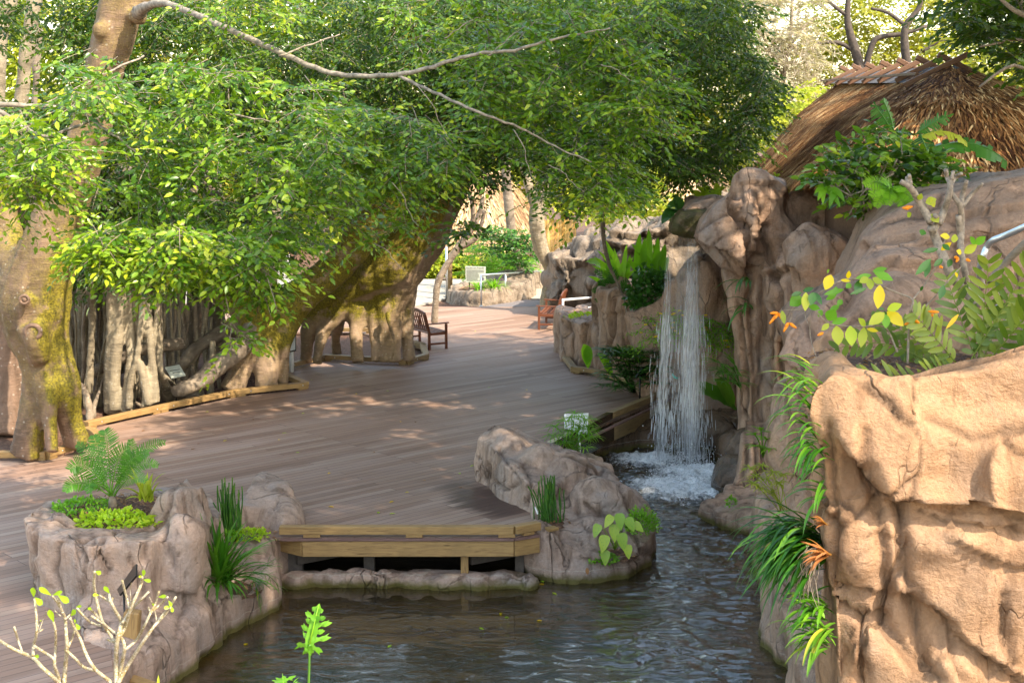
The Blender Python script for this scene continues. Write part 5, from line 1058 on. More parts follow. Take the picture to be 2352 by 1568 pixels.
# far thatch pieces right of the crown
hut3 = empty("thatched_hut", (7.5, 56, 0), "small bleached thatch roof glimpsed between the fig foliage and the spout rock", "hut")
mt = MB(); mb = MB(); a, b, c, d = P(1600, 372, 52), P(1650, 380, 52), P(1690, 462, 50), P(1500, 470, 50)
mb.add([a + dz, b + dz, c + dz, d + dz], [(0, 1, 2, 3)], .1); thatch_face(mt, a, b, c, d, 2200, .6, .04, rnh, .08, .3)
mb.build("roof_base", MATS["thatch_under2"], hut3); mt.build("thatch", L_THATL, hut3, smooth=False)
# bamboo wall
bw = empty("bamboo_fence", P(1280, 600, 50), "golden bamboo pole fence standing behind the curved tree", "fence")
M_BAMB = NT("bamboo"); c0 = M_BAMB.coords(); a0 = M_BAMB.attr("tint").outputs['Fac']
M_BAMB = M_BAMB.set(M_BAMB.ramp(a0, [(0, (.42, .22, .05)), (.5, (.62, .36, .09)), (1, (.78, .52, .18))]), .4)
mb = MB(); q0 = P(1238, 505, 50); q1 = P(1322, 505, 50); n_ = 26
for k in range(n_):
    x_ = q0.x + (q1.x - q0.x) * k / (n_ - 1); tt = rnh.random(); z1 = q0.z + .03 * math.sin(k * 2.3)
    for s_ in range(6):
        za, zb = -.05 + (z1 + .05) * s_ / 6, -.05 + (z1 + .05) * (s_ + 1) / 6; mb.tube([(x_, 50, za), (x_, 50, za + .04), (x_, 50, zb - .03), (x_, 50, zb)], [.028, .023, .023, .028], 6, tt, cap=False)
mb.build("poles", M_BAMB, bw); mb = MB(); mb.box((q0.x / 2 + q1.x / 2, 50.05, q0.z * .85), (q1.x - q0.x, .05, .08), None, .3); mb.build("rail", M_BAMB, bw)

# ================================================================ benches
def make_bench():
    r = empty("park_bench", (0, 0, 0), "", "bench"); Lb = 1.42; m = M_BENCH
    def bb(n_, a, b, w_, h_, par=r, up=Vector((0, 0, 1))): return board(n_, a, b, w_, h_, m, par, .005, up)
    V = Vector; U = V((0, 1, 0))
    for sx in (-1, 1):                                   # local x along the bench, +y = front
        x_ = sx * (Lb / 2 - .03)
        bb('leg', V((x_, .24, 0)), V((x_, .24, .60)), .055, .055, up=U)
        bb('leg', V((x_, -.22, 0)), V((x_, -.22, .44)), .055, .055, up=U)
        bb('back_post', V((x_, -.22, .43)), V((x_, -.33, .86)), .055, .05, up=U)
        bb('armrest', V((x_, -.27, .615)), V((x_, .31, .625)), .065, .028)
        bb('side_rail', V((x_, -.2, .375)), V((x_, .22, .375)), .03, .06)
        bb('stretcher', V((x_, -.2, .14)), V((x_, .22, .14)), .03, .045)
    for k in range(6): bb('seat_slat', V((-Lb / 2 + .02, .235 - k * .082, .42 - .006 * k)), V((Lb / 2 - .02, .235 - k * .082, .42 - .006 * k)), .062, .022)
    bb('seat_rail', V((-Lb / 2 + .05, .25, .365)), V((Lb / 2 - .05, .25, .365)), .025, .06)
    n_ = 13
    for k in range(n_):
        x_ = -Lb / 2 + .11 + (Lb - .22) * k / (n_ - 1); hh = .86 + .07 * (1 - (2 * x_ / Lb) ** 2)
        bb('back_slat', V((x_, -.232, .46)), V((x_, -.232 - (hh - .44) * .25, hh)), .042, .018, up=U)
    bb('lower_back_rail', V((-Lb / 2 + .05, -.235, .47)), V((Lb / 2 - .05, -.235, .47)), .03, .05)
    pts = [V((-Lb / 2, -.34, .87)), V((-Lb / 4, -.35, .935)), V((Lb / 4, -.35, .935)), V((Lb / 2, -.34, .87))]
    mb = MB()
    for i in range(3): mb.beam(pts[i], pts[i + 1], .035, .07)
    mb.build('top_rail', m, r, smooth=False); return r
b1 = make_bench()
def copy_tree(o, parent=None):
    c = o.copy(); COL.objects.link(c)
    if parent is not None: c.parent = parent
    for ch in list(o.children): copy_tree(ch, c)
    return c
b2 = copy_tree(b1)
# left bench: near back foot at (986,804), near front foot at (1028,800)
fb = G(986, 804); ff = G(1029, 800); fd = (ff - fb); fd.z = 0; fd.normalize(); ld = Vector((-fd.y, fd.x, 0))     # ld points away from the camera
b1.rotation_euler = (0, 0, math.atan2(fd.y, fd.x) - math.pi / 2)
b1.location = fb + fd * .22 + ld * .68
tag(b1, "reddish wooden bench on the left, seen from behind next to the mossy prop roots", None, "wooden slatted benches")
ff = G(1238, 757); ff2 = G(1257, 738.5); ld = (ff2 - ff).normalized(); fd = Vector((-ld.y, ld.x, 0))
if fd.x > 0: fd = -fd
b2.rotation_euler = (0, 0, math.atan2(fd.y, fd.x) - math.pi / 2); b2.location = ff - fd * .24 + ld * .68
tag(b2, "reddish wooden bench on the right, facing left before the curved tree", None, "wooden slatted benches")

# ================================================================ railings
hr = empty("handrail", G(1105, 703), "galvanised steel handrail with three posts along the ramp", "railing")
tops = [(1105, 632, 41.5), (1161, 628, 43.4), (1208, 625.5, 44.6), (1246, 622, 45.6)]
mb = MB(); mb.tube([P(*q) for q in tops], .03, 10); mb.build("rail", M_STEEL, hr)
for q in tops[:3]:
    p_ = P(*q); mb = MB(); mb.tube([(p_.x, p_.y, 0), p_], .024, 10); mb.tube([(p_.x, p_.y, .0), (p_.x, p_.y, .02)], .06, 12); mb.build("post", M_STEEL, hr)
wr = empty("handrail", P(1293, 740, 35.6), "white painted two bar railing behind the fluted rock block", "railing")
mb = MB(); mb.tube([P(1292, 689, 35.5), P(1340, 685, 36.6), P(1385, 682, 37.4)], .032, 8); mb.build("rail", M_WHITEP, wr)
mb = MB(); mb.tube([P(1284, 717, 34.6), P(1340, 709, 35.6), P(1385, 703, 36.5)], .032, 8); mb.build("rail", M_WHITEP, wr)
for (a, b, Y_) in ((1293, 689, 35.5), (1287, 716, 34.6)): p_ = P(a, b, Y_); mb = MB(); mb.tube([p_, (p_.x, p_.y, 0)], .028, 8); mb.build("post", M_WHITEP, wr)
tr = empty("handrail", P(2262, 590, 13.2), "bent steel handrail crossing the boulder at the right edge", "railing")
pp_, rr_ = TP([(2420, 490, 8, 12.4), (2352, 522, 8, 12.6), (2310, 541, 8, 12.8), (2282, 552, 8, 12.9), (2268, 566, 8, 13), (2258, 590, 8, 13), (2250, 625, 8, 13.1), (2256, 660, 8, 13.3)])
mb = MB(); mb.tube(pp_, rr_, 12); mb.build("rail", M_STEEL, tr)
mb = MB(); mb.tube([P(2290, 700, 13.8), P(2318, 745, 13.8), P(2330, 800, 13.8)], .025, 8); mb.build("post", M_STEEL, tr)

# ================================================================ signs
M_SIGNG = flat("sign_plate", (.48, .50, .42), .5, var=.06); M_SIGNW = flat("sign_white", (.72, .76, .80), .4, var=.04); M_INK = flat("sign_ink", (.03, .03, .03), .6)
def text(name, body, size, mw, m, parent, ext=.001):
    cu = bpy.data.curves.new("t", 'FONT'); cu.body = body; cu.size = size; cu.extrude = ext; cu.align_x = 'LEFT'
    o = bpy.data.objects.new("t", cu); COL.objects.link(o); me = bpy.data.meshes.new_from_object(o.evaluated_get(bpy.context.evaluated_depsgraph_get())); bpy.data.objects.remove(o)
    me.name = name; me.materials.clear(); me.transform(mw); return link(name, me, parent, [m])
def plate(name, tl, tr_, br, bl_, th, m, parent):
    n = (tr_ - tl).cross(bl_ - tl).normalized(); mb = MB(); v = [tl, tr_, br, bl_] + [p + n * th for p in (tl, tr_, br, bl_)]
    mb.add(v, [(0, 3, 2, 1), (4, 5, 6, 7), (0, 1, 5, 4), (1, 2, 6, 5), (2, 3, 7, 6), (3, 0, 4, 7)]); return mb.build(name, m, parent, smooth=False)
# notice board in the planter
nb = empty("notice_board", P(1098, 665, 42.6), "grey notice board headed Rainforest Friends, standing in the round rock planter", "sign")
tl, tr_, br, bl_ = P(1069, 611, 42.6), P(1115.5, 612.5, 42.6), P(1115.5, 649, 42.6), P(1070, 648, 42.6)
plate("board", tl, tr_, br, bl_, .03, M_SIGNG, nb)
for x_ in (1078, 1107): p_ = P(x_, 648, 42.63); mb = MB(); mb.tube([p_ + Vector((0, .06, .2)), (p_.x, p_.y + .06, .2)], .02, 8); mb.build("post", M_POSTD, nb)
Wd = (tr_ - tl).length; B_w = Matrix.Translation(tl + Vector((.03, -.012, -.075))) @ Matrix.Rotation(R(90), 4, 'X')
text("heading", "Rainforest Friends", .072, B_w, M_INK, nb)
mb = MB(); rt = random.Random(3)
for k in range(11):
    z_ = tl.z - .125 - k * .031; ln = (.86 if k < 3 else .55 + .15 * rt.random()) * Wd; mb.box((tl.x + .03 + ln / 2, tl.y - .004, z_), (ln, .004, .009))
mb.build("body_text", M_INK, nb)
mb = MB(); fc = Vector((tr_.x - .11, tl.y - .006, br.z + .12))
for k in range(7): a_ = k * 6.283 / 7; mb.leaf(fc, (math.cos(a_), 0, math.sin(a_)), (0, -1, 0), .10, .035)
mb.build("flower_emblem", flat("purple_ink", (.12, .10, .16), .6), nb)
# small lectern sign among the roots
sg = empty("plant_sign", P(405, 925, 26.9), "small tilted pale sign on a thin post in front of the hanging roots", "sign")
tl, tr_, br, bl_ = P(378, 843, 27.1), P(412, 837, 27.15), P(426, 861, 26.8), P(393, 868, 26.75); plate("panel", tl, tr_, br, bl_, .02, M_SIGNG, sg)
c_ = (tl + tr_ + br + bl_) / 4; mb = MB(); mb.tube([c_ + Vector((0, .02, -.02)), (c_.x, c_.y + .02, -.05)], .012, 6); mb.build("post", M_BLACKM, sg)
ux = (tr_ - tl).normalized(); uy = (tl - bl_).normalized(); un = ux.cross(uy).normalized(); uy = un.cross(ux)
mb = MB()
for k, (a, b) in enumerate(((.18, .85), (.26, .75))): q = tl.lerp(bl_, .42 + .22 * k); mb.beam(q.lerp(q + (tr_ - tl), a) + un * .006, q.lerp(q + (tr_ - tl), b) + un * .006, .016, .004, up=un)
mb.build("lettering", M_INK, sg)
# sign behind the left planter's front (seen from behind)
sg = empty("interpretive_sign", G(292, 1440), "tilted black sign seen edge-on from behind, in front of the left planter rock", "sign")
tl, tr_, br, bl_ = P(269, 1353, 14.6), P(312, 1294, 14.5), P(312, 1321, 14.2), P(274, 1366, 14.3); plate("panel", tl, tr_, br, bl_, .02, M_BLACKM, sg)
p_ = P(284, 1350, 14.5); mb = MB(); mb.tube([p_, P(291, 1545, 14.4)], .011, 8); mb.build("post", M_BLACKM, sg)
# black stand beside the falls
sg = empty("interpretive_sign", G(1470, 930), "thin black sign stand on the deck edge next to the waterfall", "sign")
tl, tr_, br, bl_ = P(1458, 870, 26.9), P(1476, 845, 27.0), P(1500, 838, 27.3), P(1482, 862, 27.3); plate("panel", tl, tr_, br, bl_, .025, M_BLACKM, sg)
mb = MB(); mb.tube([P(1470, 862, 26.9), P(1469, 932, 26.9)], .018, 8); mb.build("post", M_BLACKM, sg)
# white sign behind the papyrus
sg = empty("interpretive_sign", P(1330, 1010, 23.4), "white angled sign half hidden by papyrus at the pool corner", "sign")
plate("panel", P(1297, 950, 23.2), P(1352, 948, 23.5), P(1349, 995, 23.3), P(1298, 983, 23.0), .02, M_SIGNW, sg)
mb = MB(); mb.tube([P(1330, 990, 23.4), P(1332, 1045, 23.4)], .02, 8); mb.build("post", M_WHITEP, sg)
# white board behind the tree feet
sg = empty("notice_board", G(670, 850), "white framed board on two pale posts between the two fig trees", "sign")
plate("panel", P(640, 755, 30.2), P(678, 750, 30.2), P(678, 803, 30.2), P(640, 812, 30.2), .03, M_SIGNW, sg)
plate("frame", P(638, 753, 30.24), P(680, 747, 30.24), P(680, 806, 30.24), P(638, 815, 30.24), .03, M_INK, sg)
for x_ in (650, 669): mb = MB(); p_ = P(x_, 800, 30.3); mb.tube([p_, (p_.x, p_.y, -.05)], .05, 4); mb.build("post", M_WHITEP, sg)
# lit white panel deep in the foliage
sg = empty("white_panel", P(620, 680, 36), "bright white panel showing through the leaves behind the leaning fig", "panel")
plate("panel", P(585, 590, 36), P(665, 585, 36), P(665, 720, 36), P(590, 725, 36), .05, M_WHITEP, sg); mb = MB(); p_ = P(628, 720, 36.1); mb.tube([p_, (p_.x, p_.y, 0)], .06, 8); mb.build("post", M_WHITEP, sg)
# timber light pole by the pavement
lp = empty("timber_pole", P(1031, 690, 43.6), "round timber pole with a grey steel pipe at the end of the pavement", "pole")
mb = MB(); p_ = P(1033, 690, 44.5); mb.tube([(p_.x, p_.y, 0), (p_.x, p_.y, 2.2)], .09, 12); mb.build("pole", M_PINED, lp)
mb = MB(); p_ = P(1026, 690, 43.3); mb.tube([(p_.x, p_.y, 0), (p_.x, p_.y, 1.6)], .04, 10); mb.build("pipe", M_STEEL, lp)
mb = MB(); mb.box((p_.x - .1, p_.y - .02, .62), (.16, .12, .1)); mb.build("bracket", M_POSTD, lp)

# ================================================================ waterfall
t = NT("falling_water"); co = t.coords((34, 34, .9)); n1 = t.noise(co, 1.0, 5, .7, .3); n2 = t.noise(t.coords((9, 9, .5)), 1.0, 3, .6)
a_ = t.attr("tint").outputs['Fac']
f = t.math('MULTIPLY', t.ramp(t.math('ADD', t.math('MULTIPLY', n1, .7), t.math('MULTIPLY', n2, .3)), [(.42, 0), (.55, 1)]), a_, clamp=True)
t.set((.95, .96, .97), .35); trn = t.node("ShaderNodeBsdfTransparent"); mx = t.node("ShaderNodeMixShader"); tl_ = t.node("ShaderNodeBsdfTranslucent"); tl_.inputs[0].default_value = (.9, .92, .95, 1); m2 = t.node("ShaderNodeMixShader"); m2.inputs[0].default_value = .5
t.l(t.b.outputs[0], m2.inputs[1]); t.l(tl_.outputs[0], m2.inputs[2]); t.l(f, mx.inputs[0]); t.l(trn.outputs[0], mx.inputs[1]); t.l(m2.outputs[0], mx.inputs[2]); t.l(mx.outputs[0], t.out.inputs[0]); M_FALL = t.m
t = NT("water_drops"); t.set((.9, .92, .95), .25, Alpha=.75); M_DROP = t.m
wf = empty("waterfall", P(1570, 540, 24.0), "white veil of water falling from the mossy spout into the plunge pool", "waterfall")
rw = random.Random(9); V3 = Vector
def fall_path(x0, y0, Y0, x1, zend, n=16, fwd=.9):
    a = P(x0, y0, Y0); pts = []
    for k in range(n + 1):
        q = (k / n) ** .85; z = a.z + (zend - a.z) * q; tt = math.sqrt(q); b = P(x1, 900, Y0 - fwd); pts.append(Vector((a.x + (b.x - a.x) * tt, Y0 - fwd * tt, z)))
    return pts
def veil(x0a, x0b, x1a, x1b, y0, Y0, op, cols=26, zend=WZ + .02, fwd=.7, cz=0, fade=.7):
    mb = MB(); grid = []
    for i in range(cols + 1):
        u = i / cols; wob = .02 * math.sin(i * 2.1 + cz); p_ = fall_path(x0a + (x0b - x0a) * u, y0 + 3 * math.sin(i * 1.3), Y0 + wob, x1a + (x1b - x1a) * u, zend, 20, fwd + .08 * math.sin(i * .9 + cz)); grid.append(p_)
    for i in range(cols):
        for k in range(20):
            e_ = min(1, min(i, cols - 1 - i) / 3 + .25); o_ = op * e_ * (1 - fade * max(0, (k - 6) / 14) ** 1.2) * (.30 + .70 * min(1, k / 8))
            mb.add([grid[i][k], grid[i + 1][k], grid[i + 1][k + 1], grid[i][k + 1]], [(0, 1, 2, 3)], o_)
    return mb.build("water_veil", M_FALL, wf)
YF_ = 25.15
veil(1540, 1552, 1503, 1530, 545, YF_, .85, 16, cz=1, fwd=.45)
veil(1546, 1600, 1520, 1632, 545, YF_, .24, 44, cz=2, fwd=.35)
veil(1576, 1600, 1570, 1612, 548, YF_ - .05, .9, 22, cz=3, fwd=.5)
veil(1580, 1600, 1560, 1600, 548, YF_ - .1, .7, 20, cz=4, fwd=.65)
veil(1558, 1580, 1545, 1580, 545, YF_ + .1, .4, 20, cz=6, fwd=.2)
mb = MB()
for k in range(1500):
    x0 = rw.choice([rw.gauss(1546, 4), rw.gauss(1590, 6), rw.gauss(1585, 8), rw.uniform(1544, 1600)]); x1 = x0 + (x0 - 1574) * rw.uniform(.3, 1.5) + rw.gauss(0, 9)
    path = fall_path(x0, 548, YF_ + rw.uniform(-.12, .12), x1, WZ, 36, rw.uniform(.15, .75)); i0 = int(36 * min(.96, rw.uniform(.2, 1.0) ** .8)); ln = rw.choice([1, 1, 1, 2, 2, 3])
    seg = path[i0:i0 + ln + 1]
    if len(seg) < 2: continue
    mb.tube(seg, [.001] + [rw.uniform(.0015, .0042)] * (len(seg) - 1), 4, .5)
for k in range(700):      # drops thrown up and drifting round the foot
    c_ = G(rw.gauss(1570, 42), rw.gauss(1082, 20), WZ); r_ = rw.uniform(.004, .012); z_ = abs(rw.gauss(0, .16)) * (2.2 if rw.random() < .15 else 1); c_ = c_ + V3((rw.gauss(0, .1), rw.gauss(0, .2), z_))
    mb.add([c_ + V3(q) * r_ for q in ((1, 0, 0), (-1, 0, 0), (0, 1, 0), (0, -1, 0), (0, 0, 1.3), (0, 0, -1.3))], [(0, 2, 4), (2, 1, 4), (1, 3, 4), (3, 0, 4), (2, 0, 5), (1, 2, 5), (3, 1, 5), (0, 3, 5)])
mb.build("water_strands", M_DROP, wf)
# foam where it lands
t = NT("foam"); co = t.coords((1, 1, 1)); n1 = t.noise(co, 5, 7, .72, 1.2); n2 = t.noise(co, 22, 5, .7); tn = t.attr("tint").outputs['Fac']
f = t.ramp(t.math('MULTIPLY', t.math('ADD', t.math('MULTIPLY', tn, .85), t.math('ADD', t.math('MULTIPLY', n1, .9), t.math('MULTIPLY', n2, .5))), .5), [(.47, 0), (.64, .97)])
t.set(t.ramp(t.math('ADD', t.math('MULTIPLY', n2, .6), t.math('MULTIPLY', n1, .4)), [(.34, (.45, .50, .54)), (.46, (.80, .83, .86)), (.56, (.97, .97, .97))]), .35, t.bump(t.math('ADD', n1, n2), .5, .03)); trn = t.node("ShaderNodeBsdfTransparent"); mx = t.node("ShaderNodeMixShader"); t.l(f, mx.inputs[0]); t.l(trn.outputs[0], mx.inputs[1]); t.l(t.b.outputs[0], mx.inputs[2]); t.l(mx.outputs[0], t.out.inputs[0]); M_FOAM = t.m
mb = MB(); cs = [(G(1485, 1055, WZ), .95, .95), (G(1590, 1085, WZ), .9, 1.15), (G(1565, 1120, WZ), 1.25, 1.0), (G(1605, 1125, WZ), .8, 1.05)]
gx0, gy0 = 1.3, 20.6; nx_, ny_ = 90, 150; hh = []
for j in range(ny_ + 1):
    for i in range(nx_ + 1):
        x_, y_ = gx0 + i * .032, gy0 + j * .032; v = max(0, max(a_ * (1 - (((x_ - c_.x) ** 2 + (y_ - c_.y) ** 2) ** .5) / r_ * .9) for c_, r_, a_ in cs)); hh.append((x_, y_, v))
vv = [Vector((x_, y_, WZ + wave(x_, y_) + .008 + .07 * v * (0.3 + noise.noise(Vector((x_ * 5, y_ * 5, 0)))) + .09 * v * abs(noise.noise(Vector((x_ * 13, y_ * 13, 3)))))) for x_, y_, v in hh]
keepq = []; mb.v = [tuple(v) for v in vv]
for j in range(ny_):
    for i in range(nx_):
        a = j * (nx_ + 1) + i
        if max(hh[a][2], hh[a + nx_ + 2][2]) > .02: mb.f.append((a, a + 1, a + nx_ + 2, a + nx_ + 1)); mb.t.append(min(1, hh[a][2])); mb.m.append(0)
o = mb.build("foam", M_FOAM); tag(o, "bubbling white foam on the plunge pool under the falling water", "foam", kind='stuff')
# ================================================================ plants
def bez(a, b, arch, n):
    c = (a + b) / 2 + Vector(arch); return [a * ((1 - k / n) ** 2) + c * (2 * (k / n) * (1 - k / n)) + b * ((k / n) ** 2) for k in range(n + 1)]
def frond(name, a, b, arch, ll, lw, n, m, parent, up=(0, -.3, 1), t0=.5, ang=.9, start=.18, taper=True, stem=.008, stem_m=None, droop=.2, prof=None, jit=.06, rn=random, tipscale=.35):
    pts = bez(a, b, arch, n); mb = MB(); up = Vector(up); mb.tube(pts, [stem * (1 - .7 * k / n) for k in range(n + 1)], 5, .75)
    for k in range(1, n + 1):
        t_ = k / n
        if t_ < start: continue
        d = (pts[k] - pts[k - 1]).normalized(); sd_ = d.cross(up).normalized(); nr = sd_.cross(d)
        u = (t_ - start) / (1 - start); env = (math.sin(min(1, u * 1.9 + .22) * math.pi / 2)) * (1 - (1 - tipscale) * max(0, (u - .45) / .55) ** 1.6) if taper else 1
        for s_ in (-1, 1):
            dd = (sd_ * s_ * math.sin(ang) + d * math.cos(ang) + nr * (.12 - droop * .3) + Vector((rn.gauss(0, jit), rn.gauss(0, jit), rn.gauss(0, jit)))).normalized()
            mb.leaf(pts[k] - d * rn.uniform(0, .3) * (pts[k] - pts[k - 1]).length, dd, nr, ll * env * rn.uniform(.92, 1.06), lw, bend=droop, fold=.12, tint=min(1, max(0, t0 + rn.gauss(0, .12))), prof=prof or ((0, .35), (.2, 1), (.7, .85), (1, .05)))
    return mb.build(name, m, parent)
rp = random.Random(21); V = Vector
def thing(name, at_, label, cat, group=None): return empty(name, at_, label, cat, group)
# --- cycad on the left planter
base = P(258, 1140, 16.5); cy = thing("cycad", base, "large cycad with arching feathery fronds on the tall left planter rock", "cycad")
for (tx, ty, Yt, ar, L_) in [(240, 988, 16.8, (.0, .1, .25), .21), (295, 1030, 16.2, (-.02, -.1, .28), .20), (378, 1016, 16.9, (-.05, .1, .30), .13), (178, 1020, 16.9, (-.05, .1, .22), .16), (160, 1078, 16.2, (-.05, 0, .35), .20), (362, 1068, 16.3, (.0, 0, .32), .13), (150, 1128, 16.0, (-.1, -.1, .30), .15), (205, 1130, 15.9, (-.1, -.2, .35), .14), (335, 1105, 15.9, (.05, -.1, .30), .13), (300, 1010, 17.2, (.1, .2, .1), .14), (215, 1075, 17.3, (-.1, .2, .1), .12), (215, 1000, 16.7, (-.05, 0, .22), .17), (340, 1040, 16.4, (0, -.1, .3), .15)]:
    frond("frond", base + V((rp.uniform(-.03, .03), 0, 0)), P(tx, ty, Yt), ar, L_ * .85, .0150, 32, L_CYC, cy, up=(0, -1, .45), t0=rp.uniform(.2, .65), ang=1.15, rn=rp, droop=.12, stem=.009)
mb = MB(); mb.tube([base - V((0, 0, .2)), base - V((0, 0, .06)), base + V((0, 0, .01))], [.06, .05, .03], 10); mb.build("stem", M_ROOTD, cy)
# generic leafy mound / ground cover
def mound(name, label, cat, c, rx, ry, rz, n, L_, W_, m, group=None, tint=.5, parent=None, near=True, up=(0, 0, 1), K=1, stems=0, seed=0, dirup=.35):
    rs_ = np.random.RandomState(seed + int(abs(c[0] * 31 + c[1] * 7)) % 9999); u = rs_.normal(0, 1, (n, 3)); u /= np.linalg.norm(u, axis=1, keepdims=True); u[:, 2] = np.abs(u[:, 2]); r_ = rs_.uniform(.55, 1, (n, 1)) ** .6
    cn = np.array([noise.noise(Vector(v) * 2.4 + Vector((seed, 0, 0))) for v in u]); r_ = r_ * (1 + .45 * cn[:, None])
    S = np.array(c)[None] + u * r_ * np.array([rx, ry, rz])[None]; D = u * .9 + rs_.normal(0, .5, (n, 3)); D[:, 2] += dirup * .4 - .1
    N = np.array(up)[None] * .7 + u * .8 + rs_.normal(0, .3, (n, 3)); LL = L_ * rs_.uniform(.55, 1.15, n); T = np.clip(tint + .35 * cn + rs_.normal(0, .14, n), 0, 1)
    V_, F_, T_ = leaves_np(S, D, N, LL, LL * W_, T, near)
    o = np_mesh(name if parent is None else "foliage", [(V_, F_, T_, 0)], [m], parent)
    if parent is None: tag(o, label, cat, group)
    if stems:
        mb = MB(); rq = random.Random(seed)
        for k in range(stems):
            i = rq.randrange(n); e = V(S[i]); b_ = V((c[0] + rq.uniform(-.15, .15) * rx, c[1] + rq.uniform(-.15, .15) * ry, c[2] - rz * .1)); mb.tube(bez(b_, e, (0, 0, rz * .15), 5), .008 * max(rx, .5), 4, .4)
        mb.build("stems", M_TWIG, o if parent is None else parent)
    return o
mound("ground_cover", "lime green creeping ground cover spilling over the left planter rim beneath the cycad", "ground cover", (-4.62, 16.0, .70), .50, .30, .13, 700, .075, .6, L_LIME, seed=1, tint=.45)
mound("ground_cover", "finer green ground cover at the back left of the cycad planter", "ground cover", (-5.15, 16.55, .74), .38, .32, .10, 700, .05, .6, L_BRIGHT, seed=2)
mound("ground_cover", "bright chartreuse tuft beside the left horsetail reeds", "ground cover", (P(566, 1232, 17.5)), .26, .2, .10, 600, .045, .7, L_LIME, seed=3)
mound("ground_cover", "bright green feathery bush on the right tip of the centre rock", "ground cover", (*P(1472, 1196, 18.7)[:2], -.14), .24, .22, .28, 900, .055, .45, L_BRIGHT, seed=4, tint=.65)
mound("ground_cover", "tiny clover patch under the caladium leaves", "ground cover", (*P(1385, 1245, 18.1)[:2], -.40), .20, .14, .10, 300, .05, .8, L_BRIGHT, seed=5)
mound("ground_cover", "yellow green creeper on top of the fluted rock block", "ground cover", (1.75, 32.0, .95), .5, .35, .08, 500, .09, .6, L_LIME, seed=6)
mound("ground_cover", "small leaves at the base of the left horsetail reeds", "ground cover", (P(520, 1236, 17.2)), .14, .12, .08, 160, .06, .7, L_BRIGHT, seed=61)
# bromeliad like plant
def rosette(name, label, cat, base, n, L_, W_, m, droop=1.2, group=None, lean=(0, 0, 0), seed=1, tilt=(.3, 1.1), t0=.5, tv=.15, nseg=7, azr=(0, 6.283), prof=None):
    rq = random.Random(seed); mb = MB()
    for k in range(n):
        a_ = rq.uniform(*azr); el = rq.uniform(*tilt); d = V((math.cos(a_) * math.cos(el), math.sin(a_) * math.cos(el), math.sin(el))) + V(lean)
        mb.blade(V(base) + V((rq.gauss(0, .02), rq.gauss(0, .02), 0)) * L_ * 3, d, L_ * rq.uniform(.6, 1.1), W_ * rq.uniform(.8, 1.15), droop * rq.uniform(.6, 1.3), nseg, min(1, max(0, t0 + rq.gauss(0, tv))), prof=prof)
    o = mb.build(name, m); tag(o, label, cat, group); return o
rosette("bromeliad", "yellowing bromeliad with a fat base at the right of the cycad planter", "bromeliad", P(340, 1150, 16.2), 16, .42, .06, L_YG, 1.3, seed=3, tilt=(.5, 1.35))
rosette("iris_clump", "dense dark green strap leaved clump on the low ledge below the left planter", "strap leaved plant", P(497, 1350, 16.1), 150, .88, .044, L_STRAP, 1.5, seed=4, tilt=(.35, 1.5), lean=(-.05, -.1, .15), t0=.45)
# horsetails
def horsetail(label, c, n, h, rx, seed):
    rq = random.Random(seed); mb = MB()
    for k in range(n):
        b_ = V(c) + V((rq.gauss(0, rx), rq.gauss(0, rx * .5), -.03)); l_ = V((rq.gauss(0, .06), rq.gauss(0, .05), 1)); hh_ = h * rq.uniform(.5, 1.05); N_ = 8
        if k < 3: l_ += V((-.35, -.1, -.1))
        pts = [b_ + l_ * (hh_ * i / N_) + V((.008 * math.sin(i + k), 0, 0)) for i in range(N_ + 1)]
        for i in range(N_): mb.tube([pts[i], pts[i + 1]], [.0095, .0085], 5, .15 + .5 * ((i * 7 + k) % 5) / 5 + (.2 if i == N_ - 1 else 0), cap=False)
    o = mb.build("horsetail_reeds", L_STEM); tag(o, label, "horsetail reeds", "clumps of horsetail reeds"); return o
horsetail("taller horsetail reed clump growing from the left planter pocket", P(527, 1238, 17.5), 46, .80, .075, 1)
horsetail("shorter horsetail reed clump in the pocket of the centre rock", P(1258, 1192, 18.55), 42, .62, .075, 2)
mb = MB(); mb.box(P(1232, 1172, 18.4), (.02, .008, .1), Matrix.Rotation(-.35, 3, 'Y')); o = mb.build("plant_label", M_WHITEP, None, False); tag(o, "tiny white plant label stuck beside the horsetail reeds", "plant label")
# trailing plant off the ledge
mb = MB(); rq = random.Random(5)
for (a, b) in (((540, 1330), (592, 1268)), ((556, 1340), (616, 1320)), ((566, 1330), (632, 1300)), ((570, 1345), (622, 1352)), ((575, 1325), (600, 1380)), ((590, 1320), (640, 1345))):
    pa, pb = P(*a, 16.4), P(*b, 16.5); pts = bez(pa, pb, (0, -.1, .18), 8); mb.tube(pts, .004, 4, .5)
    for k in range(2, 9):
        for s_ in (-1, 1): mb.blade(pts[k], (pb - pa).normalized() + V((rq.gauss(0, .5), -.2, s_ * .4 + rq.gauss(0, .3))), rq.uniform(.1, .17), .014, 1.6, 4, .55 + rq.gauss(0, .15))
o = mb.build("trailing_plant", L_STRAP); tag(o, "wispy spider plant trailing from the ledge over the pond", "trailing plant")
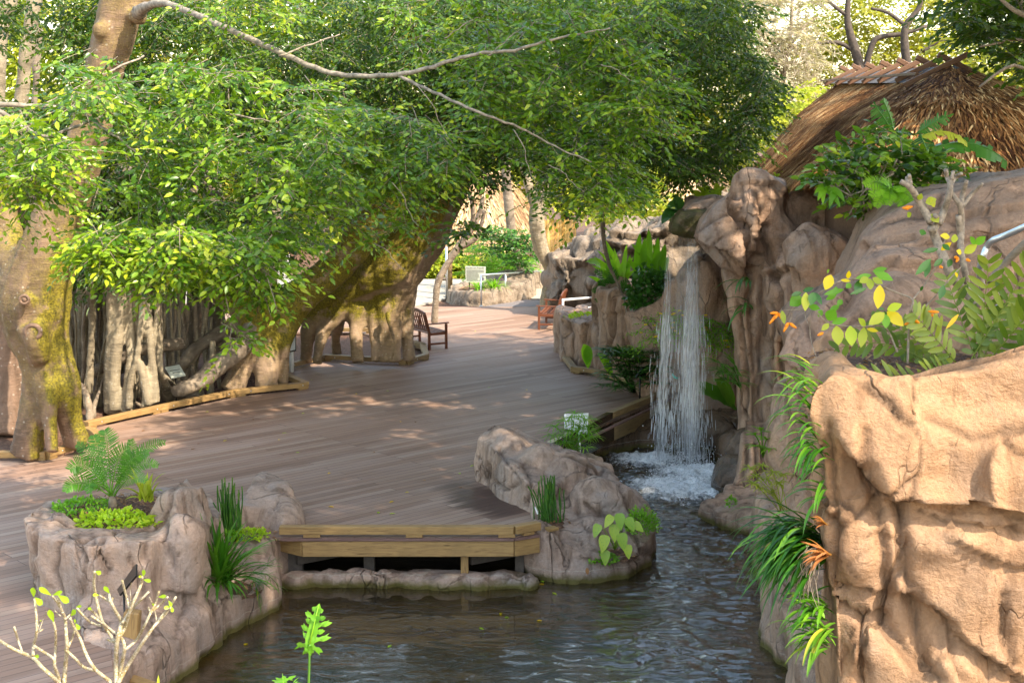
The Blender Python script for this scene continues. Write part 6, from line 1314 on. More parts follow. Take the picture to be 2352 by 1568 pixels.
# caladium
cal = thing("caladium", P(1425, 1262, 18.1), "chartreuse spotted elephant ear leaves at the front of the centre rock", "caladium")
HEART = ((0, .55), (.12, .95), (.3, 1), (.55, .8), (.8, .42), (1, .02))
t = NT("caladium_leaf"); vv_ = t.voro(t.coords(), 38); c_ = t.mix(t.ramp(vv_.outputs['Distance'], [(.18, 1), (.26, 0)]), t.ramp(t.attr("tint").outputs['Fac'], [(.2, (.14, .28, .012)), (.8, (.32, .40, .02))]), (.08, .26, .02)); M_CAL = t.set(c_, .45)
for k, (x, y, L_, ax, az) in enumerate([(1375, 1215, .24, -.3, -.8), (1422, 1190, .28, .1, -.9), (1441, 1200, .26, .4, -.8), (1411, 1215, .30, 0, -1), (1390, 1240, .30, -.2, -1), (1456, 1212, .22, .7, -.6), (1390, 1275, .26, .0, -1), (1427, 1235, .30, .15, -1), (1441, 1262, .24, .1, -1), (1405, 1195, .24, -.4, -.6)]):
    L_ *= .8; p_ = P(x, y - 12, 17.95 - .03 * (k % 3)); mb = MB(); mb.tube(bez(P(1412, 1262, 18.1), p_, (0, -.05, .1), 5), .006, 5, .4, 0)
    mb.leaf(p_, (ax, -.35, az), (0, -1, .55), L_, L_ * .62, HEART, .1, .08, rp.uniform(.2, .8), 0); mb.build("leaf", M_CAL, cal)
mb = MB(); mb.leaf(P(1348, 1302, 17.6), (.1, -.1, -1), (0, -1, .2), .10, .05); o = mb.build("fallen_leaf", L_BROWN); tag(o, "dry brown leaf stuck on the lower face of the centre rock", "leaf")
# papyrus
def papyrus(label, stems, n_ray, L_, m, group="umbrella papyrus clumps", seed=1):
    rq = random.Random(seed); mb = MB()
    for (a, b) in stems:
        mb.tube(bez(a, b, (rq.gauss(0, .03), 0, .06), 6), .005, 5, .3)
        for k in range(n_ray):
            az = k * 6.283 / n_ray + rq.gauss(0, .1); d = V((math.cos(az), math.sin(az), rq.uniform(-.1, .55))); mb.blade(b, d, L_ * rq.uniform(.7, 1.15), .016, 1.5, 5, min(1, .45 + rq.gauss(0, .2)))
    o = mb.build("papyrus", m); tag(o, label, "papyrus", group); return o
papyrus("papyrus clump in front of the white angled sign at the pool corner", [(P(1310 + rq.uniform(-12, 14), 1040, 22.3), P(x, y, 22.2 + rq.uniform(-.2, .2))) for x, y in ((1275, 980), (1290, 1000), (1312, 960), (1330, 985), (1345, 965), (1352, 990), (1300, 1018), (1326, 1015), (1342, 1030), (1284, 1035), (1318, 975), (1300, 968), (1335, 958), (1348, 980), (1325, 992), (1338, 1008), (1305, 990), (1292, 1018), (1358, 1005), (1268, 1000), (1320, 950), (1345, 1000))], 18, .27, L_BRIGHT, seed=2)
papyrus("papyrus clump on the right bank below the pillar", [(P(1800 + rq.uniform(-12, 14), 1175, 15.6), P(x, y, 15.5 + rq.uniform(-.3, .3))) for x, y in ((1735, 1095), (1722, 1075), (1750, 1070), (1762, 1100), (1745, 1120), (1775, 1085), (1790, 1110), (1770, 1130), (1800, 1090), (1730, 1110))], 18, .15, L_YG, seed=3)
# rhapis / palms near the kerb
def fanpalm(label, c, fans, L_, W_, m, n=9, group="fan palms at the foot of the rock walls", seed=1, cat="palm"):
    rq = random.Random(seed); mb = MB()
    for (x, y, Y_) in fans:
        b_ = P(x, y, Y_); mb.tube(bez(V(c), b_, (0, 0, .1), 5), .008, 5, .3); out = (b_ - V(c)); out.z *= .3; out = out.normalized()
        for k in range(n):
            an = (k / (n - 1) - .5) * 3.6; ax = out.cross(V((0, 0, 1))); d = (out * math.cos(an) + ax * math.sin(an) + V((0, 0, rq.uniform(-.1, .35)))); mb.blade(b_, d, L_ * rq.uniform(.8, 1.1), W_, .9, 5, .5 + rq.gauss(0, .16))
    o = mb.build("fan_palm", m); tag(o, label, cat, group); return o
rq = random.Random(8)
fanpalm("dark green lady palm behind the kerb beside the waterfall", P(1455, 905, 28.0), [(rq.uniform(1390, 1510), rq.uniform(805, 890), 27.4 + rq.uniform(-.5, .4)) for _ in range(44)], .42, .042, L_DARK, 10, seed=4)
fanpalm("lighter palm tuft at the top of the lady palm", P(1445, 850, 28.2), [(rq.uniform(1425, 1475), rq.uniform(800, 830), 27.3) for _ in range(7)], .38, .035, L_BRIGHT, 9, seed=5)
fanpalm("small drooping palm at the left foot of the pillar", P(1700, 890, 24.0), [(rq.uniform(1640, 1700), rq.uniform(820, 880), 23.8 + rq.uniform(-.3, .3)) for _ in range(9)], .36, .035, L_STRAP, 8, seed=6)
# broad leaves
def broad(name, label, cat, base, tips, W_, m, t0=.55, group=None, seed=1, prof=((0, .12), (.12, .5), (.35, 1), (.65, .95), (.88, .5), (1, .03)), part="leaf", arch=.15, up=(0, -1, .5)):
    root = thing(name, V(base), label, cat, group); rq = random.Random(seed)
    for (x, y, Y_, *r_) in tips:
        b_ = V(base) + (V((rq.uniform(-1, 1), rq.uniform(-1, 1), 0)) * (P(x, y, Y_) - V(base)).length * (.35 if len(tips) > 3 else .05)); tip = P(x, y, Y_); pts = bez(b_, tip, (0, 0, arch), 10); mb = MB(); upv = V(up); vs = []; tt = t0 + rq.gauss(0, .14)
        for k in range(11):
            u = k / 10; d = (pts[min(k + 1, 10)] - pts[max(k - 1, 0)]).normalized(); s_ = d.cross(upv).normalized(); nn = s_.cross(d)
            hw = np.interp(u, [p[0] for p in prof], [p[1] for p in prof]) * W_ / 2; rip = nn * .06 * W_ * math.sin(k * 2.2 + x)
            vs += [pts[k] - s_ * hw + nn * hw * .3 + rip, pts[k], pts[k] + s_ * hw + nn * hw * .3 - rip]
        fs = []
        for k in range(10): a = k * 3; fs += [(a, a + 1, a + 4, a + 3), (a + 1, a + 2, a + 5, a + 4)]
        mb.add(vs, fs, tt); mb.build(part, m, root)
    return root
broad("bird_nest_fern", "cluster of upright broad shiny leaves on the rock left of the spout", "fern", P(1492, 650, 29.6), [(1470, 535, 29.5), (1490, 525, 29.8), (1512, 545, 29.5), (1450, 560, 29.3), (1528, 560, 29.6), (1440, 600, 29.3), (1535, 590, 29.4), (1500, 560, 30), (1460, 575, 29.4), (1522, 575, 29.4), (1482, 545, 29.2)], .15, L_BRIGHT, .45)
broad("ginger_plant", "group of long pale green leaves behind the thin red stem", "ginger plant", P(1415, 680, 30.6), [(1372, 575, 30.4), (1385, 545, 30.6), (1400, 590, 30.3), (1440, 560, 30.5), (1455, 590, 30.4), (1360, 610, 30.2), (1352, 635, 30.2), (1430, 600, 30.6), (1462, 620, 30.3), (1378, 600, 30.5), (1395, 560, 30.2), (1410, 570, 30.4), (1365, 590, 30.2), (1448, 585, 30.2)], .11, L_BRIGHT, .85, seed=2)
broad("banana_leaf_plant", "single pale banana leaf above the ferns left of the thin stem", "banana plant", P(1400, 625, 31), [(1345, 602, 31)], .28, L_BRIGHT, .8, seed=4, up=(0, -.5, 1))
broad("young_plant", "two broad bright leaves against the foot of the fluted wall", "plant", P(1350, 845, 29.2), [(1340, 790, 29.1), (1348, 792, 29.0)], .2, L_BRIGHT, .8, seed=5)
broad("young_plant", "broad bright leaf leaning left of the lady palm", "plant", P(1405, 862, 28.6), [(1372, 812, 28.5), (1384, 822, 28.4)], .17, L_BRIGHT, .8, seed=6)
broad("banana_leaf_plant", "broad striped leaf hanging low behind the waterfall on the right", "banana plant", P(1690, 940, 25.2), [(1590, 880, 25.3), (1600, 900, 25.1), (1640, 870, 25.2)], .30, L_STRAP, .6, seed=7, up=(0, -.6, 1))
# ferns on the far rocks
fe = thing("fern", P(1420, 690, 30.0), "dark feathery cycad fronds between the white railing and the fluted wall", "fern")
for (x, y) in ((1368, 622), (1375, 650), (1362, 668), (1370, 690), (1395, 640), (1382, 700), (1440, 650), (1400, 615)): frond("frond", P(1425, 690, 30.2), P(x, y, 30.0 + rp.uniform(-.3, .3)), (0, 0, .2), .16, .018, 26, L_DARK, fe, up=(0, -.8, .6), rn=rp, t0=.7)
mound("vine", "dense heart leaved vine on the fluted wall left of the waterfall", "vine", (*P(1492, 690, 28.3)[:2], P(1492, 705, 28.3).z), .45, .45, .75, 1100, .13, .72, L_DARK, seed=7, tint=.6)
# yellow flowered shrub behind the falls
sh = thing("shrub", P(1580, 800, 26.4), "airy shrub with tiny yellow flowers behind the falling water", "shrub")
S_, T_ = fill(rn, [(1465, 730), (1520, 715), (1600, 720), (1690, 745), (1690, 790), (1640, 800), (1560, 775), (1480, 780)], 190, 26.2, 26.8, (), 40, -.3, seed=40)
np_mesh("foliage", sprays(rs, S_, dirs(rs, len(S_), (.2, -.2, -.15)), 18, .42, .055, .45, np.clip(T_ + .15, 0, 1), near=False, twig=True), [L_BRIGHT, M_TWIG], sh)
mb = MB()
for k in range(36): i = rq.randrange(len(S_)); p_ = V(S_[i]) + V((rq.uniform(-.2, .2), -.15, rq.uniform(-.1, .1))); [mb.leaf(p_, (math.cos(a_ * 1.57), math.sin(a_ * 1.57) * .5, .4), (0, -1, .3), .035, .028) for a_ in range(4)]
mb.build("flowers", L_YEL, sh)
# hose end seen through the falls
mb = MB(); mb.tube(bez(P(1545, 858, 25.8), P(1558, 868, 25.8), (-.03, 0, -.05), 5), .02, 8); o = mb.build("hose", flat("hose_green", (.03, .5, .36), .4)); tag(o, "short turquoise hose end visible through the waterfall", "hose")
# plants on the pillar and right bank
def straps(name, label, base_list, n, L_, W_, m, droop, lean, seed, group=None, t0=.5, cat="strap leaved plant", tilt=(-.2, .9), azr=(1.6, 4.7)):
    rq = random.Random(seed); mb = MB()
    for k in range(n):
        b_ = V(base_list[k % len(base_list)]) + V((rq.gauss(0, .03), rq.gauss(0, .03), rq.gauss(0, .05))); a_ = rq.uniform(*azr); el = rq.uniform(*tilt)
        mb.blade(b_, V((math.cos(a_) * math.cos(el), math.sin(a_) * math.cos(el), math.sin(el))) + V(lean), L_ * rq.uniform(.55, 1.1), W_ * rq.uniform(.8, 1.2), droop * rq.uniform(.6, 1.4), 8, min(1, max(0, t0 + rq.gauss(0, .2))))
    o = mb.build(name, m); tag(o, label, cat, group); return o
straps("strap_plant", "thin dark strap leaves growing from the crack in the pillar", [P(1718, 650, 23.4), P(1722, 700, 23.4)], 12, .75, .05, L_DARK, 2.2, (-.1, -.2, 0), 1, t0=.6)
straps("strap_plant", "long arching strap leaves hanging beside the top left shoulder of the foreground boulder", [P(1868, 890, 9.7), P(1866, 940, 9.7), P(1880, 1000, 9.6), P(1872, 860, 9.8)], 44, .38, .026, L_STRAP, 1.6, (-.5, -.1, .15), 2, t0=.6)
straps("strap_plant", "strap leaves drooping along the boulder edge above the papyrus", [P(1892, 1060, 9.6), P(1898, 1130, 9.6), P(1888, 1020, 9.6)], 34, .36, .026, L_STRAP, 2.1, (-.45, -.1, 0), 3, t0=.4)
straps("strap_plant", "big cascading clump of glossy strap leaves over the channel edge", [P(1885, 1235, 9.9), P(1870, 1250, 10.0), P(1890, 1270, 9.8), P(1850, 1240, 10.1)], 190, .64, .031, L_STRAP, 1.9, (-.75, -.15, .05), 4, t0=.30, tilt=(-.5, 1.0))
straps("strap_plant", "lowest strap leaved clump against the boulder at the bottom", [P(1900, 1450, 9.6), P(1902, 1480, 9.6), P(1896, 1400, 9.7)], 56, .42, .028, L_STRAP, 2.1, (-.5, -.1, .1), 5, t0=.6, tilt=(-.2, 1.2))
straps("strap_plant", "small bright tuft between the cascading clump and the lowest clump", [P(1885, 1400, 9.6)], 14, .26, .024, L_BRIGHT, 1.6, (-.4, -.1, .3), 6, t0=.6)
fanpalm("small fern like palm on the bank at the foot of the upper boulder", P(1752, 1050, 17.0), [(1735, 1000, 16.9), (1748, 990, 16.9), (1760, 1010, 16.9), (1740, 1025, 16.8), (1770, 1030, 16.8)], .18, .03, L_BRIGHT, 7, seed=9)
rosette("bromeliad", "orange red bromeliad clinging to the left edge of the foreground boulder", "bromeliad", P(1902, 1275, 9.45), 26, .21, .028, L_RED, 1.0, seed=8, tilt=(-.5, 1.2), lean=(-.8, -.3, 0), azr=(1.2, 5))
rosette("bromeliad", "small reddish bromeliad above the orange one on the boulder edge", "bromeliad", P(1898, 1205, 9.5), 12, .13, .02, L_RED, 1.0, seed=18, tilt=(-.2, 1.3), lean=(-.6, -.3, .2), azr=(1.2, 5), t0=.3)
mb = MB()
for k in range(46): a_ = P(1868 + rq.gauss(0, 8), 1262 + rq.uniform(-10, 30), 9.6); mb.tube(bez(a_, a_ + V((rq.gauss(-.05, .06), rq.gauss(0, .05), -rq.uniform(.12, .34))), (rq.gauss(0, .05), 0, .04), 5), .0028, 3, .5)
o = mb.build("aerial_rootlets", M_TWIG); tag(o, "tangle of pale hanging rootlets beside the orange bromeliad", "roots", kind='stuff')
mound("ground_cover", "small green sprig on the flat rock shelf below the pillar", "ground cover", G(1680, 1160, -.3), .07, .07, .14, 60, .06, .6, L_BRIGHT, seed=12)
# --- cardboard palms on the foreground boulder
cb = P(2228, 885, 10.6); cpm = thing("cardboard_palm", cb, "broad olive green cardboard palm spreading over the foreground boulder top", "palm")
PR = ((0, .25), (.15, .8), (.5, 1), (.8, .8), (1, .15))
for (x, y, Y_, ar, L_) in [(1945, 868, 10.2, (0, -.1, .02), .17), (1925, 800, 10.7, (0, 0, .30), .15), (2010, 735, 10.9, (-.1, 0, .2), .15), (2100, 720, 10.5, (-.1, 0, .12), .18), (2175, 640, 10.9, (0, .1, .05), .20), (2270, 600, 10.7, (.05, .1, .0), .20), (2370, 600, 10.6, (.1, .1, .1), .19), (2400, 680, 10.4, (.1, 0, .15), .19), (2420, 760, 10.3, (.1, -.1, .15), .19), (2130, 850, 10.0, (-.02, -.1, .08), .15), (2330, 700, 11.0, (0, .1, .1), .18), (2080, 830, 10.9, (0, 0, .12), .14), (2380, 840, 10.3, (.05, -.1, .14), .16)]:
    frond("frond", cb + V((rp.uniform(-.12, .12), rp.uniform(-.05, .1), 0)), P(x, y, Y_), ar, L_, .046, 14, L_ZAM, cpm, up=(0, -.9, .55), t0=rp.uniform(.3, .85), ang=.95, rn=rp, droop=.06, prof=PR, stem=.007, jit=.09, start=.25, tipscale=.6)
# helpers to read positions off an enlarged view of the photograph
def Z4(x, y): return (1800 + x / 2.751) / 1.0884, (560 + y / 2.751) / 1.0884
def ZB(x, y): return (x / 4.391) / 1.0884, (1350 + y / 4.391) / 1.0884
def ZT(x, y): return (1800 + x / 2.8) / 1.0884, (y / 2.8) / 1.0884
# yellow leaved shrub with orange flowers
ys = thing("shrub", P(*Z4(1310, 900), 10.9), "straggly shrub with yellow and green leaves and orange buds before the boulder", "shrub")
def stem_(pts, conv, Y_, r0, r1, m, parent, name="stem", n=6):
    q = [(*conv(x, y), r0 + (r1 - r0) * i / (len(pts) - 1), Y_ + .05 * math.sin(i * 1.9)) for i, (x, y) in enumerate(pts)]; p_, r_ = TP(q); mb = MB(); mb.tube(p_, r_, n); return mb.build(name, m, parent)
YS = 10.55
for pts, r0, r1 in (([(1290, 960), (1300, 700), (1310, 600), (1325, 520), (1240, 480), (1120, 430)], 4, 2.5), ([(1325, 520), (1400, 430), (1470, 320), (1510, 230), (1540, 130), (1570, 60)], 3, 1.6), ([(1310, 605), (1420, 560), (1560, 400), (1660, 290)], 2.6, 1.5), ([(1240, 480), (950, 380), (820, 395), (720, 450), (640, 510), (600, 590)], 3, 1.6), ([(1220, 880), (1160, 740), (1100, 700), (950, 705), (850, 700), (740, 680), (660, 600), (610, 570)], 3, 1.8), ([(600, 585), (520, 590), (430, 595)], 1.6, 1), ([(590, 590), (588, 640), (605, 685)], 1.4, .8), ([(490, 600), (490, 640), (470, 680)], 1.2, .8), ([(820, 395), (780, 370), (750, 350)], 1.5, 1), ([(620, 600), (620, 760), (650, 880), (700, 980), (715, 1010)], 1.4, 1)):
    stem_(pts, Z4, YS, r0 * .75, r1 * .8, M_TWIG, ys)
OV = ((0, .1), (.15, .6), (.38, 1), (.62, .95), (.85, .5), (1, .03))
def zleaf(conv, x, y, x2, y2, wpx, sc, Y_, m, parent, tint=.5, name="leaf", up=(0, -1, .35), prof=OV, bend=.05, fold=.18, st=True):
    a, b = P(*conv(x, y), Y_), P(*conv(x2, y2), Y_ - .02); d = b - a; mb = MB(); W_ = wpx / sc / 1.0884 * px(Y_)
    mb.leaf(a, d + V((0, -.25 * d.length, 0)), up, d.length, W_, prof, bend, fold, tint); return mb.build(name, m, parent)
for (x, y, x2, y2, w_, m_, t_) in [(765, 350, 715, 455, 75, L_YEL, .4), (880, 375, 885, 315, 35, L_YEL, .4), (830, 385, 900, 390, 24, L_YEL, .3), (590, 470, 580, 600, 60, L_YG, .9), (560, 500, 470, 560, 85, L_BRIGHT, .15), (640, 470, 620, 560, 60, L_DARK, .7), (650, 470, 700, 555, 40, L_DARK, .5), (610, 565, 690, 580, 45, L_BRIGHT, .2), (560, 470, 480, 490, 35, L_DARK, .3), (570, 460, 645, 435, 35, L_DARK, .4), (740, 660, 790, 580, 85, L_BRIGHT, .3), (770, 680, 875, 645, 50, L_BRIGHT, .4), (750, 685, 690, 730, 40, L_YG, .6), (800, 700, 810, 835, 85, L_YG, .75), (895, 700, 900, 840, 85, L_LIME, .8), (990, 710, 960, 850, 65, L_YG, .6), (1100, 420, 1075, 585, 80, L_YEL, .5), (1020, 370, 950, 400, 50, L_YG, .6), (1030, 375, 1030, 455, 55, L_YG, .5), (1050, 370, 1120, 410, 50, L_YG, .5), (1040, 350, 920, 370, 40, L_BRIGHT, .3), (1060, 330, 1190, 385, 60, L_BRIGHT, .5), (1050, 325, 1150, 300, 40, L_BRIGHT, .3), (960, 385, 930, 490, 60, L_DARK, .5), (1010, 440, 880, 480, 30, L_DARK, .6), (1130, 610, 1010, 690, 75, L_YG, .8), (1140, 620, 1135, 720, 60, L_BRIGHT, .5), (1150, 600, 1260, 700, 85, L_YEL, .3), (1150, 590, 1250, 545, 60, L_LIME, .9), (1000, 700, 945, 640, 45, L_YG, .5), (1010, 720, 1090, 735, 30, L_YEL, .3), (1130, 585, 1080, 575, 20, L_DARK, .3),
    (1450, 240, 1330, 350, 50, L_DARK, .8), (1440, 250, 1400, 370, 45, L_DARK, .6), (1540, 420, 1500, 520, 50, L_DARK, .6), (1520, 180, 1590, 120, 40, L_YEL, .5), (1580, 90, 1505, 75, 45, L_YEL, .2), (1590, 100, 1640, 100, 60, L_YG, .8), (1530, 140, 1580, 180, 40, L_DARK, .5), (1500, 170, 1380, 190, 35, L_DARK, .5), (1680, 200, 1765, 135, 60, L_YG, .95), (1660, 200, 1620, 180, 40, L_YEL, .4), (1755, 140, 1825, 80, 55, L_BRIGHT, .4), (1750, 140, 1715, 80, 40, L_BRIGHT, .2), (1530, 240, 1460, 290, 40, L_DARK, .5), (1590, 240, 1560, 300, 40, L_DARK, .4), (1620, 330, 1630, 370, 20, L_YEL, .5), (1470, 620, 1510, 705, 40, L_YG, .2), (1640, 620, 1540, 720, 30, L_YEL, .9), (820, 560, 740, 600, 40, L_BRIGHT, .1), (850, 450, 700, 480, 40, L_BRIGHT, .2), (800, 480, 720, 520, 40, L_BRIGHT, .3), (840, 520, 800, 560, 40, L_BRIGHT, .1), (800, 430, 780, 500, 40, L_BRIGHT, .3), (900, 410, 860, 440, 40, L_BRIGHT, .2), (700, 590, 670, 640, 40, L_BRIGHT, .2), (1380, 460, 1390, 420, 20, L_DARK, .4), (1400, 40, 1380, 80, 50, L_DARK, .6), (745, 330, 735, 315, 30, L_BRIGHT, .5), (425, 595, 440, 690, 40, L_YG, .3)]:
    zleaf(Z4, x, y, x2, y2, w_, 2.751, YS - rp.uniform(0, .12), m_, ys, t_)
BUD = ((0, .3), (.25, 1), (.6, .9), (.85, .45), (1, .5))
for (x, y, x2, y2) in [(400, 610, 345, 612), (398, 615, 340, 685), (400, 615, 375, 650), (405, 610, 425, 655), (470, 680, 437, 740), (472, 680, 450, 700), (474, 678, 525, 715), (712, 745, 672, 765), (1430, 600, 1505, 605), (1450, 620, 1490, 640), (1300, 680, 1270, 690), (1690, 240, 1720, 255), (1640, 230, 1625, 260), (1510, 290, 1530, 300), (1340, 660, 1370, 680), (1610, 225, 1640, 235)]:
    mb = MB(); a, b = P(*Z4(x, y), YS - .05), P(*Z4(x2, y2), YS - .08); L_ = (b - a).length
    mb.tube([a, a.lerp(b, .3), a.lerp(b, .65), b], [.004, .013, .011, .006], 7, .5); mb.build("flower", L_ORG, ys)
# frangipani above the boulder
fg = thing("frangipani", P(2250, 760, 11.6), "bare frangipani with stubby pale upright branches rising from the boulder top", "frangipani tree")
YF = 11.4
for pts, r0, r1 in (([(1790, 560), (1670, 440), (1590, 350), (1540, 230), (1480, 90), (1450, 20)], 14, 9), ([(1460, 50), (1500, -20), (1480, -60)], 9, 6)): stem_(pts, Z4, YF, r0, r1, M_TWIG, fg, "branch", 9)
for pts, r0, r1 in (([(1480, 1560), (1400, 1420), (1330, 1310), (1262, 1270)], 10, 6), ([(1320, 1300), (1310, 1240)], 6, 5), ([(1335, 1290), (1325, 1230), (1328, 1236)], 5, 4), ([(1530, 1568), (1570, 1470), (1600, 1380), (1612, 1290), (1590, 1240), (1580, 1190)], 9, 5), ([(1612, 1290), (1650, 1240), (1690, 1215)], 6, 4), ([(1620, 1260), (1632, 1200)], 5, 4), ([(1680, 1760), (1690, 1568), (1680, 1440), (1640, 1380), (1600, 1320)], 8, 5), ([(1685, 1450), (1700, 1360), (1725, 1265)], 7, 5), ([(1690, 1450), (1760, 1360), (1835, 1285)], 6, 4)): stem_(pts, ZT, YF, r0, r1, M_TWIG, fg, "branch", 9)
stem_([(1850, 400), (1950, 280), (2091, 140), (2200, 40)], Z4, 10.9, 8, 10, M_ROOTD, fg, "branch", 9)
stem_([(1640, -60), (1655, 100), (1660, 200), (1690, 350), (1700, 430), (1760, 520)], Z4, YF, 7, 8, M_TWIG, fg, "branch", 9)
for (x, y, x2, y2, w_, t_) in ((1475, 1500, 1530, 1560, 60, .7), (1440, 1420, 1515, 1390, 60, .8), (1390, 1400, 1410, 1350, 40, .6), (1330, 1520, 1310, 1480, 40, .2), (1500, 1450, 1470, 1380, 40, .9)): zleaf(ZT, x, y, x2, y2, w_, 2.8, YF, L_YG, fg, t_)
mb = MB(); mb.tube([P(*ZT(1350, 1445), YF), P(*ZT(1310, 1455), YF), P(*ZT(1275, 1455), YF)], [.004, .02, .006], 7); mb.build("flower", L_ORG, fg)
# --- banana plant and shrub under the hut
YB = 17.8
bn = thing("banana_plant", P(*ZT(1230, 1240), YB), "banana plant with torn arching leaves before the thatched hut", "banana plant")
mb = MB(); pp_, rr_ = TP([(*ZT(1215, 1260), 10, YB), (*ZT(1235, 1100), 9, YB), (*ZT(1260, 1000), 6, YB)]); mb.tube(pp_, rr_, 8); pp_, rr_ = TP([(*ZT(1330, 1250), 9, YB), (*ZT(1360, 1150), 8, YB), (*ZT(1400, 1070), 6, YB)]); mb.tube(pp_, rr_, 8); mb.build("stem", M_ROOTD, bn)
def ban(x, y, x2, y2, w_, ar, m_, t_, up=(0, -1, .4), n=14):
    a, b = P(*ZT(x, y), YB), P(*ZT(x2, y2), YB - .1); pts = bez(a, b, ar, n); upv = V(up); mb = MB(); W_ = 1.45 * w_ / 2.8 / 1.0884 * px(YB); mb.tube(pts, [.012 * (1 - .6 * k / n) for k in range(n + 1)], 5, .9)
    for k in range(n):
        u0, u1 = k / n, (k + 1) / n; d = (pts[k + 1] - pts[k]).normalized(); s_ = d.cross(upv).normalized(); nn = s_.cross(d)
        for sg in (-1, 1):
            h0 = math.sin(min(1, u0 * 3 + .25) * 1.57) * (1 - max(0, u0 - .7) / .3 * .75) * W_ / 2; h1 = math.sin(min(1, u1 * 3 + .25) * 1.57) * (1 - max(0, u1 - .7) / .3 * .8) * W_ / 2; dz_ = nn * (-.16 * W_) + V((0, 0, rp.uniform(-.04, .02)))
            mb.add([pts[k], pts[k + 1], pts[k + 1] + s_ * sg * h1 + dz_ + d * .03, pts[k] + s_ * sg * h0 + dz_ + d * .03 + d * .012], [(0, 1, 2, 3)], min(1, max(0, t_ + rp.gauss(0, .05))))
    mb.build("leaf", m_, bn)
ban(1400, 1070, 2010, 1135, 95, (.1, 0, .35), L_DARK, .75, (0, -.7, .8)); ban(1340, 1000, 1730, 1000, 60, (.05, 0, .28), L_YG, .95, (0, -.5, .9)); ban(1380, 930, 1615, 800, 60, (0, 0, .02), L_DARK, .7); ban(1210, 930, 1085, 740, 90, (0, 0, .03), L_DARK, .5)
ban(1215, 920, 1140, 700, 45, (.03, 0, .02), L_DARK, .8); ban(1240, 900, 1240, 1090, 95, (0, -.05, .12), L_DARK, .9); ban(1400, 930, 1490, 1150, 110, (-.05, -.05, .05), L_DARK, .45); ban(1300, 1000, 1330, 1150, 90, (0, -.05, .04), L_DARK, .7); ban(1380, 1080, 1580, 1110, 50, (0, 0, .05), L_DARK, .6); ban(1030, 1130, 930, 1040, 45, (0, 0, .05), L_DARK, .8)
sb = thing("shrub", P(1990, 470, 18.0), "glossy green broad leaved shrub on the rocks in front of the thatched roof", "shrub")
S_, T_ = fill(rn, [(1870, 385), (1900, 365), (1940, 345), (1990, 320), (2040, 300), (2080, 335), (2160, 370), (2190, 400), (2160, 440), (2080, 470), (2010, 500), (1940, 465), (1900, 440), (1870, 415)], 260, 17.0, 18.6, (), 45, -.2, seed=50)
np_mesh("foliage", sprays(rs, S_, dirs(rs, len(S_), (0, -.3, .15)), 9, .34, .14, .48, np.clip(T_ - .06, 0, 1), near=True), [L_NEAR, M_TWIG], sb)
mb = MB()
for k in range(14): a_ = P(rq.uniform(1900, 2080), rq.uniform(450, 500), 17.3); mb.tube(bez(a_, P(rq.uniform(1850, 2150), rq.uniform(350, 430), 17.2), (0, 0, .1), 6), .012, 5)
mb.build("stems", M_TWIG, sb)
fe = thing("fern", P(2060, 480, 16.3), "bright lime fern fronds over the smooth upper boulder", "fern")
for (x, y) in ((1985, 425), (2000, 450), (2040, 470), (2070, 440), (2105, 470), (2030, 420), (2085, 490), (2012, 475)): frond("frond", P(2050, 440, 16.5), P(x, y, 16.2), (0, 0, .12), .11, .016, 26, L_BRIGHT, fe, up=(0, -.9, .5), rn=rp, t0=.85, ang=1.2)
broad("bromeliad", "green and yellow bromeliad hanging off the rock left of the lime fern", "bromeliad", P(1905, 440, 17.2), [(1878, 462, 17.0), (1890, 470, 17.0), (1905, 478, 17), (1930, 478, 17), (1870, 446, 17), (1940, 465, 17)], .08, L_BRIGHT, .6, seed=9)
# plants behind the spout
broad("ginger_plant", "sunlit yellow green leaves growing behind the spout rock", "ginger plant", P(1625, 480, 27.2), [(1585, 440, 27), (1600, 430, 27), (1615, 425, 27.1), (1630, 430, 27), (1645, 420, 27.2), (1655, 435, 27), (1575, 455, 27), (1668, 430, 27.3), (1590, 460, 27), (1640, 440, 27)], .15, L_LIME, .5, seed=10)
broad("ginger_plant", "two dark broad leaves drooping left of the spout lip", "ginger plant", P(1568, 485, 26.4), [(1532, 478, 26.2), (1545, 462, 26.3), (1530, 498, 26.2), (1520, 515, 26.2)], .2, L_DARK, .7, seed=11)
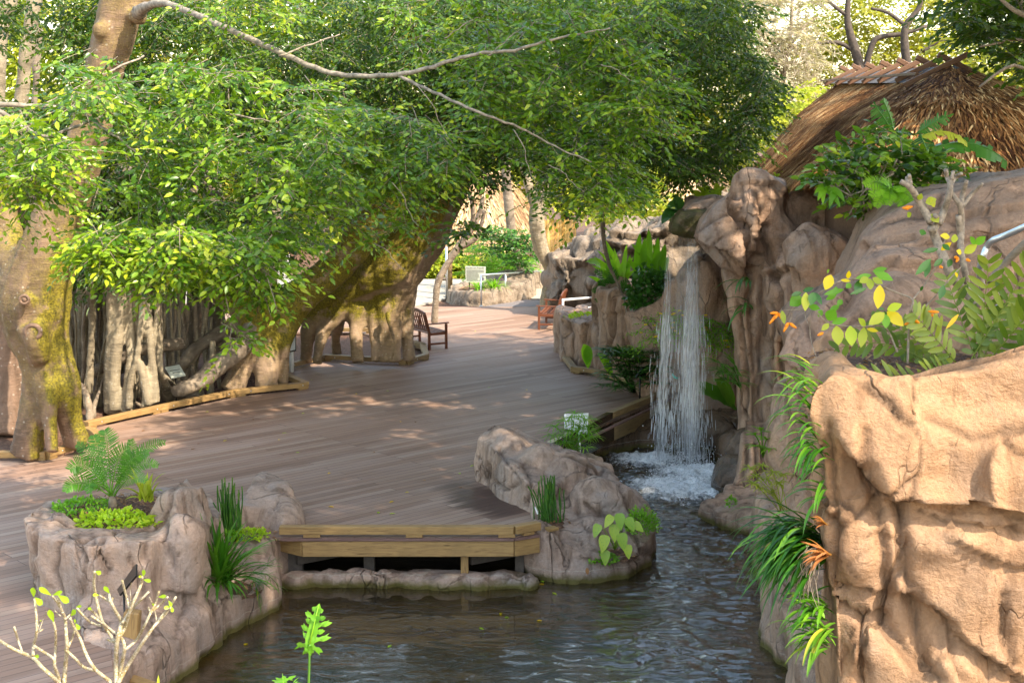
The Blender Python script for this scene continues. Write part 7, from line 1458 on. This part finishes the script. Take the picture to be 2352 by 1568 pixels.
# --- frangipani bottom left
f2 = thing("frangipani", P(160, 1620, 8.6), "nearly leafless frangipani with knobbly white stems across the bottom left corner", "frangipani tree")
YG_ = 8.6
for pts, r0, r1 in (([(700, 1660), (640, 1560), (560, 1480), (460, 1390), (360, 1285), (230, 1230), (110, 1170), (-20, 1090)], 9.5, 6), ([(240, 1215), (200, 1100), (170, 1000), (155, 945)], 5, 4.5), ([(362, 1270), (370, 1140), (400, 1030), (400, 850), (378, 640)], 7, 4.5), ([(415, 1010), (470, 975)], 4, 3.5), ([(410, 980), (430, 900), (445, 880)], 3.5, 3), ([(690, 1640), (650, 1520), (600, 1380), (590, 1300), (480, 1225), (370, 1155)], 8, 5), ([(600, 1300), (610, 1180), (610, 1000), (585, 890)], 6, 4.5), ([(700, 1640), (715, 1400), (735, 1180), (725, 1000), (715, 860), (670, 750), (630, 630)], 9.5, 4.5), ([(690, 800), (640, 700), (575, 610)], 4.5, 4), ([(715, 870), (770, 810)], 4, 3.5), ([(665, 830), (600, 770)], 3, 2.5), ([(745, 1180), (790, 1080), (815, 1000)], 5, 4),
    ([(1290, 1660), (1200, 1540), (1050, 1420), (950, 1260), (880, 1080), (800, 930), (770, 850)], 9, 5), ([(1040, 1425), (920, 1390), (820, 1290), (710, 1190)], 6.5, 5), ([(1280, 1660), (1275, 1400), (1280, 1150), (1310, 1000), (1330, 890), (1270, 780), (1210, 660), (1200, 590)], 11, 5), ([(1270, 1120), (1180, 990), (1120, 880), (1080, 740), (1050, 600), (1030, 460), (1040, 340)], 7, 5), ([(1270, 1125), (1180, 1085)], 5, 4.5), ([(1330, 1060), (1200, 970), (1120, 900), (1000, 830)], 6, 5), ([(1110, 935), (1000, 900), (920, 830), (840, 740)], 5, 4.5), ([(1110, 880), (1040, 800), (980, 745)], 5, 4.5), ([(1200, 670), (1090, 600)], 5, 4), ([(1225, 660), (1240, 630)], 4, 4), ([(1320, 1050), (1370, 960), (1430, 760), (1500, 600), (1550, 480), (1560, 400)], 8, 5), ([(1340, 910), (1440, 760), (1550, 650), (1635, 560)], 6, 4.5), ([(1420, 740), (1380, 590), (1340, 440)], 5, 4.5),
    ([(1290, 1660), (1330, 1400), (1365, 1200), (1350, 1100), (1300, 1050)], 9, 6), ([(1370, 1200), (1500, 1090), (1590, 930), (1650, 800), (1700, 700), (1745, 560)], 6.5, 4.5), ([(1670, 780), (1760, 700), (1840, 620)], 5, 4), ([(1650, 790), (1630, 735)], 4, 4), ([(1290, 1580), (1400, 1380), (1560, 1130), (1700, 930), (1820, 800), (1930, 620)], 9, 4.5), ([(1740, 880), (1800, 800), (1880, 740)], 5, 4), ([(1720, 890), (1700, 780), (1640, 620)], 3, 1.5), ([(1440, 700), (1430, 560), (1440, 465)], 1.6, 1.2), ([(430, 990), (480, 850), (510, 775)], 2, 1.4)):
    stem_(pts, ZB, YG_, r0 * .58, r1 * .66, M_FRAN, f2, "branch", 9)
OB = ((0, .12), (.2, .4), (.5, .85), (.72, 1), (.9, .7), (1, .08))
for (x, y, x2, y2, w_, t_) in [(370, 620, 372, 500, 68, .7), (385, 625, 480, 700, 75, .6), (560, 600, 435, 500, 65, .6), (580, 600, 700, 545, 50, .7), (640, 600, 775, 670, 80, .65), (590, 895, 550, 740, 75, .95), (375, 1270, 440, 1265, 45, .5), (780, 830, 840, 745, 60, .6), (835, 730, 905, 710, 35, .6), (820, 905, 830, 855, 35, .5), (830, 910, 885, 975, 50, .5), (1050, 340, 1122, 360, 55, .9), (1085, 600, 1015, 590, 40, .6), (1200, 580, 1150, 490, 55, .6), (1570, 395, 1590, 310, 48, .6), (1560, 400, 1520, 390, 30, .6), (1575, 430, 1670, 440, 45, .6), (1005, 760, 968, 730, 40, .5), (1740, 620, 1835, 600, 45, .6), (1850, 660, 1895, 720, 40, .5), (1880, 720, 1795, 740, 45, .6), (1885, 725, 1900, 790, 40, .6), (1690, 720, 1680, 680, 28, .5), (440, 885, 460, 870, 18, .6)]:
    zleaf(ZB, x, y, x2, y2, w_, 4.391, YG_ - .05, L_LIME, f2, t_ * .6, prof=OB)
# --- philodendrons
def philo(label, base, joint, tipv, W_, scale, seed, Y_):
    r_ = thing("philodendron", base, label, "philodendron", "lobed philodendron leaves at the bottom"); mb = MB(); mb.tube(bez(base, joint, (.01, 0, .02), 8), [.011 - .0006 * k for k in range(9)], 8, .55); mb.build("stalk", L_STEM, r_)
    mb = MB(); d = (tipv - joint); L_ = d.length; d.normalize(); nn = V((0, -1, .25)); s_ = d.cross(nn).normalized(); nn = s_.cross(d); rq = random.Random(seed)
    N_ = 8
    for sg in (-1, 1):
        for k in range(N_):
            u = -.45 + 1.28 * k / (N_ - 1); c = joint + d * L_ * max(u, -.05) * .98 + nn * .015 * math.sin(k * 2.3); wl = W_ * (.75 if u < -.2 else 1.05) * math.sin(min(1, (u + .8) / .9) * 1.57) * (1 - max(0, u) ** 1.3 * .78) * rq.uniform(.75, 1.25)
            dr = (s_ * sg * (1.0 if u > -.1 else .5) + d * (.35 if u > 0 else (u * 3.4)) + nn * rq.uniform(-.45, .30)).normalized(); w_ = L_ * .125
            mb.leaf(c, dr, nn + s_ * rq.uniform(-.4, .4), wl, w_ * 1.3, ((0, .95), (.22, .9), (.42, .5), (.62, .85), (.8, .6), (1, .04)), rq.uniform(-.1, .55), .22 * rq.uniform(-1, 1), .35 + rq.gauss(0, .12))
            q_ = c + dr * wl * .55; mb.leaf(q_, dr + d * .8 * (1 if u > 0 else -1), nn, wl * .45, w_ * .5, ((0, .8), (.5, .7), (1, .05)), .2, .1, .4)
    mb.leaf(joint - d * L_ * .12, d, nn, L_ * 1.12, L_ * .26, ((0, .5), (.2, 1), (.5, .9), (.8, .55), (.9, .62), (1, .05)), .05, .2, .4)
    mb.build("leaf", L_BRIGHT, r_); mb = MB(); mb.tube([joint + nn * .012, joint + d * L_ * .5 + nn * .012, tipv + nn * .01], [.006, .004, .002], 6, .9); mb.build("midrib", L_BRIGHT, r_); return r_
philo("upright lobed philodendron leaf standing alone before the pond at the bottom", P(702, 1700, 8.7), P(711, 1478, 8.7), P(733, 1386, 8.75), .115, 1, 1, 8.7)
philo("curled lobed philodendron leaf cut off by the bottom edge", P(640, 1720, 8.5), P(655, 1600, 8.5), P(650, 1548, 8.7), .13, 1, 2, 8.5)
mb = MB(); mb.leaf(P(364, 1600, 8.6), (0, 0, 1), (0, -1, .2), .14, .02, tint=.8); o = mb.build("young_plant", L_LIME); tag(o, "single narrow leaf tip poking in at the bottom beside the frangipani", "plant")
# --- plants around the far planter
rosette("spider_plant", "left variegated spider plant under the notice board", "spider plant", P(1100, 665, 42.4), 50, .55, .035, L_BRIGHT, 1.8, group="striped tufts in the ring planter", seed=30, t0=.6)
rosette("spider_plant", "right variegated spider plant behind the first handrail post", "spider plant", P(1135, 663, 42.5), 60, .6, .035, L_BRIGHT, 1.8, group="striped tufts in the ring planter", seed=31, t0=.6)
def bush(label, poly, n_, ya, yb, m_, L_, base, name="shrub", cat="shrub", tb=0, K=12, group=None, near=False, Ls=.5, sd_=60, thr=-.25, W_=.5, out=(0, -.3, .1)):
    r_ = thing(name, base, label, cat, group); S_, T_ = fill(rn, poly, n_, ya, yb, (), 50, thr, seed=sd_)
    np_mesh("foliage", sprays(rs, S_, dirs(rs, len(S_), out), K, Ls, L_, W_, np.clip(T_ + tb, 0, 1), near=near), [m_, M_TWIG], r_); return r_
bush("feathery bamboo clump in front of the pale hut", [(1060, 560), (1100, 535), (1150, 560), (1200, 570), (1225, 610), (1200, 640), (1120, 655), (1060, 640)], 300, 45, 47.5, L_BRIGHT, .16, P(1140, 660, 46), "bamboo_clump", "bamboo", -.15, W_=.22, sd_=61)
bush("dark green shrub with dense leaves between the two slim trunks", [(1100, 540), (1150, 520), (1220, 540), (1240, 590), (1200, 615), (1130, 590)], 120, 43.5, 45, L_DARK, .16, P(1170, 650, 44), tb=.25, sd_=62)
for k, (x0, x1) in enumerate(((935, 985), (975, 1035), (1030, 1080), (1120, 1180))):
    bush(["sunlit yellow green shrub at the left end of the mulch bed", "sunlit yellow green shrub beside the timber pole", "sunlit yellow green shrub right of the timber pole", "sunlit yellow green shrub behind the notice board"][k], [(x0, 588), (x1, 582), (x1 + 4, 640), (x0 - 4, 645)], 90, 49.6, 50.6, L_YG, .2, P((x0 + x1) / 2, 642, 50), group="yellow shrubs along the reed wall", sd_=63 + k, tb=-.05)
bush("bright lime foliage mass beyond the far rocks", [(1330, 380), (1460, 350), (1540, 390), (1540, 520), (1400, 530), (1310, 480)], 300, 46, 50, L_YG, .2, P(1430, 560, 48), "background_tree", "tree", .05, sd_=68, out=(0, -.2, 0))
bush("low yellow bush in the gap under the thatched eave", [(1800, 410), (1860, 400), (1870, 450), (1810, 450)], 50, 27, 29, L_LIME, .14, P(1830, 460, 28), tb=.1, sd_=69)
# --- trees far behind
def bgtree(label, limbs, poly, n_, ya, yb, m_, L_, base, K=14, Ls=1.4, thr=-.2, tb=0, lm=M_LIMBD, name="background_tree", sd_=80, group=None, W_=.5, holes=(), twig=True):
    r_ = thing(name, base, label, "tree", group)
    for k, tb_ in enumerate(limbs): p_, rr = TP(tb_); mb = MB(); mb.tube(p_, rr, 7); mb.build("trunk" if k == 0 else "limb", lm, r_)
    S_, T_ = fill(rn, poly, n_, ya, yb, holes, 60, thr, seed=sd_); np_mesh("crown", sprays(rs, S_, dirs(rs, len(S_), (0, 0, -.1)), K, Ls, L_, W_, np.clip(T_ + tb, 0, 1), near=False, twig=twig), [m_, M_TWIG], r_); return r_
BG = [("pale sunlit tree mass behind the far left trunks", -80, 260, L_YG), ("green tree crown behind the left fig foliage", 220, 560, L_OAK), ("sunny tree crown behind the middle fig crowns", 520, 860, L_YG), ("dense tree crown high behind the leaning fig", 820, 1160, L_OAK), ("tree crown behind the curved pale tree", 1120, 1460, L_YG), ("rightmost tree crown behind the fig foliage", 1420, 1720, L_OAK)]
for k, (lb, x0, x1, m_) in enumerate(BG):
    xm = (x0 + x1) / 2; bgtree(lb, [[(xm, 640, 12, 66), (xm + 10, 400, 10, 66), (xm - 8, 150, 8, 66), (xm, -60, 5, 66)]], [(x0, -60), (x1, -60), (x1, 520 if x1 < 900 else 470), (x0, 520 if x1 < 900 else 470)], 620, 60, 66, m_, .42, (P(xm, 640, 66).x, 66, 0), sd_=81 + k, group="tall trees beyond the huts", thr=-.45, Ls=1.8)
bgtree("yellow green oak with dark twisting limbs above the thatched roof", [
    [(1990, 300, 12, 56), (1985, 200, 12, 56), (1965, 120, 11, 56), (1950, 70, 9, 56), (1946, 30, 7, 56), (1952, -40, 5, 56)], [(1985, 170, 8, 56), (2005, 100, 7, 56), (2030, 84, 6, 56), (2075, 78, 5, 56), (2130, 60, 4, 56)],
    [(2090, 250, 12, 55), (2084, 160, 11, 55), (2078, 110, 10, 55), (2080, 60, 8, 55), (2110, 20, 6, 55), (2120, -30, 5, 55)], [(2119, 118, 8, 54), (2140, 102, 7, 54), (2166, 92, 6, 54), (2200, 110, 4, 54)], [(1965, 120, 6, 56), (1930, 100, 5, 56), (1890, 98, 4, 56), (1860, 110, 3, 56)], [(1950, 40, 5, 56), (1910, 10, 4, 56), (1880, -20, 3, 56)], [(2080, 60, 5, 55), (2040, 30, 4, 55), (2000, 20, 3, 55)]],
    [(1850, -40), (2260, -40), (2230, 90), (2160, 150), (2060, 140), (1990, 170), (1930, 240), (1850, 290), (1820, 240), (1840, 150)], 680, 57, 62, L_OAK, .26, (P(2000, 300, 56).x, 60, 0), thr=-.12, tb=-.08, sd_=90, Ls=1.3, W_=.4, holes=((2060, 20, 30, 26), (1850, 30, 30, 40), (2170, 20, 26, 22)))
bgtree("bare grey tree hung with pale moss left of the thatched roof", [[(1790, 420, 6, 52), (1792, 300, 6, 52), (1800, 180, 5, 52), (1815, 80, 4, 52), (1820, -30, 3, 52)], [(1800, 180, 3, 52), (1760, 100, 3, 52), (1730, 30, 2, 52)], [(1805, 120, 3, 52), (1850, 60, 2, 52), (1880, 40, 2, 52)], [(1795, 250, 3, 52), (1840, 200, 2, 52), (1870, 170, 2, 52)]],
    [(1700, -40), (1860, -40), (1880, 100), (1870, 200), (1840, 260), (1780, 320), (1740, 280), (1700, 100)], 420, 50, 54, L_MOSSP, .3, (P(1790, 420, 52).x, 52, 0), thr=-.3, sd_=91, lm=M_TWIG, W_=.10, Ls=1.0, K=22)
bush("orange yellow shrubs sunlit beside the far roof corner", [(1740, 220), (1880, 190), (1880, 260), (1800, 320), (1740, 350)], 160, 46, 50, L_YG, .2, P(1800, 420, 48), "background_shrub", "shrub", .2, sd_=92)
bgtree("dark broad leaved tree leaning in at the upper right corner", [[(2480, 500, 14, 23), (2440, 250, 11, 23), (2380, 80, 8, 23), (2320, -40, 5, 23)], [(2400, 120, 5, 23), (2340, 92, 4, 23), (2290, 100, 3, 23), (2250, 108, 2, 23)], [(2400, 200, 4, 22.5), (2330, 150, 4, 22.5), (2250, 200, 3, 22.5)], [(2420, 60, 7, 22.5), (2340, 30, 6, 22.5), (2300, 0, 4, 22.5), (2270, -30, 3, 22.5)]],
    [(2170, -40), (2460, -40), (2460, 180), (2352, 170), (2300, 120), (2250, 100), (2210, 60), (2170, 20)], 330, 22, 28, L_FAR, .17, (P(2480, 500, 23).x, 23, 0), thr=-.2, tb=-.05, sd_=93, Ls=.7, lm=M_TWIG, W_=.5)
bgtree("green hedge trees behind the right end of the thatched roof", [[(2420, 420, 10, 50), (2420, 200, 9, 50), (2400, 60, 6, 50)]], [(2190, 60), (2500, 40), (2500, 420), (2352, 400), (2200, 180)], 420, 46, 52, L_OAK, .3, (P(2420, 420, 50).x, 50, 0), thr=-.4, sd_=94, tb=-.3)
# --- fallen leaves on the deck and the water
rf = random.Random(44)
for k, (x, y) in enumerate([(580, 962), (640, 1010), (700, 948), (1060, 1120), (820, 905), (1120, 890), (460, 1018), (905, 1150), (870, 1178), (1300, 800), (760, 1085), (1090, 760), (300, 1060), (600, 1095)] + [(rf.uniform(300, 1250), rf.uniform(860, 1190)) for _ in range(26)]):
    p_ = G(x, y, .008); mb = MB(); a_ = rf.uniform(0, 6.28); mb.leaf(p_, (math.cos(a_), math.sin(a_), .12), (0, 0, 1), .085 * rf.uniform(.6, 1.2), .04, tint=rf.random()); o = mb.build("fallen_leaf", [L_BROWN, L_YEL, L_LIME][k % 3]); tag(o, "fallen leaf lying on the deck planks", "leaf", "fallen leaves on the deck")
for k, (x, y) in enumerate([(1240, 1333), (1250, 1341), (1268, 1360), (1150, 1410), (1160, 1418), (1245, 1425), (900, 1480), (560, 1480), (1100, 1440)]):
    p_ = G(x, y, WZ + .008); mb = MB(); a_ = rf.uniform(0, 6.28); mb.leaf(p_, (math.cos(a_), math.sin(a_), .02), (0, 0, 1), .08, .04, tint=rf.random()); o = mb.build("fallen_leaf", [L_LIME, L_YEL][k % 2]); tag(o, "small yellow green leaf floating on the pond", "leaf", "leaves floating on the pond")
